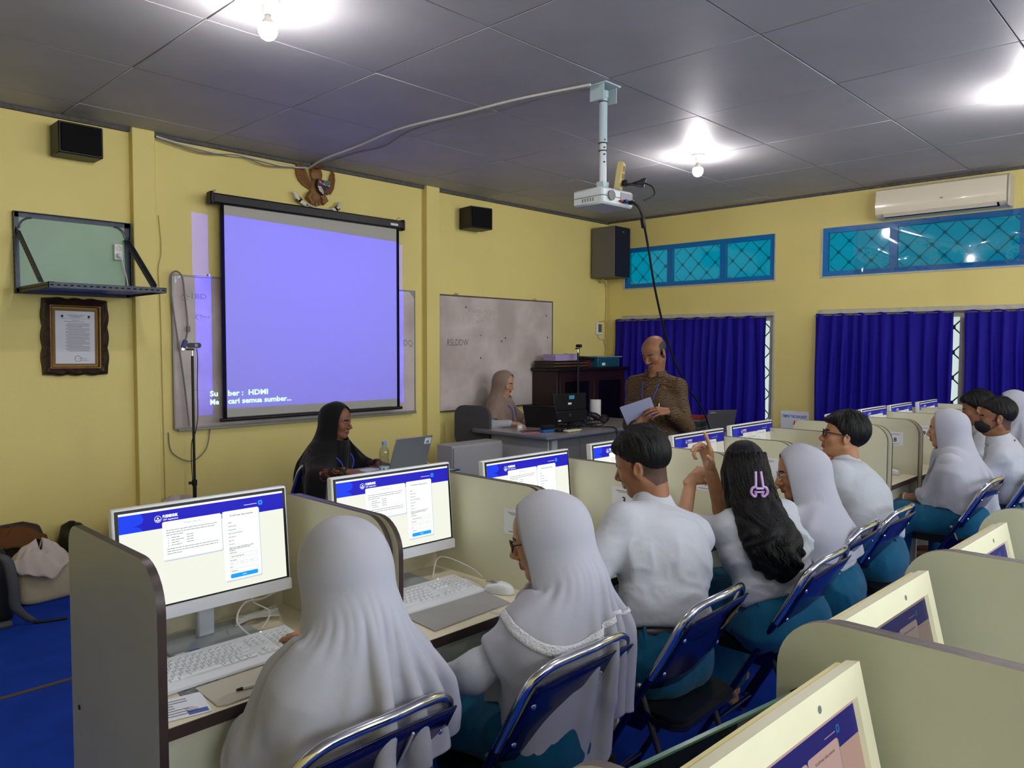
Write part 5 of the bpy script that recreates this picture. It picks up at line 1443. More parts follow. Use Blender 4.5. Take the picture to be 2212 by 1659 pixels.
# ------------------------------------------------------------------ webcam stands
def webcam_stand(label, x, y, zt, rz):
    t = thing('webcam_stand', label, 'webcam stand', (x, y, 0), RAD(rz))
    MB().tube([(0, 0, .10), (0, 0, .62)], .0135, 12).build('pole', BLACK, t)
    MB().tube([(0, 0, .62), (0, 0, zt - .075)], .0095, 12).build('upper_pole', BLACK, t)
    m = MB(); m.lathe([(.018, .60), (.018, .64)], n=14); m.rbox(-.04, -.015, -.008, .008, .61, .63, .003); m.lathe([(.017, .36), (.017, .40)], n=14); m.build('clamp', BLACK, t)
    MB().tube([(0, 0, zt - .075), (0, 0, zt - .035)], .008, 12).build('chrome_tip', CHROME, t)
    for k in range(3):
        a = 2 * pi * k / 3 + .4; MB().tube([(0, 0, .16), (.22 * cos(a), .22 * sin(a), .01)], .008, 8).build('leg', BLACK, t)
    MB().rbox(-.04, .012, -.018, .018, zt - .035, zt - .022, .004).build('webcam_clip', BLACK, t)
    m = MB(); m.prism(rrect(-.045, .045, -.018, .018, .016, 5), .03, 'y', -.02, M=T(.012, 0, zt)); w = m.build('webcam', BLACK, t)
    MB().lathe([(.012, 0), (.012, .004), (.008, .004)], (.022, -.0205, zt), 16, axis='y').build('webcam_lens', mat('lens_glass', rgb(60, 66, 76), .1), w)
    MB().tube(catmull([(.03, 0, zt - .02), (.035, .0, zt - .10), (.03, 0, zt - .3), (.03, .0, zt - .50), (.012, .0, zt - .62), (-.016, 0, zt - .70), (-.016, 0, zt - .9), (.0, -.016, zt - 1.2)], 6), .003, 6).build('webcam_cable', WIRE_B, t)
webcam_stand('black webcam stand in front of the left whiteboard', 2.36, 5.40, 1.60, -10)
webcam_stand('black webcam stand behind the teacher desk, before the cabinet', 6.62, 5.245 if False else 5.33, 1.605, 10)

# ------------------------------------------------------------------ bags on the floor by the front wall
def blob(fn, nu=40, nv=20):
    m = MB(); m.grid(fn, nu, nv, closed_u=True)
    b = len(m.v)
    return m
def soft_bag(label, x, y, rz, size, col, seed, nm, cat, parts=()):
    t = thing(nm, label, cat, (x, y, 0), RAD(rz)); R = random.Random(seed); ph = [R.uniform(0, 6) for _ in range(6)]
    sx, sy, sz = size
    def f(u, v):
        a = 2 * pi * u; e = .55
        c, s = cos(a), sin(a)
        cx = (abs(c) ** e) * (1 if c > 0 else -1); cy = (abs(s) ** e) * (1 if s > 0 else -1)
        prof = [(.0, .0), (.86, .0), (1, .06), (1.02, .35), (.97, .7), (.8, .93), (.4, 1.0), (.0, 1.0)]
        q = v * (len(prof) - 1); i = min(int(q), len(prof) - 2); w = q - i
        rr_ = prof[i][0] * (1 - w) + prof[i + 1][0] * w; zz = prof[i][1] * (1 - w) + prof[i + 1][1] * w
        k = 1 + .05 * sin(3 * a + ph[0] + 3 * v) + .035 * sin(7 * a + ph[1]) * v
        return (sx * cx * rr_ * k, sy * cy * rr_ * k, max(.001, sz * zz * (1 + .06 * sin(2 * a + ph[2]))))
    m = MB(); m.grid(f, 44, 22, closed_u=True); m.build('bag_body', col, t, angle=70)
    return t
BPB = mat('black_bag_nylon', rgb(20, 21, 24), .6, bump=.15, bscale=200)
BPG = mat('grey_bag_webbing', rgb(78, 80, 84), .7, bump=.2, bscale=200)
t = soft_bag('black backpack with a grey padded strap at the left edge', 1.00, 5.20, -10, (.17, .15, .44), BPB, 4, 'backpack', 'backpack')
m = MB()
def strap(u, v):
    w = .055 * (v - .5); p = catmull([(.05, -.12, .43), (.14, -.19, .40), (.17, -.21, .25), (.18, -.20, .12), (.26, -.19, .02)], 10); q = p[int(u * (len(p) - 1))]
    return (q[0] + w, q[1] - .004 - .01 * (1 - (2 * v - 1) ** 2), q[2])
m.grid(strap, 30, 6); o = m.build('shoulder_strap', BPG, t, angle=60); md = o.modifiers.new('pad', 'SOLIDIFY'); md.thickness = .012
MB().tube(catmull([(.26, -.19, .012), (.34, -.20, .008), (.43, -.21, .008)], 6), .008, 6).build('webbing_tail', BPB, t)
MB().tube([(-.16, -.16, .02), (.0, -.19, .018), (.16, -.17, .02)], .022, 8).build('base_piping', BPG, t)
soft_bag('cream canvas bag on the floor against the front wall', 1.42, 5.46, 5, (.17, .13, .26), mat('cream_canvas', rgb(196, 184, 150), .9, bump=.2, bscale=300), 7, 'canvas_bag', 'bag')
soft_bag('brown and black bag standing behind the cream bag', 1.28, 5.68, 0, (.22, .075, .43), mat('dark_brown_bag', rgb(46, 30, 24), .6, bump=.1, bscale=100), 9, 'brown_bag', 'bag')
soft_bag('small black bag between the cream bag and the booth side', 1.64, 5.60, 0, (.09, .14, .40), BPB, 15, 'black_bag', 'bag')
soft_bag('red bag just visible behind the nearest monitor', 2.02, 5.58, 0, (.15, .13, .42), mat('red_bag_cloth', rgb(150, 22, 30), .6), 17, 'red_bag', 'bag')
soft_bag('pale plastic bag behind the nearest monitor', 2.36, 5.64, 0, (.15, .10, .47), mat('pale_plastic_film', rgb(190, 176, 176), .4, bump=.3, bscale=40), 19, 'pale_bag', 'bag')
t = thing('ochre_jacket', 'ochre jacket lying over the brown bag', 'jacket', (1.27, 5.63, .36))
def jk(u, v):
    a = 2 * pi * u; r = .19 * v
    return (r * cos(a) * 1.1, r * .55 * sin(a) - .02, .085 - .10 * v * v + .018 * sin(5 * a + 6 * v) * v + .01 * sin(11 * a) * v)
m = MB(); m.grid(jk, 60, 14, closed_u=True); o = m.build('cloth', mat('ochre_cloth', rgb(96, 58, 20), .85, bump=.1, bscale=200), t, angle=70); o.modifiers.new('s', 'SOLIDIFY').thickness = .004
t = thing('cream_cardigan', 'pale cardigan draped over the cream bag', 'cardigan', (1.38, 5.42, .262))
def cg(u, v):
    a = 2 * pi * u; r = .02 + .19 * v
    h = .075 * (1 - v) * (1 + .5 * sin(2 * a + 1)) - .15 * max(0, v - .45) ** 1.2 * (1 + .5 * sin(3 * a))
    return (r * cos(a) * .95, r * sin(a) * .72, .02 + h + .014 * sin(7 * a + 8 * v) * v + .008 * sin(13 * a - 9 * v) * v)
m = MB(); m.grid(cg, 90, 22, closed_u=True); o = m.build('cloth', mat('pale_knit', rgb(200, 188, 178), .9, bump=.2, bscale=260), t, angle=70); o.modifiers.new('s', 'SOLIDIFY').thickness = .006
# ------------------------------------------------------------------ implicit-surface modelling of people
f32 = np.float32
def A3(p): return np.array(p, dtype=f32)
class RC:      # round cone, optionally squashed along one axis
    def __init__(s, a, b, ra, rb=None, k=.02, sq=None, sub=False):
        s.a, s.b, s.ra, s.rb, s.k, s.sq, s.sub = A3(a), A3(b), ra, (ra if rb is None else rb), k, sq, sub
    def box(s):
        r = max(s.ra, s.rb)
        if s.sq is not None: r = r / min(1, s.sq[1])
        return np.minimum(s.a, s.b) - r, np.maximum(s.a, s.b) + r
    def d(s, X, Y, Z):
        px, py, pz = X - s.a[0], Y - s.a[1], Z - s.a[2]
        ba = s.b - s.a
        if s.sq is not None:
            ax, f = A3(s.sq[0]), s.sq[1]
            ax = ax / np.linalg.norm(ax)
            q = (px * ax[0] + py * ax[1] + pz * ax[2]) * f32(f - 1)
            px, py, pz = px + q * ax[0], py + q * ax[1], pz + q * ax[2]
            ba = ba + ax * f32(ba @ ax) * f32(f - 1)
        L = f32(max(1e-9, ba @ ba))
        t = np.clip((px * ba[0] + py * ba[1] + pz * ba[2]) / L, 0, 1)
        return np.sqrt((px - t * ba[0]) ** 2 + (py - t * ba[1]) ** 2 + (pz - t * ba[2]) ** 2) - (s.ra + t * f32(s.rb - s.ra))
class EL:      # ellipsoid
    def __init__(s, c, r, R=None, k=.02, sub=False):
        s.c, s.r, s.R, s.k, s.sub = A3(c), A3(r), (np.eye(3, dtype=f32) if R is None else np.array(R, dtype=f32)), k, sub
    def box(s):
        m = float(max(s.r)); e = np.sqrt(((s.R * s.r) ** 2).sum(1)); return s.c - e, s.c + e
    def d(s, X, Y, Z):
        x, y, z = X - s.c[0], Y - s.c[1], Z - s.c[2]
        R = s.R
        u = (x * R[0, 0] + y * R[1, 0] + z * R[2, 0]); v = (x * R[0, 1] + y * R[1, 1] + z * R[2, 1]); w = (x * R[0, 2] + y * R[1, 2] + z * R[2, 2])
        a, b, c = s.r
        k0 = np.sqrt((u / a) ** 2 + (v / b) ** 2 + (w / c) ** 2)
        k1 = np.sqrt((u / (a * a)) ** 2 + (v / (b * b)) ** 2 + (w / (c * c)) ** 2)
        return k0 * (k0 - 1) / np.maximum(k1, 1e-6)
class HS:      # half space to cut away: removes the side the normal points to
    def __init__(s, p, n, k=.004):
        n = A3(n); s.p, s.n, s.k, s.sub = A3(p), n / np.linalg.norm(n), k, 'cut'
    def d(s, X, Y, Z): return (X - s.p[0]) * s.n[0] + (Y - s.p[1]) * s.n[1] + (Z - s.p[2]) * s.n[2]
class FN:      # arbitrary cut: fn(X,Y,Z) > 0 is removed
    def __init__(s, fn, k=.004): s.fn, s.k, s.sub = fn, k, 'cut'
    def d(s, X, Y, Z): return s.fn(X, Y, Z)
def smin(a, b, k):
    h = np.maximum(k - np.abs(a - b), 0) / k
    return np.minimum(a, b) - h * h * k * f32(.25)
def field(prims, h, lo=None, hi=None, pad=.02):
    adds = [p for p in prims if not p.sub]
    if lo is None:
        bs = [p.box() for p in adds]
        lo = np.min([b[0] for b in bs], 0) - pad; hi = np.max([b[1] for b in bs], 0) + pad
    lo, hi = A3(lo), A3(hi)
    n = np.maximum(4, np.ceil((hi - lo) / h).astype(int) + 1)
    ax = [lo[i] + h * np.arange(n[i], dtype=f32) for i in range(3)]
    F = np.full(n, 1.0, dtype=f32)
    for p in prims:
        if p.sub == 'cut':
            d = p.d(ax[0][:, None, None], ax[1][None, :, None], ax[2][None, None, :])
            F = -smin(-F, -np.broadcast_to(d, F.shape), f32(p.k)); continue
        b0, b1 = p.box(); m = p.k + 2.5 * h
        i0 = np.clip(np.floor((b0 - m - lo) / h).astype(int), 0, n); i1 = np.clip(np.ceil((b1 + m - lo) / h).astype(int) + 1, 0, n)
        if np.any(i1 <= i0): continue
        sl = tuple(slice(i0[i], i1[i]) for i in range(3))
        d = p.d(ax[0][sl[0]][:, None, None], ax[1][sl[1]][None, :, None], ax[2][sl[2]][None, None, :])
        if p.sub: F[sl] = -smin(-F[sl], d, f32(p.k))
        else: F[sl] = smin(F[sl], d, f32(p.k))
    return F, lo, h
def nets(F, lo, h):
    """surface nets: numpy verts and quads of the zero level"""
    I = F < 0
    c = [(i, j, k) for i in (0, 1) for j in (0, 1) for k in (0, 1)]
    sh = tuple(s - 1 for s in F.shape)
    cnt = np.zeros(sh, np.int8)
    def view(A, o): return A[o[0]:o[0] + sh[0], o[1]:o[1] + sh[1], o[2]:o[2] + sh[2]]
    for o in c: cnt += view(I, o)
    act = np.argwhere((cnt > 0) & (cnt < 8))
    ids = np.full(sh, -1, np.int32); ids[act[:, 0], act[:, 1], act[:, 2]] = np.arange(len(act))
    f = {o: F[act[:, 0] + o[0], act[:, 1] + o[1], act[:, 2] + o[2]] for o in c}
    pos = np.zeros((len(act), 3), f32); n = np.zeros(len(act), f32)
    for a in c:
        for d in range(3):
            if a[d]: continue
            b = list(a); b[d] = 1; b = tuple(b)
            fa, fb = f[a], f[b]; m = (fa < 0) != (fb < 0)
            t = np.where(m, fa / np.where(m, fa - fb, 1), 0)
            q = np.zeros((len(act), 3), f32)
            for e in range(3): q[:, e] = a[e]
            q[:, d] += t
            pos += q * m[:, None]; n += m
    V = lo + h * (act + pos / n[:, None])
    Q = []
    for d in range(3):
        e1, e2 = [(1, 2), (2, 0), (0, 1)][d]
        s0 = [slice(None)] * 3; s1 = [slice(None)] * 3
        s0[d] = slice(0, F.shape[d] - 1); s1[d] = slice(1, F.shape[d])
        for e in (e1, e2): s0[e] = slice(1, F.shape[e] - 1); s1[e] = slice(1, F.shape[e] - 1)
        a, b = I[tuple(s0)], I[tuple(s1)]
        w = np.argwhere(a != b)
        if not len(w): continue
        flip = a[w[:, 0], w[:, 1], w[:, 2]]
        g = w.copy(); g[:, e1] += 1; g[:, e2] += 1
        def cell(o1, o2):
            q = g.copy(); q[:, e1] -= o1; q[:, e2] -= o2
            return ids[q[:, 0], q[:, 1], q[:, 2]]
        quad = np.stack([cell(1, 1), cell(0, 1), cell(0, 0), cell(1, 0)], 1)
        quad[~flip] = quad[~flip][:, ::-1]
        Q.append(quad)
    return V.astype(f32), np.concatenate(Q)
def edges_of(Q):
    E = np.concatenate([Q[:, [0, 1]], Q[:, [1, 2]], Q[:, [2, 3]], Q[:, [3, 0]]]); E.sort(1)
    return np.unique(E, axis=0)
def smooth(V, Q, it=1, lam=.5):
    E = edges_of(Q); n = len(V); deg = np.bincount(E.ravel(), minlength=n).astype(f32)[:, None]
    for _ in range(it):
        S = np.stack([np.bincount(E[:, 0], V[E[:, 1], i], n) + np.bincount(E[:, 1], V[E[:, 0], i], n) for i in range(3)], 1)
        V = V + lam * (S / np.maximum(deg, 1) - V)
    return V.astype(f32)
def vnormals(V, Q):
    a = np.cross(V[Q[:, 2]] - V[Q[:, 0]], V[Q[:, 3]] - V[Q[:, 1]])
    N = np.zeros_like(V)
    for i in range(4):
        for j in range(3): N[:, j] += np.bincount(Q[:, i], a[:, j], len(V))
    return N / np.maximum(np.linalg.norm(N, axis=1, keepdims=True), 1e-9)
def hsh(x, y, z, s):
    n = (x * 374761393 + y * 668265263 + z * 1440662683 + s * 974634777) & 0x7fffffff
    n = (n ^ (n >> 13)) * 1274126177 & 0x7fffffff
    return ((n ^ (n >> 16)) & 0xffff).astype(f32) / 65535.0
def vnoise(P, s=0):
    F = np.floor(P).astype(np.int64); u = (P - F).astype(f32); u = u * u * (3 - 2 * u)
    x, y, z = F.T; r = 0
    for i in (0, 1):
        for j in (0, 1):
            for k in (0, 1):
                w = (u[:, 0] if i else 1 - u[:, 0]) * (u[:, 1] if j else 1 - u[:, 1]) * (u[:, 2] if k else 1 - u[:, 2])
                r = r + w * hsh(x + i, y + j, z + k, s)
    return r * 2 - 1
def ridged(P, s=0):
    return 1 - np.abs(vnoise(P, s)) * 2.0
def npmesh(name, V, Q, mats, mi=None):
    me = bpy.data.meshes.new(name)
    me.vertices.add(len(V)); me.vertices.foreach_set('co', np.asarray(V, f32).ravel())
    k = Q.shape[1]
    me.loops.add(Q.size); me.loops.foreach_set('vertex_index', Q.ravel().astype(np.int32))
    me.polygons.add(len(Q)); me.polygons.foreach_set('loop_start', np.arange(0, Q.size, k, dtype=np.int32))
    for m in mats: me.materials.append(m)
    if mi is not None: me.polygons.foreach_set('material_index', mi.astype(np.int32))
    me.update(calc_edges=True); me.shade_smooth()
    return me
def wrinkle(V, Q, amp, scale, seed, warp=.5, fine=.35, mask=None, N=None, slant=.5):
    """cloth folds: sharp ridges along a slanted direction plus finer creases"""
    N = vnormals(V, Q) if N is None else N
    S = np.array(scale, f32)
    W = np.stack([vnoise(V * 5 + 10 * i, seed + i) for i in range(3)], 1) * warp
    c, n_ = cos(slant), sin(slant)
    U = np.stack([V[:, 0], V[:, 1], V[:, 2] + .45 * V[:, 0] * (1 if seed % 2 else -1) + .3 * V[:, 1]], 1)
    r = ridged(U * S + W, seed + 7); r = np.where(r > 0, r ** 1.5, r * .55)
    r2 = ridged(U * S * 2.3 + W * 1.7, seed + 9); r2 = np.where(r2 > 0, r2 ** 1.5, r2 * .5)
    patch = np.clip(.55 + .9 * vnoise(V * 4.5, seed + 21), .15, 1.2)
    d = amp * patch * (r + fine * r2)
    if mask is not None: d = d * mask
    return (V + N * d[:, None]).astype(f32)

# ------------------------------------------------------------------ skeleton
def rotz(a): c, s = cos(a), sin(a); return np.array(((c, -s, 0), (s, c, 0), (0, 0, 1)), f32)
def rotx(a): c, s = cos(a), sin(a); return np.array(((1, 0, 0), (0, c, -s), (0, s, c)), f32)
def roty(a): c, s = cos(a), sin(a); return np.array(((c, 0, s), (0, 1, 0), (-s, 0, c)), f32)
def unit(v): v = np.asarray(v, f32); return v / max(1e-9, np.linalg.norm(v))
def ik(a, c, l1, l2, pole):
    a, c = A3(a), A3(c); d = c - a; D = np.linalg.norm(d)
    if D > (l1 + l2) * .999: c = a + d / D * (l1 + l2) * .999; d = c - a; D = np.linalg.norm(d)
    x = (l1 * l1 - l2 * l2 + D * D) / (2 * D); hgt = math.sqrt(max(1e-6, l1 * l1 - x * x))
    u = d / D; p = A3(pole) - u * (A3(pole) @ u); p = unit(p)
    return a + u * x + p * hgt, c
class Fig:
    """joints of a figure in its own frame: +y is where the hips face, +x its right-hand side"""
    def __init__(s, zh=.54, lean=(8, 14, 20), side=0, twist=0, sw=.165, k=1.0, head=(0, 0, 0), neck=(10, 0), arms=None, legs='sit', knee=.40, footy=.0, spread=.10, headup=.165, shdrop=.055):
        s.k, s.sw = k, sw
        a = [RAD(v) for v in lean]; sd = RAD(side)
        def dv(l): return unit((sin(sd), sin(l), cos(l) * cos(sd)))
        s.P = A3((0, 0, zh))
        s.waist = s.P + dv(a[0]) * .15 * k; s.chest = s.waist + dv(a[1]) * .18 * k; s.neckb = s.chest + dv(a[2]) * .155 * k
        s.up = unit(s.neckb - s.waist)
        s.lat = rotz(RAD(twist)) @ A3((1, 0, 0)); s.lat = unit(s.lat - s.up * (s.lat @ s.up))
        s.fwd = np.cross(s.up, s.lat)
        s.shc = s.neckb - dv(a[2]) * shdrop * k
        s.sh = {1: s.shc + s.lat * sw * k, -1: s.shc - s.lat * sw * k}
        nd = unit((sin(RAD(neck[1])), sin(a[2] * .6 + RAD(neck[0])), cos(a[2] * .6 + RAD(neck[0]))))
        s.H = s.neckb + nd * headup * k
        s.HR = rotz(RAD(head[0])) @ rotx(RAD(-head[1])) @ roty(RAD(head[2]))     # yaw (left +), pitch (down +), roll
        s.el = {}; s.wr = {}
        for q in (1, -1):
            tgt, pole = (arms or {}).get(q, ((q * .18, .38, .78), (q * .6, -.2, -1)))
            s.el[q], s.wr[q] = ik(s.sh[q], tgt, .275 * k, .245 * k, pole)
        s.hip = {q: s.P + A3((q * .085 * k, .0, -.01)) for q in (1, -1)}
        s.kn = {}; s.an = {}
        for q in (1, -1):
            if legs == 'sit':
                s.kn[q] = A3((q * spread, knee, zh - .02)); s.an[q] = A3((q * spread * .9, knee + .02 + footy, .09))
            else:
                s.kn[q] = A3((q * .09, .02, .49)); s.an[q] = A3((q * .09, -.01, .08))
    def w(s, p): return s.H + s.HR @ A3(p)
def fit(crown, cap=.012, **kw):
    """a figure whose crown reaches the given point: trunk size, lean and side tilt are solved for"""
    t = A3(crown); base = kw.pop('lean', (6, 12, 18)); p = np.array([0., kw.pop('side', 0.), kw.pop('k', .92)])
    def mk(p): return Fig(lean=tuple(b + p[0] for b in base), side=p[1], k=p[2], **kw)
    def err(p): f = mk(p); return f.w((0, -.02, .122 + cap)) - t
    for _ in range(12):
        e = err(p); J = np.stack([(err(p + d) - e) / d.sum() for d in (np.array([.5, 0, 0]), np.array([0, .5, 0]), np.array([0, 0, .01]))], 1)
        st = np.linalg.lstsq(J, -e, rcond=None)[0]; p = p + np.clip(st, (-8, -8, -.06), (8, 8, .06)); p = np.clip(p, (-30, -35, .74), (45, 35, 1.12))
    f = mk(p); f.info = (np.round(p, 2).tolist(), np.round(err(p), 3).tolist())
    return f
def head_prims(f, female=False, jaw=1.0):
    W = f.w; R = f.HR
    def E(c, r, k=.02, sub=False, R2=None): return EL(W(c), r, R if R2 is None else R @ R2, k, sub)
    def C(a, b, ra, rb=None, k=.012, sub=False): return RC(W(a), W(b), ra, rb, k, None, sub)
    p = [E((0, -.020, .040), (.074, .094, .082)), E((0, .030, .035), (.060, .055, .058), .03), E((0, .034, -.030), (.055, .050, .070), .03)]
    for q in (1, -1):
        p += [C((q * .047 * jaw, -.005, -.050), (q * .017, .052, -.090), .019, .017, .03), E((q * .034, .055, -.022), (.024, .022, .026), .02)]
    p += [C((0, .064, -.092), (0, .060, -.090), .017, .017, .02)]
    for q in (1, -1):
        p += [C((q * .012, .0835, .020), (q * .042, .066, .020), .009, .008, .012), EL(W((q * .031, .099, .003)), (.016, .014, .010), R, .012, True), E((q * .030, .071, .003), (.0165, .0135, .0125), .004)]
    p += [C((0, .084, .012), (0, .107, -.028), .0065, .0105, .012), C((0, .095, -.034), (.013, .092, -.034), .0085, .007, .008), C((0, .095, -.034), (-.013, .092, -.034), .0085, .007, .008)]
    p += [C((-.019, .079, -.0565), (0, .0885, -.054), .0045, .0068, .006), C((.019, .079, -.0565), (0, .0885, -.054), .0045, .0068, .006), C((-.015, .080, -.064), (0, .0872, -.066), .005, .0075, .006), C((.015, .080, -.064), (0, .0872, -.066), .005, .0075, .006),
          C((-.019, .090, -.0600), (.019, .090, -.0600), .0016, .0016, .003, True)]
    if not female or True:
        for q in (1, -1):
            Rr = rotz(q * -.35) @ rotx(.18)
            p += [E((q * .078, -.010, -.004), (.0075, .019, .031), .008, False, Rr), E((q * .0845, -.006, .002), (.0055, .010, .017), .006, True, Rr), E((q * .075, -.004, -.030), (.007, .008, .009), .006)]
    p += [RC(W((0, -.030, -.045)), f.neckb - f.up * .03, .051, .055, .03), RC(W((0, .010, -.075)), f.neckb + f.fwd * .02 - f.up * .02, .035, .05, .03)]
    return p
def hand_prims(wr, R, mir, curl=(.3, .3, .35, .4), thumb=(.5, .3), spread=.06, k=1.0, curls=None):
    """R columns: x to the thumb side, y along the fingers, z the back of the hand; mir=-1 mirrors nothing (frame carries handedness)"""
    wr = A3(wr); R = np.array(R, f32)
    def W(p): return wr + R @ (A3(p) * k)
    P = [RC(W((0, -.02, 0)), W((0, .02, 0)), .021 * k, .022 * k, .012, (R[:, 2], 1.25))]
    base = ((.027, .086), (.007, .091), (-.013, .087), (-.031, .077)); bl = ((.043, .026, .020), (.047, .030, .021), (.043, .028, .020), (.034, .021, .018)); rad = (.0088, .0090, .0085, .0075)
    for i, (bx, by) in enumerate(base):
        kn = A3((bx, by, .004 - .003 * abs(i - 1)))
        P.append(RC(W((bx * .45, .015, 0)), W(kn), .0145 * k, .0115 * k, .012))
        c = curls[i] if curls else (curl[i], curl[i] * 1.3, curl[i])
        a = 0; p = kn; az = (1.2 - i) * spread
        for j in range(3):
            a += c[j]
            d = A3((sin(az) * cos(a), cos(az) * cos(a), -sin(a)))
            q = p + d * bl[i][j]; r0_ = rad[i] * (1 - .10 * j); P.append(RC(W(p), W(q), r0_ * k, r0_ * .92 * k, .004)); p = q
    P += [RC(W((.012, .012, -.006)), W((.032, .040, -.012)), .015 * k, .0125 * k, .012)]
    p = A3((.032, .040, -.012)); out, inn = thumb
    d = unit((sin(out), cos(out), -inn)); q = p + d * .036; P.append(RC(W(p), W(q), .0105 * k, .0098 * k, .006)); p = q
    d = unit((sin(out * .6), cos(out * .6), -inn * 1.5)); q = p + d * .028; P.append(RC(W(p), W(q), .0096 * k, .0082 * k, .004))
    return P
def hand_frame(along, dorsal, q):
    """q=1 right hand, -1 left hand; x points to the thumb"""
    y = unit(along); z = unit(A3(dorsal) - y * (A3(dorsal) @ y)); x = np.cross(y, z)
    if q == 1: x = -x
    return np.stack([x, y, z], 1)
# skin and cloth colours
def skin_mat(nm, c): return mat(nm, c, .5, spec=.35, noise=.10, nscale=25, bump=.05, bscale=150, sss=.15)
SK = {'a': skin_mat('tan_skin', rgb(172, 124, 92)), 'b': skin_mat('brown_skin', rgb(146, 100, 72)), 'c': skin_mat('light_tan_skin', rgb(188, 142, 110)), 'd': skin_mat('deep_brown_skin', rgb(128, 84, 62))}
LIP = mat('lips', rgb(140, 70, 64), .45); LIPR = mat('red_lips', rgb(150, 58, 56), .45); LIPM = mat('brown_lips', rgb(112, 70, 58), .5)
HAIRM = mat('black_hair', rgb(10, 9, 9), .5, spec=.28, noise=.4, nscale=90, bump=.5, bscale=160, aniso=(1, 1, .12))
HAIRG = mat('greying_hair', rgb(58, 52, 50), .6, noise=.5, nscale=120)
STUB = mat('shaved_hair', rgb(84, 60, 47), .7, noise=.3, nscale=300)
EYEW = mat('eye_white', rgb(150, 140, 132), .3); EYEB = mat('dark_iris', rgb(24, 16, 12), .15)
WSHIRT = mat('white_school_shirt', rgb(180, 183, 189), .8, spec=.2, sheen=.03, bump=.55, bscale=13)
WHIJ = mat('white_headscarf_cloth', rgb(172, 173, 183), .85, spec=.15, sheen=.05, bump=.22, bscale=11)
TEALC = mat('teal_school_cloth', rgb(14, 84, 116), .8, spec=.2, sheen=.1, bump=.6, bscale=12)
BELTM = mat('black_belt', rgb(14, 14, 15), .4)
SOCKM = mat('white_sock', rgb(190, 186, 186), .9)
BLKC = mat('black_cloth', rgb(11, 11, 12), .85, sheen=.15, spec=.2, bump=.05, bscale=400)
BEIGEC = mat('beige_headscarf_cloth', rgb(136, 114, 98), .7, sheen=.2, bump=.05, bscale=400)
LANY = mat('blue_lanyard', rgb(40, 70, 170), .6)

def body_mesh(f, name, skin, parent, h=.013, hands=None, lips=LIP, brow=True, female=False, headh=.0042, browm=None, shave=None, feet=True, legs=True, jaw=1.0, stubble=None):
    """one continuous body surface: whole figure, with head and hands finely resolved"""
    S = (f.lat, .70); up = f.up
    pr = [RC(f.P, f.waist, .105, .095, .05, S), RC(f.waist, f.chest, .095, .105, .05, S), RC(f.chest, f.neckb - up * .06, .105, .07, .05, S), RC(f.neckb - up * .05, f.neckb + unit(f.H - f.neckb) * .06, .06, .05, .04)]
    for q in (1, -1):
        pr += [RC(f.shc, f.sh[q], .055, .05, .04), RC(f.sh[q], f.el[q], .046, .038, .03), RC(f.el[q], f.wr[q], .038, .026, .02)]
        if legs: pr += [RC(f.hip[q], f.kn[q], .075, .052, .05), RC(f.kn[q], f.an[q], .052, .036, .03)]
        if feet: pr += [RC(f.an[q] + A3((0, -.03, -.05)), f.an[q] + A3((q * .01, .15, -.062)), .032, .026, .02)]
    V, Q = nets(*field(pr, h)); V = smooth(V, Q, 1)
    # head and neck at fine resolution
    hp = head_prims(f, female, jaw)
    c = f.w((0, 0, -.02)); F = field(hp, headh, c - .165, c + .165)
    V2, Q2 = nets(*F); V2 = smooth(V2, Q2, 1, .35)
    L = (V2 - f.H) @ f.HR
    fc = L[Q2].mean(1)
    mi = np.zeros(len(Q2), int)
    x, y, z = fc.T
    mi[(np.abs(x) < .0215 - .45 * np.abs(z + .060)) & (z > -.0725) & (z < -.0505) & (y > .072)] = 1
    if brow: mi[(np.abs(x) > .012) & (np.abs(x) < .047) & (y > .05) & (np.abs(z - (.0235 - .10 * np.abs(np.abs(x) - .028))) < .0042)] = 2
    if stubble is not None: mi[stubble(x, y, z)] = 3
    if shave is not None: mi[shave(x, y, z)] = 2
    Vs, Qs, Ms = [V, V2], [Q, Q2 + len(V)], [np.zeros(len(Q), int), mi]
    n = len(V) + len(V2)
    for hs in (hands or []):
        V3, Q3 = nets(*field(hs, .0034)); V3 = smooth(V3, Q3, 1, .4)
        Vs.append(V3); Qs.append(Q3 + n); Ms.append(np.zeros(len(Q3), int)); n += len(V3)
    me = npmesh(name, np.concatenate(Vs), np.concatenate(Qs), [skin, lips, browm or HAIRM, STUB], np.concatenate(Ms))
    return link(name, me, parent)
def eyes(f, parent, gaze=(0, 0, 0), lid=.3, skin=None):
    for q in (1, -1):
        c = f.w((q * .030, .0730, .0035)); M = Matrix.Translation(Vector(c.tolist())) @ Matrix(f.HR.tolist()).to_4x4() @ RX(RAD(gaze[1])) @ RZ(RAD(gaze[0]))
        m = MB(); m.sphere((0, 0, 0), .0118, 14, 0, M=M); m.sphere((0, .0068, 0), .0058, 12, 1, sc=(1, 1, 1), M=M)
        m.build('eye', [EYEW, EYEB], parent)
def cloth_obj(name, prims, h, mt, parent, amp=.0, scale=(9, 9, 9), seed=1, it=2, warp=.5, label=None, mask=None, fine=.35, sub=False):
    V, Q = nets(*field(prims, h)); V = smooth(V, Q, it)
    if amp: V = wrinkle(V, Q, amp, scale, seed, warp, fine, mask(V) if mask else None); V = smooth(V, Q, 1, .4)
    return link(name, npmesh(name, V, Q, [mt]), parent, label=label)
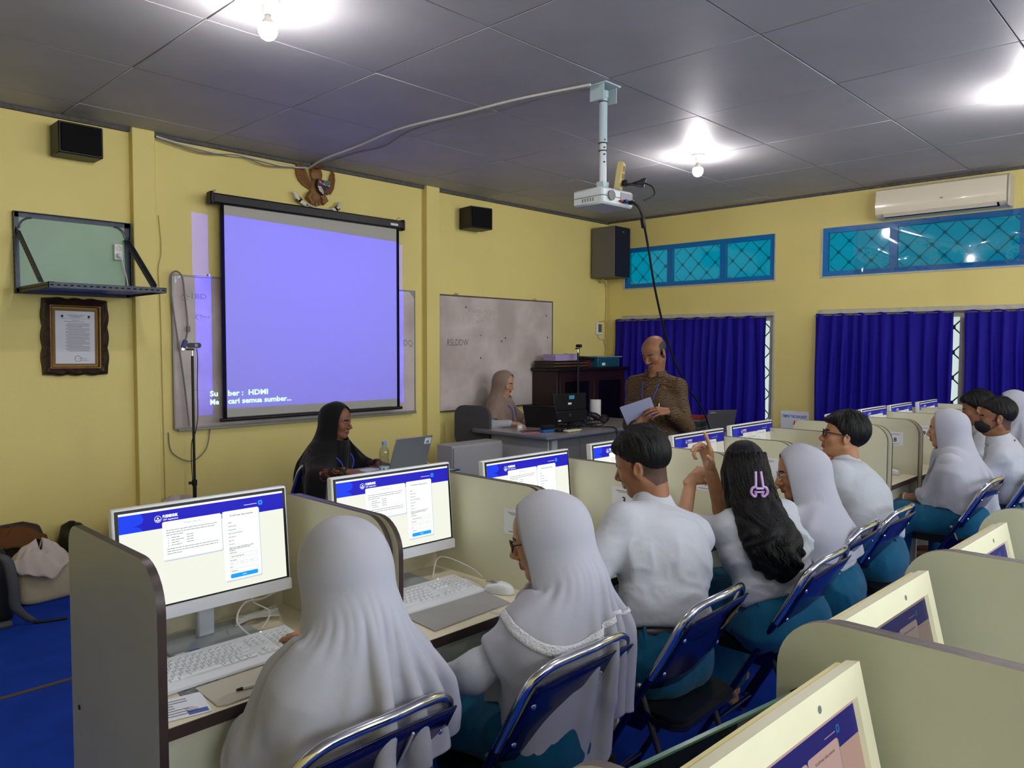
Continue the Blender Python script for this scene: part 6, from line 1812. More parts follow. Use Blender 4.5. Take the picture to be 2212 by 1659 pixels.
def shirt_prims(f, sleeve='short', fit=1.0, hem=.085):
    S = (f.lat, .62); up = f.up; g = fit
    pr = [RC(f.P + f.up * .02, f.waist, .106 * g, .101 * g, .06, S), RC(f.waist, f.chest, .101 * g, .108 * g, .05, S), RC(f.chest, f.neckb - up * .060, .108 * g, .078 * g, .05, S),
          RC(f.chest - up * .02, f.neckb - up * .085 - f.fwd * .015, .104 * g, .084 * g, .05, S)]
    for q in (1, -1):
        d = unit(f.el[q] - f.sh[q])
        pr += [RC(f.shc - up * .012, f.sh[q] - up * .014, .058 * g, .050 * g, .05), RC(f.neckb - up * .018, f.sh[q] - up * .006, .034, .046 * g, .05)]
        if sleeve == 'short':
            e = f.sh[q] + (f.el[q] - f.sh[q]) * .74
            pr += [RC(f.sh[q] - up * .010, e, .052 * g, .062 * g, .03), HSL(e, d, .12)]
        elif sleeve == 'long':
            pr += [RC(f.sh[q] - up * .010, f.el[q], .052 * g, .048 * g, .03), RC(f.el[q], f.el[q] + (f.wr[q] - f.el[q]) * .95, .048 * g, .034 * g, .03)]
        elif sleeve == 'three':
            pr += [RC(f.sh[q] - up * .010, f.el[q], .052 * g, .054 * g, .03), RC(f.el[q], f.el[q] + (f.wr[q] - f.el[q]) * .25, .056 * g, .060 * g, .03)]
    pr.append(HS(f.P + f.up * hem, -f.up))
    pr.append(RC(f.neckb + up * .004 + f.fwd * .012, f.neckb + up * .10 + f.fwd * .03, .055, .075, .006, None, True))
    return pr
class HSL:
    """cuts a sleeve off flat, within a small radius only"""
    def __init__(s, p, n, rad): s.p, s.n, s.rad, s.k, s.sub = A3(p), A3(n), rad, .004, 'cut'
    def d(s, X, Y, Z):
        a = (X - s.p[0]) * s.n[0] + (Y - s.p[1]) * s.n[1] + (Z - s.p[2]) * s.n[2]
        r = np.sqrt((X - s.p[0]) ** 2 + (Y - s.p[1]) ** 2 + (Z - s.p[2]) ** 2)
        return np.minimum(a, s.rad - r)
def bottoms(f, kind='trousers'):
    pr = [RC(f.P + A3((-.05, -.005, 0)), f.P + A3((.05, -.005, 0)), .120, .120, .05, ((0, 0, 1), 1.0)), RC(f.P, f.waist - f.up * .02, .112, .105, .05, (f.lat, .70))]
    pr.append(HS(f.P + f.up * .085, f.up))
    for q in (1, -1):
        if kind == 'trousers': pr += [RC(f.hip[q], f.kn[q], .088, .066, .05), RC(f.kn[q], f.an[q] + A3((0, 0, .03)), .066, .056, .04)]
        else: pr += [RC(f.hip[q], f.kn[q], .092, .074, .09), RC(f.kn[q], f.an[q] + A3((q * .03, .02, .05)), .076, .075, .10)]
    if kind == 'skirt': pr += [RC(f.P + A3((0, .08, -.01)), (f.kn[1] + f.kn[-1]) / 2 + A3((0, 0, .0)), .085, .07, .08), RC((f.kn[1] + f.kn[-1]) / 2, (f.an[1] + f.an[-1]) / 2 + A3((0, .0, .05)), .07, .08, .1)]
    return pr
def belt(f, parent, off=.014, z=.064, hgt=.036, dx=None):
    """flat band round the waist"""
    c = f.P + f.up * z; lat, fwd = f.lat, f.fwd; up = f.up
    def fn(u, v):
        a = 2 * pi * u; p = c + lat * (.161 + off) * cos(a) + fwd * (.112 + off) * sin(a) + up * (v - .5) * hgt; return tuple(float(t) for t in p)
    m = MB(); m.grid(fn, 48, 3, closed_u=True); o = m.build('belt', BELTM, parent, angle=180)
    o.modifiers.new('leather', 'SOLIDIFY').thickness = .004
    m = MB(); 
    for a in (1.5 * pi - .25, 1.5 * pi + .5, 1.5 * pi - 1.0):
        p = c + lat * (.161 + off + .006) * cos(a) + fwd * (.112 + off + .006) * sin(a)
        t_ = unit(-lat * .161 * sin(a) + fwd * .112 * cos(a))
        m.tube([tuple(p - up * .026), tuple(p + up * .024)], .006, 6)
    o = m.build('belt_loop', TEALC, parent); o['kind'] = 'stuff'
def collar(f, parent, mt, open_front=.5, hgt=.060, r=.063):
    n = f.neckb + f.up * .004 + f.fwd * .006; lat = f.lat; up = unit(f.up * .3 + unit(f.H - f.neckb) * .7); fw_ = unit(np.cross(up, lat))
    def fn(u, v):
        a = pi / 2 + open_front + (2 * pi - 2 * open_front) * u
        w = 1 - 2 * abs(v - .45)
        z = hgt * (v / .45 if v < .45 else 1 - (v - .45) / .55 * 1.05); rr_ = r * (1.0 - .04 * w) + (.0 if v < .45 else .016 * (v - .45) / .55 + .004)
        p = n + lat * rr_ * 1.05 * cos(a) + fw_ * rr_ * sin(a) + up * z
        return tuple(float(t) for t in p)
    m = MB(); m.grid(fn, 40, 9); o = m.build('collar', mt, parent, angle=80); o.modifiers.new('cloth', 'SOLIDIFY').thickness = .003
def short_hair(f, parent, zmin, thick=(.012, .012, .016), amp=.004, seed=1, mt=HAIRM, top=1.0, fringe=None):
    W = f.w; R = f.HR
    pr = [EL(W((0, -.023, .050)), (.074 + thick[0], .094 + thick[1], .080 + thick[2]), R, .02), EL(W((0, .030, .045)), (.060 + thick[0] * .7, .055 + thick[1] * .7, .058 + thick[2]), R, .02)]
    if fringe:
        for a, b, ra, rb in fringe: pr.append(RC(W(a), W(b), ra, rb, .02))
    ys, zs = zmin
    def cut(X, Y, Z):
        x, y, z = X - f.H[0], Y - f.H[1], Z - f.H[2]
        ly = x * R[0, 1] + y * R[1, 1] + z * R[2, 1]; lz = x * R[0, 2] + y * R[1, 2] + z * R[2, 2]
        return (np.interp(ly, ys, zs).astype(f32) - lz) * f32(.75)
    pr.append(FN(cut, .014))
    V, Q = nets(*field(pr, .0048)); V = smooth(V, Q, 1)
    L = (V - f.H) @ R; N = vnormals(V, Q)
    az = np.arctan2(L[:, 0], -L[:, 1] + .02)
    d = amp * (vnoise(np.stack([az * 14, L[:, 2] * 22, L[:, 1] * 18], 1), seed) + .6 * vnoise(np.stack([az * 34, L[:, 2] * 30, L[:, 1] * 30], 1), seed + 3))
    up_ = np.clip(L[:, 2] / .08, .25, 1.2)
    V = V + N * (d * up_)[:, None]
    return link('hair', npmesh('hair', V, Q, [mt]), parent)
def glasses(f, parent, mt, r=.019, full=True, thick=.0022):
    m = MB(); 
    def w(p): return tuple(float(t) for t in f.w(p))
    for q in (1, -1):
        c = (q * .032, .098, .004)
        m.tube([w((c[0] + r * 1.15 * cos(a), c[1] - .012 * abs(cos(a)) * (1 if q * cos(a) > 0 else 0) * .6, c[2] + r * .9 * sin(a))) for a in [i * pi / 10 for i in range(20)]], thick, 6, closed=True)
        m.tube([w((q * .053, .090, .010)), w((q * .075, .05, .012)), w((q * .079, -.005, .010)), w((q * .078, -.02, -.004))], thick * .9, 6)
    m.tube([w((-.011, .100, .008)), w((0, .104, .010)), w((.011, .100, .008))], thick, 6)
    g = m.build('glasses', mt, parent)
    return g
def lanyard(parent, pts, card=None, w=.007):
    m = MB(); m.tube(catmull([tuple(float(t) for t in p) for p in pts], 8), w * .45, 6); m.build('lanyard', LANY, parent)

# ------------------------------------------------------------------ draped cloth (position-based)
def sdf_eval(prims, P):
    X, Y, Z = P[:, 0], P[:, 1], P[:, 2]; F = np.full(len(P), 1.0, f32)
    for p in prims:
        d = p.d(X, Y, Z)
        F = smin(F, d, f32(p.k)) if not p.sub else -smin(-F, d if p.sub is True else -d, f32(p.k))
    return F
def sdf_grad(prims, P, e=.004):
    F = sdf_eval(prims, P); G = np.zeros_like(P)
    for i in range(3):
        q = P.copy(); q[:, i] += e; G[:, i] = (sdf_eval(prims, q) - F) / e
    return F, G / np.maximum(np.linalg.norm(G, axis=1, keepdims=True), 1e-6)
def shrink_rings(hull, rings, nphi, off, cap=False):
    """rings: (centre, axis a, axis b, start radius, min radius); returns grid (rings, nphi, 3) hugging the hull from outside"""
    out = []
    ph = np.arange(nphi) * 2 * pi / nphi
    for (c, a, b, rs, rmin) in rings:
        D = np.cos(ph)[:, None] * A3(a) + np.sin(ph)[:, None] * A3(b)
        r = np.full(nphi, rs, f32)
        for _ in range(26):
            d = sdf_eval(hull, (A3(c) + D * r[:, None]).astype(f32)) - off
            r = np.maximum(rmin, r - np.maximum(d, -.01) * .8)
            if cap: r = np.minimum(r, rs)
        out.append(A3(c) + D * r[:, None])
    return np.array(out, f32)
def drape(G, coll, slack, steps=120, grav=1.6, off=.006, pin=None, bend=.25, seed=0, iters=5, stiffv=1.0, noise=.003, damp=.97, fric=.6):
    R, N, _ = G.shape; P = G.copy(); rngn = np.random.default_rng(seed)
    ru = np.linalg.norm(np.roll(P, -1, 1) - P, axis=2) * slack[:, None]
    rv = np.linalg.norm(P[1:] - P[:-1], axis=2)
    bu = ru + np.roll(ru, -1, 1); bv = rv[1:] + rv[:-1]
    P += rngn.normal(0, noise, P.shape).astype(f32) * (0 if pin is None else (1 - pin)[:, :, None])
    kp = 0 if pin is None else int((pin.min(1) > .99).sum()) - 1; kp = max(kp, 0)
    Lc = np.concatenate([np.zeros((1, N), f32), np.cumsum(rv[kp:], 0)]) * 1.03
    V = np.zeros_like(P); dt = 1 / 60; w = np.ones((R, N), f32) if pin is None else (1 - pin).astype(f32)
    def solve(i, j, rest, k, min_only=False):
        d = P[j] - P[i]; L = np.linalg.norm(d, axis=-1) + 1e-9
        wi, wj = w[i], w[j]; s = wi + wj; s[s == 0] = 1
        c = (L - rest)
        if min_only: c = np.minimum(c, 0)
        q = (k * c / L / s)[..., None] * d
        P[i] += q * wi[..., None]; P[j] -= q * wj[..., None]
    S = slice
    idx = np.arange(N)
    for st in range(steps):
        V[..., 2] -= grav * dt; V *= damp; O = P.copy(); P += V * dt * w[..., None]
        for it in range(iters):
            for par in (0, 1):
                i = idx[par::2]; j = (i + 1) % N
                solve((S(None), i), (S(None), j), ru[:, i], .9)
            for par in (0, 1):
                i = np.arange(par, R - 1, 2); solve((i,), (i + 1,), rv[i], stiffv)
            if bend:
                for par in range(4):
                    i = idx[par::4]; i = i[i + 2 < N + 2]; j = (i + 2) % N
                    if N % 4 == 0: solve((S(None), i), (S(None), j), bu[:, i] * .985, bend, True)
                for par in range(4):
                    i = np.arange(par, R - 2, 4)
                    if len(i): solve((i,), (i + 2,), bv[i] * .99, bend, True)
        tv = P[kp:] - P[kp]; tl = np.linalg.norm(tv, axis=2); P[kp:] = P[kp] + tv * np.minimum(1, Lc / np.maximum(tl, 1e-6))[..., None]
        Fp = P.reshape(-1, 3)
        d = sdf_eval(coll, Fp); hit = d < off
        if hit.any():
            q = Fp[hit]; dd, g = sdf_grad(coll, q); q2 = q + g * (off - dd)[:, None]
            o = O.reshape(-1, 3)[hit]; mv = q2 - o; tn = mv - g * (mv * g).sum(1, keepdims=True)
            Fp[hit] = q2 - tn * fric
        P = Fp.reshape(R, N, 3)
        if pin is not None: P = P * w[..., None] + G * (1 - w[..., None])
        V = (P - O) / dt; sp = np.linalg.norm(V, axis=2, keepdims=True); V *= np.minimum(1, 1.5 / np.maximum(sp, 1e-6))
    return P
def ring_mesh(name, P, mt, parent, sub=1, thick=.0022, label=None):
    R, N, _ = P.shape; V = P.reshape(-1, 3)
    i = np.arange(R - 1)[:, None]; j = np.arange(N)[None, :]; j2 = (j + 1) % N
    Q = np.stack([i * N + j, i * N + j2, (i + 1) * N + j2, (i + 1) * N + j], -1).reshape(-1, 4)
    o = link(name, npmesh(name, V, Q, [mt]), parent, label=label)
    if sub:
        s = o.modifiers.new('smooth', 'SUBSURF'); s.levels = sub; s.render_levels = sub
    s = o.modifiers.new('cloth', 'SOLIDIFY'); s.thickness = thick; s.offset = 1
    return o
def body_coll(f, sleeve='long'):
    c = [EL(f.w((0, -.020, .040)), (.078, .098, .086), f.HR, .03), EL(f.w((0, .028, -.020)), (.060, .060, .085), f.HR, .03), RC(f.w((0, -.03, -.05)), f.neckb, .054, .062, .03)]
    return c + [p for p in shirt_prims(f, sleeve, 1.0) if isinstance(p, RC) and not p.sub]
def headscarf(f, parent, mt=WHIJ, nphi=72, fan=15, drop=20, length=.30, fan_end=118, slack=1.22, hull_k=.10, steps=110, seed=1, name='headscarf', front=.048, hem=None, back_drop=None, tuck=False, cone=None, lab=None, bend=.25, off=.014, grav=1.6, ease=1.02, rim_r=None, fold=.05, armhull=.5, fine=.004, neckr=.105, freqs=(4, 5, 6, 7)):
    """headscarf: rings fan from the face opening over the head to the nape, then drop over the shoulders"""
    coll = body_coll(f)
    hull = [EL(f.w((0, -.020, .040)), (.080, .100, .088), f.HR, .05), EL(f.w((0, .026, -.020)), (.064, .064, .088), f.HR, .05), RC(f.w((0, -.03, -.05)), f.neckb, .060, .085, .08)]
    S = (f.lat, .70)
    hull += [RC(f.neckb - f.up * .08, f.chest, .095, .125, .08, S), RC(f.chest, f.waist, .125, .12, .06, S)]
    for q in (1, -1): hull += [RC(f.shc, f.sh[q], .075, .068, hull_k), RC(f.sh[q], f.sh[q] + (f.el[q] - f.sh[q]) * armhull, .068, .064, .06)]
    if cone: hull += cone
    X, Y, Z = f.HR[:, 0], f.HR[:, 1], f.HR[:, 2]
    piv = f.w((0, front - .005, -.112))
    rings = []
    for i in range(fan):
        th = RAD(fan_end) * i / (fan - 1) - RAD(4)
        D = cos(th) * Z - sin(th) * Y
        dist = .112 - .02 * (i / fan)
        rings.append((piv + D * dist, X, D, .150, .035))
    # drop part
    thE = RAD(fan_end) - RAD(4); De = cos(thE) * Z - sin(thE) * Y; ce = piv + De * .092
    base_n = A3((0, 0, 1)); dn = np.array([sin(0), 0, 0])
    latw = unit(f.lat - A3((0, 0, 1)) * f.lat[2]); fwdw = np.cross(A3((0, 0, 1)), latw)
    c1 = f.neckb + f.up * -.02 + f.fwd * .02
    Dr = []
    for j in range(1, drop + 1):
        s = j / drop; e = min(1, s * 2.2)
        b = unit(De * (1 - e) + (-fwdw) * e); a = unit(X * (1 - e) + latw * e)
        c = ce * (1 - e) + c1 * e
        zoff = length * max(0, s - .10) 
        c = c - A3((0, 0, 1)) * zoff
        rings.append((c, a, b, min(.36, .12 + .62 * s), .05)); Dr.append(s)
    hh = [RC(f.w((0, -.035, -.02)), f.neckb + f.up * .0 - f.fwd * .015, .082, neckr, .06)] + hull[:2]
    G = np.concatenate([shrink_rings(hh, rings[:fan], nphi, .010, True), shrink_rings(hull, rings[fan:], nphi, .010)])
    rn = random.Random(seed)
    fq = [(rn.choice(freqs), rn.uniform(0, 6.28), rn.uniform(-2, 2)) for _ in range(3)]
    phv = np.arange(nphi) * 2 * pi / nphi
    for j in range(drop):
        C = A3(rings[fan + j][0]); v = G[fan + j] - C; r = np.linalg.norm(v, axis=1); u = v / r[:, None]
        m_ = max(1, nphi // 24)
        rm = np.max([np.roll(r, q) for q in range(-m_, m_ + 1)], 0)
        dph = phv[:, None] - phv[None, :]; cs = np.cos(dph)
        hs = (rm[None, :] * cs).max(1)                      # support function of the ring
        hull_r = np.where(cs > .05, hs[:, None] / np.maximum(cs, .05), 9).min(0)
        rm = .12 * rm + .88 * hull_r
        for _ in range(m_): rm = (np.roll(rm, 1) + 2 * rm + np.roll(rm, -1)) / 4
        t_ = (j + 1) / drop
        if j: rm = np.maximum(rm, prev * .992)
        prev = rm
        wv = sum(np.sin(a_ * phv + b_ + c_ * t_) for a_, b_, c_ in fq) / 3
        G[fan + j] = C + u * (rm * (1 + fold * min(1, .25 + t_ * 2.5) * np.clip(wv * 1.6, -1, 1)))[:, None]
    # hem shaping: extra drop depending on direction (phi: 0 = person's right, 90 = back, 270 = front)
    ph = np.arange(nphi) * 2 * pi / nphi
    if hem is not None:
        for j in range(1, drop + 1):
            G[fan + j - 1, :, 2] -= (np.array([hem(p) for p in ph]) * (j / drop) ** 1.5).astype(f32)
    sl = np.ones(len(rings), f32) * ease
    sl[fan // 2:fan] = np.linspace(ease, 1 + (slack - 1) * .5, fan - fan // 2); sl[fan:] = np.linspace(1 + (slack - 1) * .5, slack, drop)
    pin = np.zeros((len(rings), nphi), f32); k0 = int(fan * .5); pin[:k0] = 1; pin[k0:fan] = np.linspace(.9, 0, fan - k0)[:, None] ** 2
    if tuck: pin[-1] = 1
    # folds already begin on the back of the head
    wv0 = np.clip(sum(np.sin(a_ * phv + b_) for a_, b_, c_ in fq) / 3 * 1.6, -1, 1)
    for i in range(fan // 2, fan):
        C = G[i].mean(0); e_ = (i - fan // 2) / (fan - fan // 2); G[i] = C + (G[i] - C) * (1 + .5 * fold * e_ * np.maximum(wv0, -.2))[:, None]
    P = drape(G, coll, sl, steps, grav, off, pin, bend, seed)
    R_, N_, _ = P.shape; i_ = np.arange(R_ - 1)[:, None]; j_ = np.arange(N_)[None, :]; k_ = (j_ + 1) % N_
    Qd = np.stack([i_ * N_ + j_, i_ * N_ + k_, (i_ + 1) * N_ + k_, (i_ + 1) * N_ + j_], -1).reshape(-1, 4)
    Vd = P.reshape(-1, 3); Nn = vnormals(Vd, Qd); out_ = np.sign(((Vd - Vd.mean(0)) * Nn).sum(1).mean()) or 1
    rr_ = np.repeat(np.clip((np.arange(R_) - fan * .45) / (fan * .5), 0, 1), N_)
    dd = ridged(Vd * np.array([11, 11, 4.5], f32) + .8 * np.stack([vnoise(Vd * 7 + 9 * q, seed + q) for q in range(3)], 1), seed + 31)
    P = (Vd + Nn * (out_ * fine * rr_ * np.where(dd > 0, dd ** 1.5, dd * .4))[:, None]).reshape(R_, N_, 3)
    return ring_mesh(name, P, mt, parent, 1, label=lab)
# ------------------------------------------------------------------ the people
def person(label, x, y, rz):
    return thing('person', label, 'person', (x, y, 0), RAD(rz))
class Place:
    """a person's place: turns world points into the person's own frame"""
    def __init__(s, x, y, rz): s.x, s.y, s.a = x, y, RAD(rz); s.rz = rz
    def __call__(s, X, Y, Z):
        dx, dy = X - s.x, Y - s.y; c, n = cos(s.a), sin(s.a)
        return (c * dx + n * dy, -n * dx + c * dy, Z)
    def dirn(s, X, Y, Z):
        c, n = cos(s.a), sin(s.a); return (c * X + n * Y, -n * X + c * Y, Z)
DARKGL = mat('dark_spectacle_frame', rgb(40, 26, 22), .3)
BLKGL = mat('black_spectacle_frame', rgb(12, 12, 13), .3)
LACEM = mat('white_lace', rgb(232, 232, 236), .8, bump=.9, bscale=160)
DESKARMS = {1: ((.16, .36, .80), (.6, -.3, -.6)), -1: ((-.16, .36, .80), (-.6, -.3, -.6))}
def flat_hands(f, curl=(.25, .3, .35, .4)):
    return [hand_prims(f.wr[q], hand_frame((-q * .15, 1, -.12), (0, .1, 1), q), q, curl) for q in (1, -1)]
def FADE(x, y, z):
    return (y < .016 - .25 * np.maximum(0, z - .01)) & (z > np.interp(y, [-.13, -.05, -.015, .02], [-.080, -.075, -.025, -.012])) & ~((np.abs(x) > .076) & (np.abs(z + .004) < .05) & (y > -.045))
HAIR_FADE = ([-.13, -.10, -.06, -.02, .005, .03, .06, .10], [-.035, -.032, -.020, .014, .020, .034, .062, .076])
HAIR_BOY = ([-.13, -.09, -.05, -.02, .005, .03, .06, .10], [-.055, -.055, -.045, -.012, -.002, .022, .060, .074])

def girl_nearest():
    L = Place(1.0, 1.44, 2); t = person('girl in a grey-white headscarf at the nearest booth, back to us', L.x, L.y, L.rz)
    f = fit(L(1.015, 1.55, 1.20), .02, shdrop=.10, sw=.142, head=(10, 14, 0), neck=(6, 0), arms={1: ((.15, .36, .80), (.6, -.3, -.6)), -1: ((-.10, .34, .70), (-.5, -.3, -.8))})
    body_mesh(f, 'body', SK['a'], t, hands=flat_hands(f))
    cloth_obj('shirt', shirt_prims(f, 'long', 1.0), .009, WSHIRT, t, .003, (9, 9, 6), 3)
    cloth_obj('skirt', bottoms(f, 'skirt'), .010, TEALC, t, .012, (9, 9, 5), 5)
    belt(f, t)
    headscarf(f, t, WHIJ, nphi=96, fan=20, drop=30, length=.20, slack=1.5, seed=3, freqs=(3, 4, 5), hull_k=.13, hem=lambda p: .04 * max(0, -sin(p)) + .05 * max(0, -cos(p)), steps=120, fold=.13, armhull=.5, fine=.008, neckr=.122)
def girl_lace():
    L = Place(1.60, 1.365, 10); t = person('girl in a white headscarf with a lace band and glasses, second booth', L.x, L.y, L.rz)
    f = fit(L(1.605, 1.42, 1.20), .02, shdrop=.10, sw=.142, head=(22, 14, 0), neck=(14, -4), arms={1: ((.15, .33, .72), (.6, -.3, -.6)), -1: ((-.20, .32, .64), (-.7, -.2, -.5))})
    body_mesh(f, 'body', SK['c'], t, hands=flat_hands(f)); eyes(f, t)
    cloth_obj('shirt', shirt_prims(f, 'long', 1.0), .009, WSHIRT, t, .003, (9, 9, 6), 13)
    cloth_obj('skirt', bottoms(f, 'skirt'), .010, TEALC, t, .012, (9, 9, 5), 15)
    belt(f, t); glasses(f, t, DARKGL)
    h = headscarf(f, t, WHIJ, nphi=96, fan=20, drop=34, length=.29, slack=1.30, seed=5, hull_k=.13, hem=lambda p: .13 * max(0, -cos(p)) ** 1.5, steps=120, fold=.10, armhull=.45, fine=.007, neckr=.120, freqs=(3, 4, 5, 6))
    # lace band: a strip lifted off the scarf surface on one ring
    V = np.array([v.co for v in h.data.vertices], f32).reshape(-1, 96, 3); N = vnormals(V.reshape(-1, 3), np.array([tuple(p.vertices) for p in h.data.polygons])).reshape(V.shape)
    rb = V[21:24] + N[21:24] * .0045
    o = ring_mesh('lace_band', rb, LACEM, h, 1, .003)
def boy_short_hair():
    L = Place(2.21, 1.40, -6); t = person('short-haired boy in a white short-sleeved shirt leaning to his screen', L.x, L.y, L.rz)
    f = fit(L(2.335, 1.605, 1.300), .014, lean=(10, 18, 22), sw=.172, head=(22, 16, -6), neck=(4, -8), arms={1: ((.24, .50, .79), (.6, -.3, -.8)), -1: ((-.27, .33, .60), (-.7, -.6, -.3))})
    body_mesh(f, 'body', SK['b'], t, hands=flat_hands(f), headh=.0036, jaw=1.05, stubble=FADE); eyes(f, t, (0, -12))
    cloth_obj('shirt', shirt_prims(f, 'short', 1.06), .0075, WSHIRT, t, .015, (8, 8, 11), 23, warp=.8)
    collar(f, t, WSHIRT); cloth_obj('trousers', bottoms(f), .010, TEALC, t, .012, (9, 9, 6), 25); belt(f, t, .018)
    short_hair(f, t, HAIR_FADE, (.007, .009, .022), .0035, 4, fringe=[((-.04, .05, .085), (.04, .05, .085), .026, .026), ((.0, .075, .078), (.02, .088, .066), .020, .014)])
def girl_hair_claw():
    L = Place(2.86, 1.27, -22); t = person('girl with long wavy black hair and a lilac claw, pointing up', L.x, L.y, L.rz)
    wr, wl = L(2.868, 1.60, 1.095), L(2.880, 1.695, 1.03)
    f = fit(L(2.905, 1.47, 1.222), .016, lean=(8, 16, 22), sw=.150, head=(-24, 8, 0), neck=(4, 0), arms={1: (wr, L.dirn(.5, .3, -1)), -1: (wl, L.dirn(-.3, .6, -1))})
    # right hand points up, left hand relaxed against it
    Rr = hand_frame(L.dirn(-.35, .05, 1.0), L.dirn(.9, -.35, .25), 1)
    Rl = hand_frame(L.dirn(.75, -.25, .35), L.dirn(-.25, -.35, .9), -1)
    hr = hand_prims(f.wr[1], Rr, 1, thumb=(.7, .5), curls=[(.10, .12, .10), (.75, .9, .5), (1.15, 1.3, .8), (1.3, 1.4, .8)])
    hl = hand_prims(f.wr[-1], Rl, -1, thumb=(.5, .4), curls=[(.7, .8, .5), (.85, .9, .6), (.95, 1.0, .6), (1.05, 1.0, .6)])
    body_mesh(f, 'body', SK['c'], t, hands=[hr, hl])
    cloth_obj('shirt', shirt_prims(f, 'short', 1.02), .008, WSHIRT, t, .018, (6, 6, 14), 33, warp=.8)
    collar(f, t, WSHIRT); cloth_obj('skirt', bottoms(f, 'skirt'), .009, TEALC, t, .012, (9, 9, 6), 35); belt(f, t, .016)
    # hair: cap, falling mass and loose strands
    W = f.w
    pr = [EL(W((0, -.022, .045)), (.080, .103, .092), f.HR, .02), EL(W((0, -.035, -.03)), (.078, .080, .11), f.HR, .05)]
    path = [(0, -.10, .0), (.005, -.130, -.10), (.02, -.180, -.20), (.04, -.215, -.27), (.06, -.235, -.315)]
    rad = [.060, .074, .090, .098, .086]
    for i in range(4): pr.append(RC(W(path[i]), W(path[i + 1]), rad[i], rad[i + 1], .05, (f.HR[:, 1], 1.5)))
    for sx in (-1, 1): pr.append(RC(W((sx * .066, -.02, .0)), W((sx * .072, -.05, -.15)), .022, .014, .04))
    R = f.HR
    def cut(X, Y, Z):
        x, y, z = X - f.H[0], Y - f.H[1], Z - f.H[2]
        ly = x * R[0, 1] + y * R[1, 1] + z * R[2, 1]; lz = x * R[0, 2] + y * R[1, 2] + z * R[2, 2]
        return (ly - np.interp(lz, [-.3, -.02, .05, .09], [.02, .015, .05, .10]).astype(f32)) * f32(.8)
    pr.append(FN(cut, .01))
    V, Q = nets(*field(pr, .0065)); V = smooth(V, Q, 1); N = vnormals(V, Q); Lc = (V - f.H) @ R
    az = np.arctan2(Lc[:, 0], -Lc[:, 1] + .03); dn = np.clip(-Lc[:, 2] / .3, 0, 1)
    d = .005 * vnoise(np.stack([az * 9 + 2.0 * np.sin(Lc[:, 2] * 38) * dn, Lc[:, 2] * 6, Lc[:, 1] * 4], 1), 3) * (.4 + 1.6 * dn) + .004 * np.sin(az * 26 + 1.6 * np.sin(Lc[:, 2] * 42)) * (.25 + dn)
    V = V + N * d[:, None]
    hair = link('hair', npmesh('hair', V, Q, [HAIRM]), t)
    m = MB(); rg = random.Random(11)
    spr = shirt_prims(f, 'short', 1.02)
    for k in range(230):
        a = rg.uniform(-1.7, 1.7); pts = []
        ln = rg.uniform(.16, .35) * (1 - .10 * abs(a)); ph = rg.uniform(0, 6.3); wv = rg.uniform(.005, .017); z0 = rg.uniform(.03, .09)
        for i in range(15):
            u = i / 14; z = z0 - (ln + z0) * u
            px = np.interp(-z, [0, .1, .2, .31, .42], [0, .005, .02, .05, .09])
            yb = np.interp(z, [-.46, -.42, -.31, -.2, -.1, 0, .09], [-.33, -.325, -.300, -.250, -.192, -.150, -.118])
            rx = np.interp(z, [-.46, -.42, -.31, -.2, -.1, 0, .09], [.05, .070, .098, .092, .084, .078, .072])
            x = px + rx * sin(a) + wv * u * sin(ph + z * 52); y = yb - .001 + (1 - cos(a)) * .068 + wv * u * cos(ph + z * 47)
            pts.append(W((x, y, z)))
        pts = np.array(pts, f32); d_, g_ = sdf_grad([p for p in spr if isinstance(p, RC) and not p.sub], pts); sh_ = d_ < .012; pts[sh_] += g_[sh_] * (.012 - d_[sh_])[:, None]
        m.tube([tuple(float(v) for v in p) for p in pts], [.0046 * (1 - .75 * (i / 14) ** 2) + .0006 for i in range(15)], 5)
    o = m.build('hair_strands', HAIRM, hair, angle=180); o['kind'] = 'stuff'
    LIL = mat('lilac_plastic', rgb(196, 160, 214), .25, coat=.4)
    m = MB(); q0 = (0, -.135, -.035)
    sel = (np.abs(Lc[:, 0]) < .03) & (np.abs(Lc[:, 2] + .02) < .05); dy_ = float(Lc[sel, 1].min()) + .150 - .006
    def w2(x, z, y=-.150):
        return tuple(float(q) for q in W((x, y + dy_, z)))
    for sx in (-1, 1):
        m.tube(catmull([w2(sx * .010, .012), w2(sx * .012, -.018, -.156), w2(sx * .014, -.045, -.160)], 6), .0048, 8)
        m.tube(catmull([w2(sx * .010, -.045, -.162), w2(sx * .026, -.050, -.160), w2(sx * .031, -.068, -.156), w2(sx * .020, -.082, -.152), w2(sx * .012, -.078, -.152), w2(sx * .016, -.062, -.158)], 6), .0052, 8)
    m.tube([w2(-.014, -.052, -.163), w2(.014, -.052, -.163)], .005, 8); m.tube([w2(-.012, -.066, -.160), w2(.012, -.066, -.160)], .004, 8)
    m.build('hair_claw', LIL, hair)
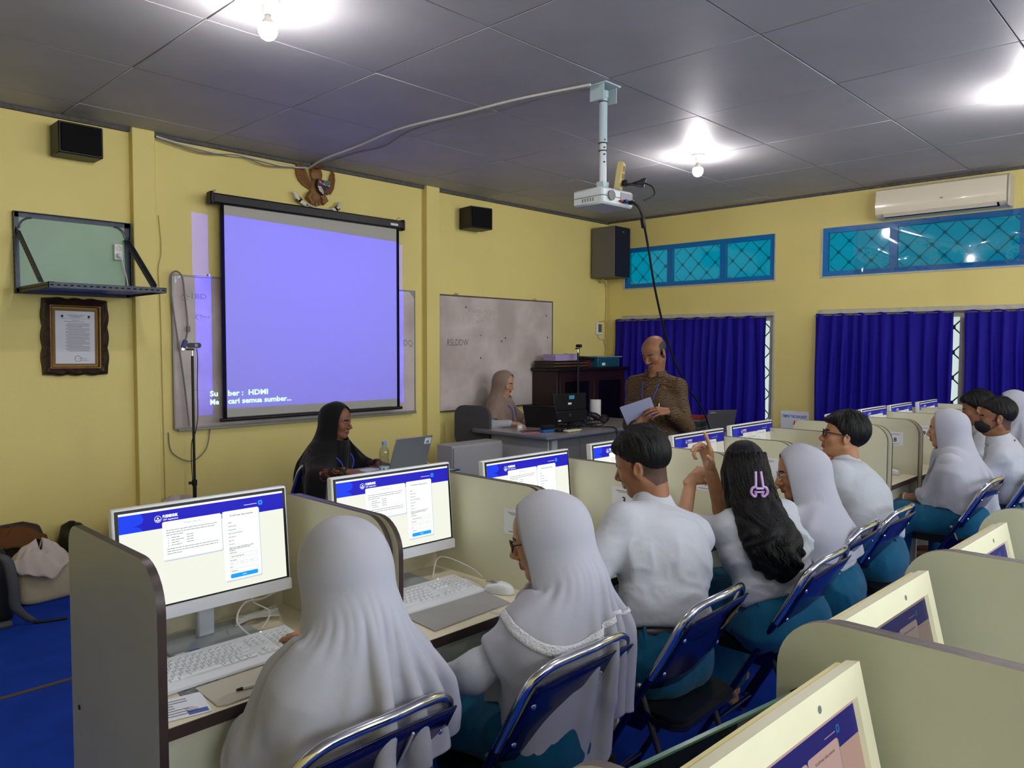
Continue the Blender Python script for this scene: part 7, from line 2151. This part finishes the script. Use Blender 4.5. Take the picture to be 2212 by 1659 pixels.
def girl_glasses_hand():
    L = Place(3.36, 1.28, 14); t = person('girl in a white headscarf resting her face on her hand', L.x, L.y, L.rz)
    hd = L(3.17, 1.60, .94)
    f = fit(L(3.335, 1.42, 1.178), .016, shdrop=.09, lean=(14, 26, 32), sw=.150, head=(20, 10, 4), neck=(0, -6), arms={1: ((.12, .42, .80), (.7, -.2, -.6)), -1: (hd, (-.6, .3, -1))})
    hl = hand_prims(f.wr[-1], hand_frame(f.w((-.02, .10, .0)) - f.wr[-1], L.dirn(-1, .2, 0), -1), -1, curls=[(.3, .4, .3), (.6, .8, .5), (.9, 1, .6), (1.0, 1.1, .6)])
    body_mesh(f, 'body', SK['a'], t, hands=[flat_hands(f)[0], hl]); eyes(f, t)
    cloth_obj('shirt', shirt_prims(f, 'long', 1.0), .009, WSHIRT, t, .016, (5, 5, 13), 43, warp=.8)
    cloth_obj('skirt', bottoms(f, 'skirt'), .010, TEALC, t, .012, (9, 9, 5), 45); belt(f, t, .016)
    glasses(f, t, CHROME, thick=.0016)
    headscarf(f, t, WHIJ, nphi=72, fan=16, drop=12, length=.10, slack=1.18, seed=8, hull_k=.08, steps=80, front=.062, fold=.03, off=.012)
def boy_black_glasses():
    L = Place(4.02, 1.30, 2); t = person('boy with black glasses looking up, chin on his hand', L.x, L.y, L.rz)
    hd = L(4.05, 1.66, .93)
    f = fit(L(4.175, 1.50, 1.252), .014, lean=(12, 22, 26), sw=.180, head=(26, -10, 4), neck=(-6, 0), arms={1: ((.22, .50, .79), (.6, -.3, -.8)), -1: (hd, (-.5, .4, -1))})
    hl = hand_prims(f.wr[-1], hand_frame(f.w((-.02, .06, -.115)) - f.wr[-1], L.dirn(-.8, .5, -.2), -1), -1, curls=[(.5, .7, .5), (.6, .8, .5), (.7, .9, .6), (.8, 1.0, .6)])
    body_mesh(f, 'body', SK['a'], t, hands=[flat_hands(f)[0], hl]); eyes(f, t)
    cloth_obj('shirt', shirt_prims(f, 'short', 1.06), .009, WSHIRT, t, .015, (7, 7, 11), 53, warp=.9)
    collar(f, t, WSHIRT); cloth_obj('trousers', bottoms(f), .011, TEALC, t, .012, (9, 9, 6), 55); belt(f, t, .018); glasses(f, t, BLKGL, r=.021, thick=.003)
    short_hair(f, t, ([-.13, -.09, -.05, -.02, .005, .03, .06, .10], [-.05, -.052, -.044, -.006, .004, .024, .055, .066]), (.012, .018, .024), .005, 14, fringe=[((-.045, .045, .085), (.045, .05, .085), .030, .030), ((-.03, .085, .070), (.03, .088, .070), .018, .018)])
    m = MB()
    c = f.wr[-1]
    for k in range(2):
        ax = unit(f.wr[-1] - f.el[-1]); u = unit(np.cross(ax, A3((0, 0, 1)))); v = np.cross(ax, u); p = c - ax * (.02 + .012 * k)
        m.tube([tuple(float(q) for q in p + (u * cos(a) + v * sin(a)) * .028) for a in [i * pi / 8 for i in range(16)]], .003, 6, closed=True)
    o = m.build('bracelets', mat('beaded_bracelet', rgb(150, 120, 100), .5), t); o['kind'] = 'stuff'
def girl_clasped_hands():
    L = Place(5.28, 1.19, 4); t = person('girl in a long pleated headscarf holding a pencil in her lap', L.x, L.y, L.rz)
    hr, hl = L(5.40, 1.56, .615), L(5.30, 1.58, .625)
    f = fit(L(5.38, 1.34, 1.222), .018, shdrop=.09, lean=(4, 10, 14), sw=.152, head=(4, 4, 0), neck=(4, 0), arms={1: (hr, (.4, -1, -.5)), -1: (hl, (-.25, -1, -.5))})
    R1 = hand_frame(L.dirn(-.45, .8, .1), L.dirn(.3, .2, -1) if False else L.dirn(0, -.3, -.9), 1); R2 = hand_frame(L.dirn(.2, .9, .1), L.dirn(-.2, .1, .9), -1)
    body_mesh(f, 'body', SK['c'], t, hands=[hand_prims(f.wr[1], R1, 1, (.5, .6, .7, .8)), hand_prims(f.wr[-1], R2, -1, (.4, .5, .6, .7))]); eyes(f, t)
    cloth_obj('shirt', shirt_prims(f, 'three', 1.0), .009, WSHIRT, t, .004, (9, 9, 9), 63)
    cloth_obj('skirt', bottoms(f, 'skirt'), .010, TEALC, t, .012, (7, 7, 5), 65); belt(f, t, .016)
    headscarf(f, t, WHIJ, nphi=96, fan=18, drop=24, length=.30, slack=1.30, seed=21, hull_k=.10, hem=lambda p: .08 * max(0, sin(p)) ** 2 - .10 * abs(cos(p)), steps=100, fold=.05)
    m = MB(); c = f.wr[-1] - unit(f.wr[-1] - f.el[-1]) * .03; ax = unit(f.wr[-1] - f.el[-1]); u = unit(np.cross(ax, A3((0, 0, 1)))); v = np.cross(ax, u)
    m.tube([tuple(float(q) for q in c + (u * cos(a) + v * sin(a)) * .031) for a in [i * pi / 8 for i in range(16)]], .004, 6, closed=True); m.build('bracelet', PAPER, t)
def boy_mask():
    L = Place(5.90, 1.075, 6); t = person('boy wearing a black face mask and a dark collar strap', L.x, L.y, L.rz)
    f = fit(L(5.815, 1.155, 1.272), .012, lean=(4, 8, 12), sw=.168, head=(14, 2, 0), neck=(2, 0), arms={1: ((.20, .34, .66), (.7, -.3, -.6)), -1: ((-.12, .36, .66), (-.7, -.3, -.6))})
    body_mesh(f, 'body', SK['b'], t, hands=flat_hands(f), stubble=FADE); eyes(f, t)
    cloth_obj('shirt', shirt_prims(f, 'short', 1.05), .010, WSHIRT, t, .015, (9, 9, 9), 73)
    collar(f, t, WSHIRT, r=.068); cloth_obj('trousers', bottoms(f), .012, TEALC, t, .012, (9, 9, 6), 75); belt(f, t, .018)
    short_hair(f, t, HAIR_FADE, (.006, .008, .016), .003, 24)
    W = f.w
    mk = [EL(W((0, .060, -.050)), (.060, .056, .052), f.HR, .02), EL(W((0, .092, -.035)), (.026, .026, .034), f.HR, .03), HS(W((0, .02, 0)), -f.HR[:, 1] + f.HR[:, 2] * .1), HS(W((0, 0, -.005)), f.HR[:, 2] + f.HR[:, 1] * .12)]
    mm = cloth_obj('face_mask', mk, .005, mat('black_mask_cloth', rgb(14, 14, 16), .8), t)
    m = MB()
    for q in (1, -1):
        for z in (-.015, -.075): m.tube([tuple(float(v) for v in W(p)) for p in ((q * .052, .045, z), (q * .070, .012, z * .6), (q * .082, -.02, -.006))], .0018, 5)
    o = m.build('mask_strap', BLACK, mm); o['kind'] = 'stuff'
    m = MB(); n = f.neckb; m.tube(catmull([tuple(float(v) for v in p) for p in (f.chest + f.fwd * .12 - f.lat * .04, n - f.lat * .085 + f.fwd * .04 - f.up * .02, n - f.fwd * .082 - f.up * .0, n + f.lat * .085 + f.fwd * .04 - f.up * .02, f.chest + f.fwd * .12 + f.lat * .04)], 8), .005, 6); m.build('neck_strap', mat('navy_strap', rgb(24, 26, 60), .7), t)
def boy_far():
    L = Place(6.47, 1.22, 6); t = person('dark-haired boy half hidden behind the boy with the mask', L.x, L.y, L.rz)
    f = fit(L(6.44, 1.43, 1.282), .014, lean=(10, 16, 20), sw=.178, head=(8, 14, 0), neck=(6, 0), arms=DESKARMS)
    body_mesh(f, 'body', SK['b'], t, hands=flat_hands(f), h=.016); eyes(f, t)
    cloth_obj('shirt', shirt_prims(f, 'short', 1.05), .012, WSHIRT, t, .010, (9, 9, 9), 83)
    collar(f, t, WSHIRT); cloth_obj('trousers', bottoms(f), .014, TEALC, t, .005, (8, 8, 6), 85); belt(f, t, .018)
    short_hair(f, t, HAIR_BOY, (.010, .012, .020), .005, 34, fringe=[((-.04, .06, .085), (.04, .06, .085), .028, .028)])
def girl_far():
    L = Place(6.95, 1.03, 6); t = person('girl in a white headscarf at the far end, cut by the right edge', L.x, L.y, L.rz)
    f = fit(L(6.72, 1.24, 1.292), .018, shdrop=.085, lean=(8, 14, 18), sw=.150, head=(12, 4, 0), neck=(4, 0), arms=DESKARMS)
    body_mesh(f, 'body', SK['a'], t, hands=flat_hands(f), h=.016); eyes(f, t)
    cloth_obj('shirt', shirt_prims(f, 'long', 1.0), .012, WSHIRT, t, .006, (7, 7, 7), 93)
    cloth_obj('skirt', bottoms(f, 'skirt'), .014, TEALC, t, .005, (8, 8, 6), 95)
    headscarf(f, t, WHIJ, nphi=64, fan=14, drop=16, length=.22, slack=1.2, seed=31, hull_k=.10, steps=70)
def batik(nm, dark, mid, gold, sc):
    m = bpy.data.materials.new(nm); m.use_nodes = True; nt = m.node_tree; b = nt.nodes['Principled BSDF']; b.inputs['Roughness'].default_value = .7
    tc = nt.nodes.new('ShaderNodeTexCoord'); n = nt.nodes.new('ShaderNodeTexNoise'); n.inputs['Scale'].default_value = sc * .35; n.inputs['Detail'].default_value = 2
    nt.links.new(tc.outputs['Object'], n.inputs['Vector'])
    mx = nt.nodes.new('ShaderNodeVectorMath'); mx.operation = 'MULTIPLY_ADD'; nt.links.new(n.outputs['Color'], mx.inputs[0]); mx.inputs[1].default_value = (.12,) * 3; nt.links.new(tc.outputs['Object'], mx.inputs[2])
    w = nt.nodes.new('ShaderNodeTexWave'); w.wave_type = 'RINGS'; w.rings_direction = 'SPHERICAL'; w.inputs['Scale'].default_value = sc * .9; w.inputs['Distortion'].default_value = 6; w.inputs['Detail'].default_value = 3; w.inputs['Detail Scale'].default_value = 2.2
    nt.links.new(mx.outputs[0], w.inputs['Vector'])
    r = nt.nodes.new('ShaderNodeValToRGB'); r.color_ramp.interpolation = 'LINEAR'
    e = r.color_ramp.elements; e[0].position = .0; e[0].color = (*dark, 1); e[1].position = .62; e[1].color = (*mid, 1)
    for p, c in ((.78, gold), (.86, gold), (.93, dark)): q = e.new(p); q.color = (*c, 1)
    nt.links.new(w.outputs['Fac'], r.inputs[0])
    v = nt.nodes.new('ShaderNodeTexVoronoi'); v.inputs['Scale'].default_value = sc * 7; nt.links.new(tc.outputs['Object'], v.inputs['Vector'])
    r2 = nt.nodes.new('ShaderNodeValToRGB'); r2.color_ramp.elements[0].position = .18; r2.color_ramp.elements[0].color = (1.9, 1.7, 1.4, 1); r2.color_ramp.elements[1].position = .34; r2.color_ramp.elements[1].color = (.8, .8, .8, 1)
    nt.links.new(v.outputs['Distance'], r2.inputs[0])
    mm = nt.nodes.new('ShaderNodeMix'); mm.data_type = 'RGBA'; mm.blend_type = 'MULTIPLY'; mm.inputs[0].default_value = .8
    nt.links.new(r.outputs[0], mm.inputs[6]); nt.links.new(r2.outputs[0], mm.inputs[7]); nt.links.new(mm.outputs[2], b.inputs['Base Color'])
    return m
def standing_man():
    L = Place(4.60, 3.03, -260); t = person('balding man in a brown batik shirt standing and reading sheets', L.x, L.y, L.rz)
    pr_, pl_ = L(4.335, 2.975, 1.075), L(4.455, 2.795, 1.165)
    f = fit(L(4.585, 3.035, 1.672), .002, zh=.86, lean=(0, 3, 8), k=1.02, sw=.150, head=(-14, 22, 5), neck=(12, 0), legs='stand', arms={1: (pr_, (.5, -.6, -.8)), -1: (pl_, (-.2, -.7, -.8))}, headup=.145)
    def shave(x, y, z):
        side = (np.abs(x) > .050) & (y < .018 - .1 * np.maximum(0, z - .02)) & (z > -.012) & (z < .072 - .35 * np.maximum(0, y + .02))
        back = (y < -.055) & (z > -.055) & (z < .085)
        mous = (np.abs(x) < .026) & (z > -.0505) & (z < -.0405) & (y > .076)
        ear = (np.abs(x) > .0785) & (np.abs(z + .004) < .045) & (y > -.045)
        return (side | back | mous) & ~ear
    Rr = hand_frame(L.dirn(.45, -.25, .25), L.dirn(-.35, -.6, -.6), 1); Rl = hand_frame(L.dirn(-.75, .45, .05), L.dirn(-.2, -.55, .8), -1)
    hr = hand_prims(f.wr[1], Rr, 1, (.45, .5, .5, .55), thumb=(.5, .3)); hl = hand_prims(f.wr[-1], Rl, -1, (.25, .3, .35, .4), thumb=(.4, .4))
    body_mesh(f, 'body', SK['b'], t, hands=[hr, hl], browm=HAIRG, shave=shave, lips=LIPM, headh=.0038); eyes(f, t, (0, -30))
    W = f.w; m = MB()
    for q in (1, -1): m.sphere(tuple(float(v) for v in W((q * .030, .0748, .0042))), .0128, 12)
    m.build('eyelid', SK['b'], t)
    BAT = batik('brown_gold_batik', rgb(46, 28, 10), rgb(76, 50, 20), rgb(140, 104, 46), 22)
    pr = shirt_prims(f, 'long', 1.0, .0); pr = [p for p in pr if not isinstance(p, HS)]
    pr += [RC(f.P + A3((0, 0, -.10)), f.waist, .120, .112, .06, (f.lat, .68)), HS(f.P + A3((0, 0, -.14)), (0, 0, -1))]
    cuts = []
    for q in (1, -1): cuts.append(RC(f.el[q] + (f.wr[q] - f.el[q]) * .35, f.el[q] + (f.wr[q] - f.el[q]) * .80, .052, .058, .02))
    pr = [p for p in pr if not (isinstance(p, RC) and abs(p.rb - .040) < 1e-4)] + cuts
    pr.append(pr.pop([i for i, p in enumerate(pr) if p.sub is True][0]))
    cloth_obj('batik_shirt', pr, .0085, BAT, t, .006, (8, 8, 6), 103); collar(f, t, BAT, .55, r=.066, hgt=.040)
    cloth_obj('trousers', bottoms(f), .013, mat('black_trousers', rgb(20, 20, 24), .8), t)
    m = MB()
    for q in (1, -1): a = f.an[q]; m.rbox(-.045, .045, -.09, .17, -.075, -.02, .02, M=T(float(a[0]), float(a[1]), float(a[2])))
    m.build('shoe', BLACK, t)
    c = f.chest + f.fwd * .138 - f.up * .06
    lanyard(t, [f.neckb + f.lat * .068 + f.fwd * .05, f.chest + f.lat * .045 + f.fwd * .130 + f.up * .03, c, f.chest - f.lat * .045 + f.fwd * .130 + f.up * .03, f.neckb - f.lat * .068 + f.fwd * .05])
    m = MB(); ax = unit(f.wr[-1] - f.el[-1]); u = unit(np.cross(ax, A3((0, 0, 1)))); v = np.cross(ax, u); p0 = f.wr[-1] - ax * .030
    def wb(uu, vv): a = 2 * pi * uu; p = p0 + (u * cos(a) + v * sin(a)) * .0305 + ax * (vv - .5) * .018; return tuple(float(q) for q in p)
    m.grid(wb, 28, 3, closed_u=True); wt = m.build('wristwatch', CHROME, t, angle=180); wt.modifiers.new('s', 'SOLIDIFY').thickness = .003
    m = MB(); pp = p0 - u * .0 + (v if v[1] < 0 else v) * 0; 
    dcam = A3(L.dirn(-.8, -.6, .2)); dcam = unit(dcam - ax * (dcam @ ax)); q_ = p0 + dcam * .034; m.sphere(tuple(float(x) for x in q_), .019, 14, sc=(.6, .6, 1)); m.build('watch_face', WHITE, wt)
    m = MB(); a_ = f.chest - f.lat * .085 + f.fwd * .128 - f.up * .02; m.tube([tuple(float(x) for x in a_), tuple(float(x) for x in a_ - f.up * .05 + f.fwd * .004)], .004, 8); m.build('pen', WHITE, t)
    # the sheets he holds
    A_, B_, C_ = Vector((4.150, 2.985, 1.196)), Vector((4.290, 2.845, 1.262)), Vector((4.46, 2.90, 1.125))
    D_ = A_ + (C_ - B_)
    n = (B_ - A_).cross(D_ - A_).normalized()
    m = MB(); 
    for k in range(3):
        o_ = n * (.0012 * k) + (B_ - A_).normalized() * .004 * k
        m.add([p + o_ for p in (A_, B_, C_, D_)] + [p + o_ + n * .0006 for p in (A_, B_, C_, D_)], [(0, 1, 2, 3), (7, 6, 5, 4), (0, 4, 5, 1), (1, 5, 6, 2), (2, 6, 7, 3), (3, 7, 4, 0)])
    s = m.build('paper_sheets', mat('bluish_paper', rgb(176, 182, 206), .7), smooth=False); tag(s, 'sheets of paper held by the standing man', 'paper')
def woman_black():
    L = Place(2.92, 4.66, -160); t = person('woman in a black headscarf seated at the cloth-covered table', L.x, L.y, L.rz)
    hr = L(2.86, 4.10, .785)
    f = fit(L(2.955, 4.50, 1.222), .018, shdrop=.085, lean=(8, 14, 18), sw=.160, head=(8, 6, 2), neck=(2, 0), arms={1: (L(2.80, 4.17, .79), (.8, -.3, -.7)), -1: (L(3.20, 4.36, .78), (-.8, -.3, -.7))})
    R1 = hand_frame(L.dirn(.8, -.55, -.12), L.dirn(.1, -.25, 1), 1); R2 = hand_frame(L.dirn(.1, -1, -.1), (0, 0, 1), -1)
    body_mesh(f, 'body', SK['d'], t, hands=[hand_prims(f.wr[1], R1, 1, (.3, .35, .4, .45)), hand_prims(f.wr[-1], R2, -1)], lips=LIPM, headh=.0038); eyes(f, t, (-6, 0))
    OB = batik('black_orange_batik', rgb(12, 10, 12), rgb(16, 12, 12), rgb(186, 84, 36), 9)
    cloth_obj('batik_blouse', shirt_prims(f, 'long', 1.05), .009, OB, t, .005, (8, 8, 8), 113)
    cloth_obj('long_skirt', bottoms(f, 'skirt'), .013, OB, t)
    headscarf(f, t, BLKC, nphi=88, fan=20, drop=28, length=.42, slack=1.22, seed=41, hull_k=.13, steps=110, fold=.05, armhull=.9, front=.050, hem=lambda p: .02 * sin(p))
    c = f.chest + f.fwd * .190 - f.up * .10
    lanyard(t, [f.neckb + f.lat * .10 + f.fwd * .07 - f.up * .04, f.chest + f.lat * .06 + f.fwd * .165 + f.up * .04, c, f.chest - f.lat * .07 + f.fwd * .165 + f.up * .04, f.neckb - f.lat * .10 + f.fwd * .05 - f.up * .04], w=.012)
    m = MB(); cc = c - f.up * .06; m.rbox(-.035, .035, -.002, .002, -.045, .045, .001, M=T(*[float(x) for x in cc]) @ RX(.1)); m.build('badge_card', PAPER, t)
    ch = chair('navy padded chair of the woman in the black headscarf', 2.90, 4.72, 0)
    return ch
def woman_beige():
    L = Place(5.55, 5.50, -158); t = person('woman in a beige headscarf and white shirt at the teacher desk', L.x, L.y, L.rz)
    f = fit(L(5.60, 5.45, 1.362), .018, shdrop=.085, zh=.62, lean=(3, 8, 12), sw=.150, head=(-2, 14, 0), neck=(6, 0), arms={1: (L(5.41, 5.20, .845), (.8, -.3, -.7)), -1: (L(5.74, 5.16, .84), (-.8, -.3, -.7))})
    R1 = hand_frame(L.dirn(.7, -.7, -.1), L.dirn(.1, -.25, 1), 1); R2 = hand_frame(L.dirn(-.1, -1, -.1), (0, 0, 1), -1)
    body_mesh(f, 'body', SK['c'], t, hands=[hand_prims(f.wr[1], R1, 1, (.3, .35, .4, .45)), hand_prims(f.wr[-1], R2, -1)], lips=LIPR, headh=.0038); eyes(f, t, (0, -20))
    cloth_obj('white_blouse', shirt_prims(f, 'long', 1.0), .010, WSHIRT, t, .006, (8, 8, 8), 123)
    cloth_obj('long_skirt', bottoms(f, 'skirt'), .014, BLKC, t)
    headscarf(f, t, BEIGEC, nphi=80, fan=18, drop=24, length=.27, slack=1.22, seed=51, hull_k=.10, steps=100, fold=.05, front=.050, hem=lambda p: .05 * max(0, -sin(p)) - .05 * abs(cos(p)))
    c = f.chest + f.fwd * .165 - f.up * .10
    lanyard(t, [f.neckb + f.lat * .08 + f.fwd * .07 - f.up * .04, f.chest + f.lat * .05 + f.fwd * .150 + f.up * .04, c, f.chest - f.lat * .05 + f.fwd * .150 + f.up * .04, f.neckb - f.lat * .08 + f.fwd * .06 - f.up * .04], w=.010)
for fn_ in (girl_nearest, girl_lace, boy_short_hair, girl_hair_claw, girl_glasses_hand, boy_black_glasses, girl_clasped_hands, boy_mask, boy_far, girl_far, standing_man, woman_black, woman_beige): fn_()
t = thing('office_chair', 'grey office chair beside the woman in the beige headscarf', 'chair', (5.34, 5.50, 0), RAD(-75))
OCM = mat('grey_chair_cloth', rgb(74, 72, 74), .9, bump=.1, bscale=200)
MB().rbox(-.22, .22, -.20, .20, .50, .55, .02).build('seat', OCM, t)
m = MB(); m.prism(rrect(-.20, .20, .62, 1.02, .10, 6), .045, 'y', -.235); m.build('backrest', OCM, t, angle=40)
m = MB(); m.tube([(0, -.19, .55), (0, -.245, .64)], .02, 8); m.tube([(0, 0, .06), (0, 0, .50)], .025, 10)
for k in range(5): m.tube([(0, 0, .09), (.25 * cos(k * 1.257), .25 * sin(k * 1.257), .05)], .016, 6)
m.build('pedestal', BLACK, t)
m = MB()
for k in range(5): m.sphere((.25 * cos(k * 1.257), .25 * sin(k * 1.257), .027), .026, 8)
o = m.build('castors', BLACK, t); o['kind'] = 'stuff'
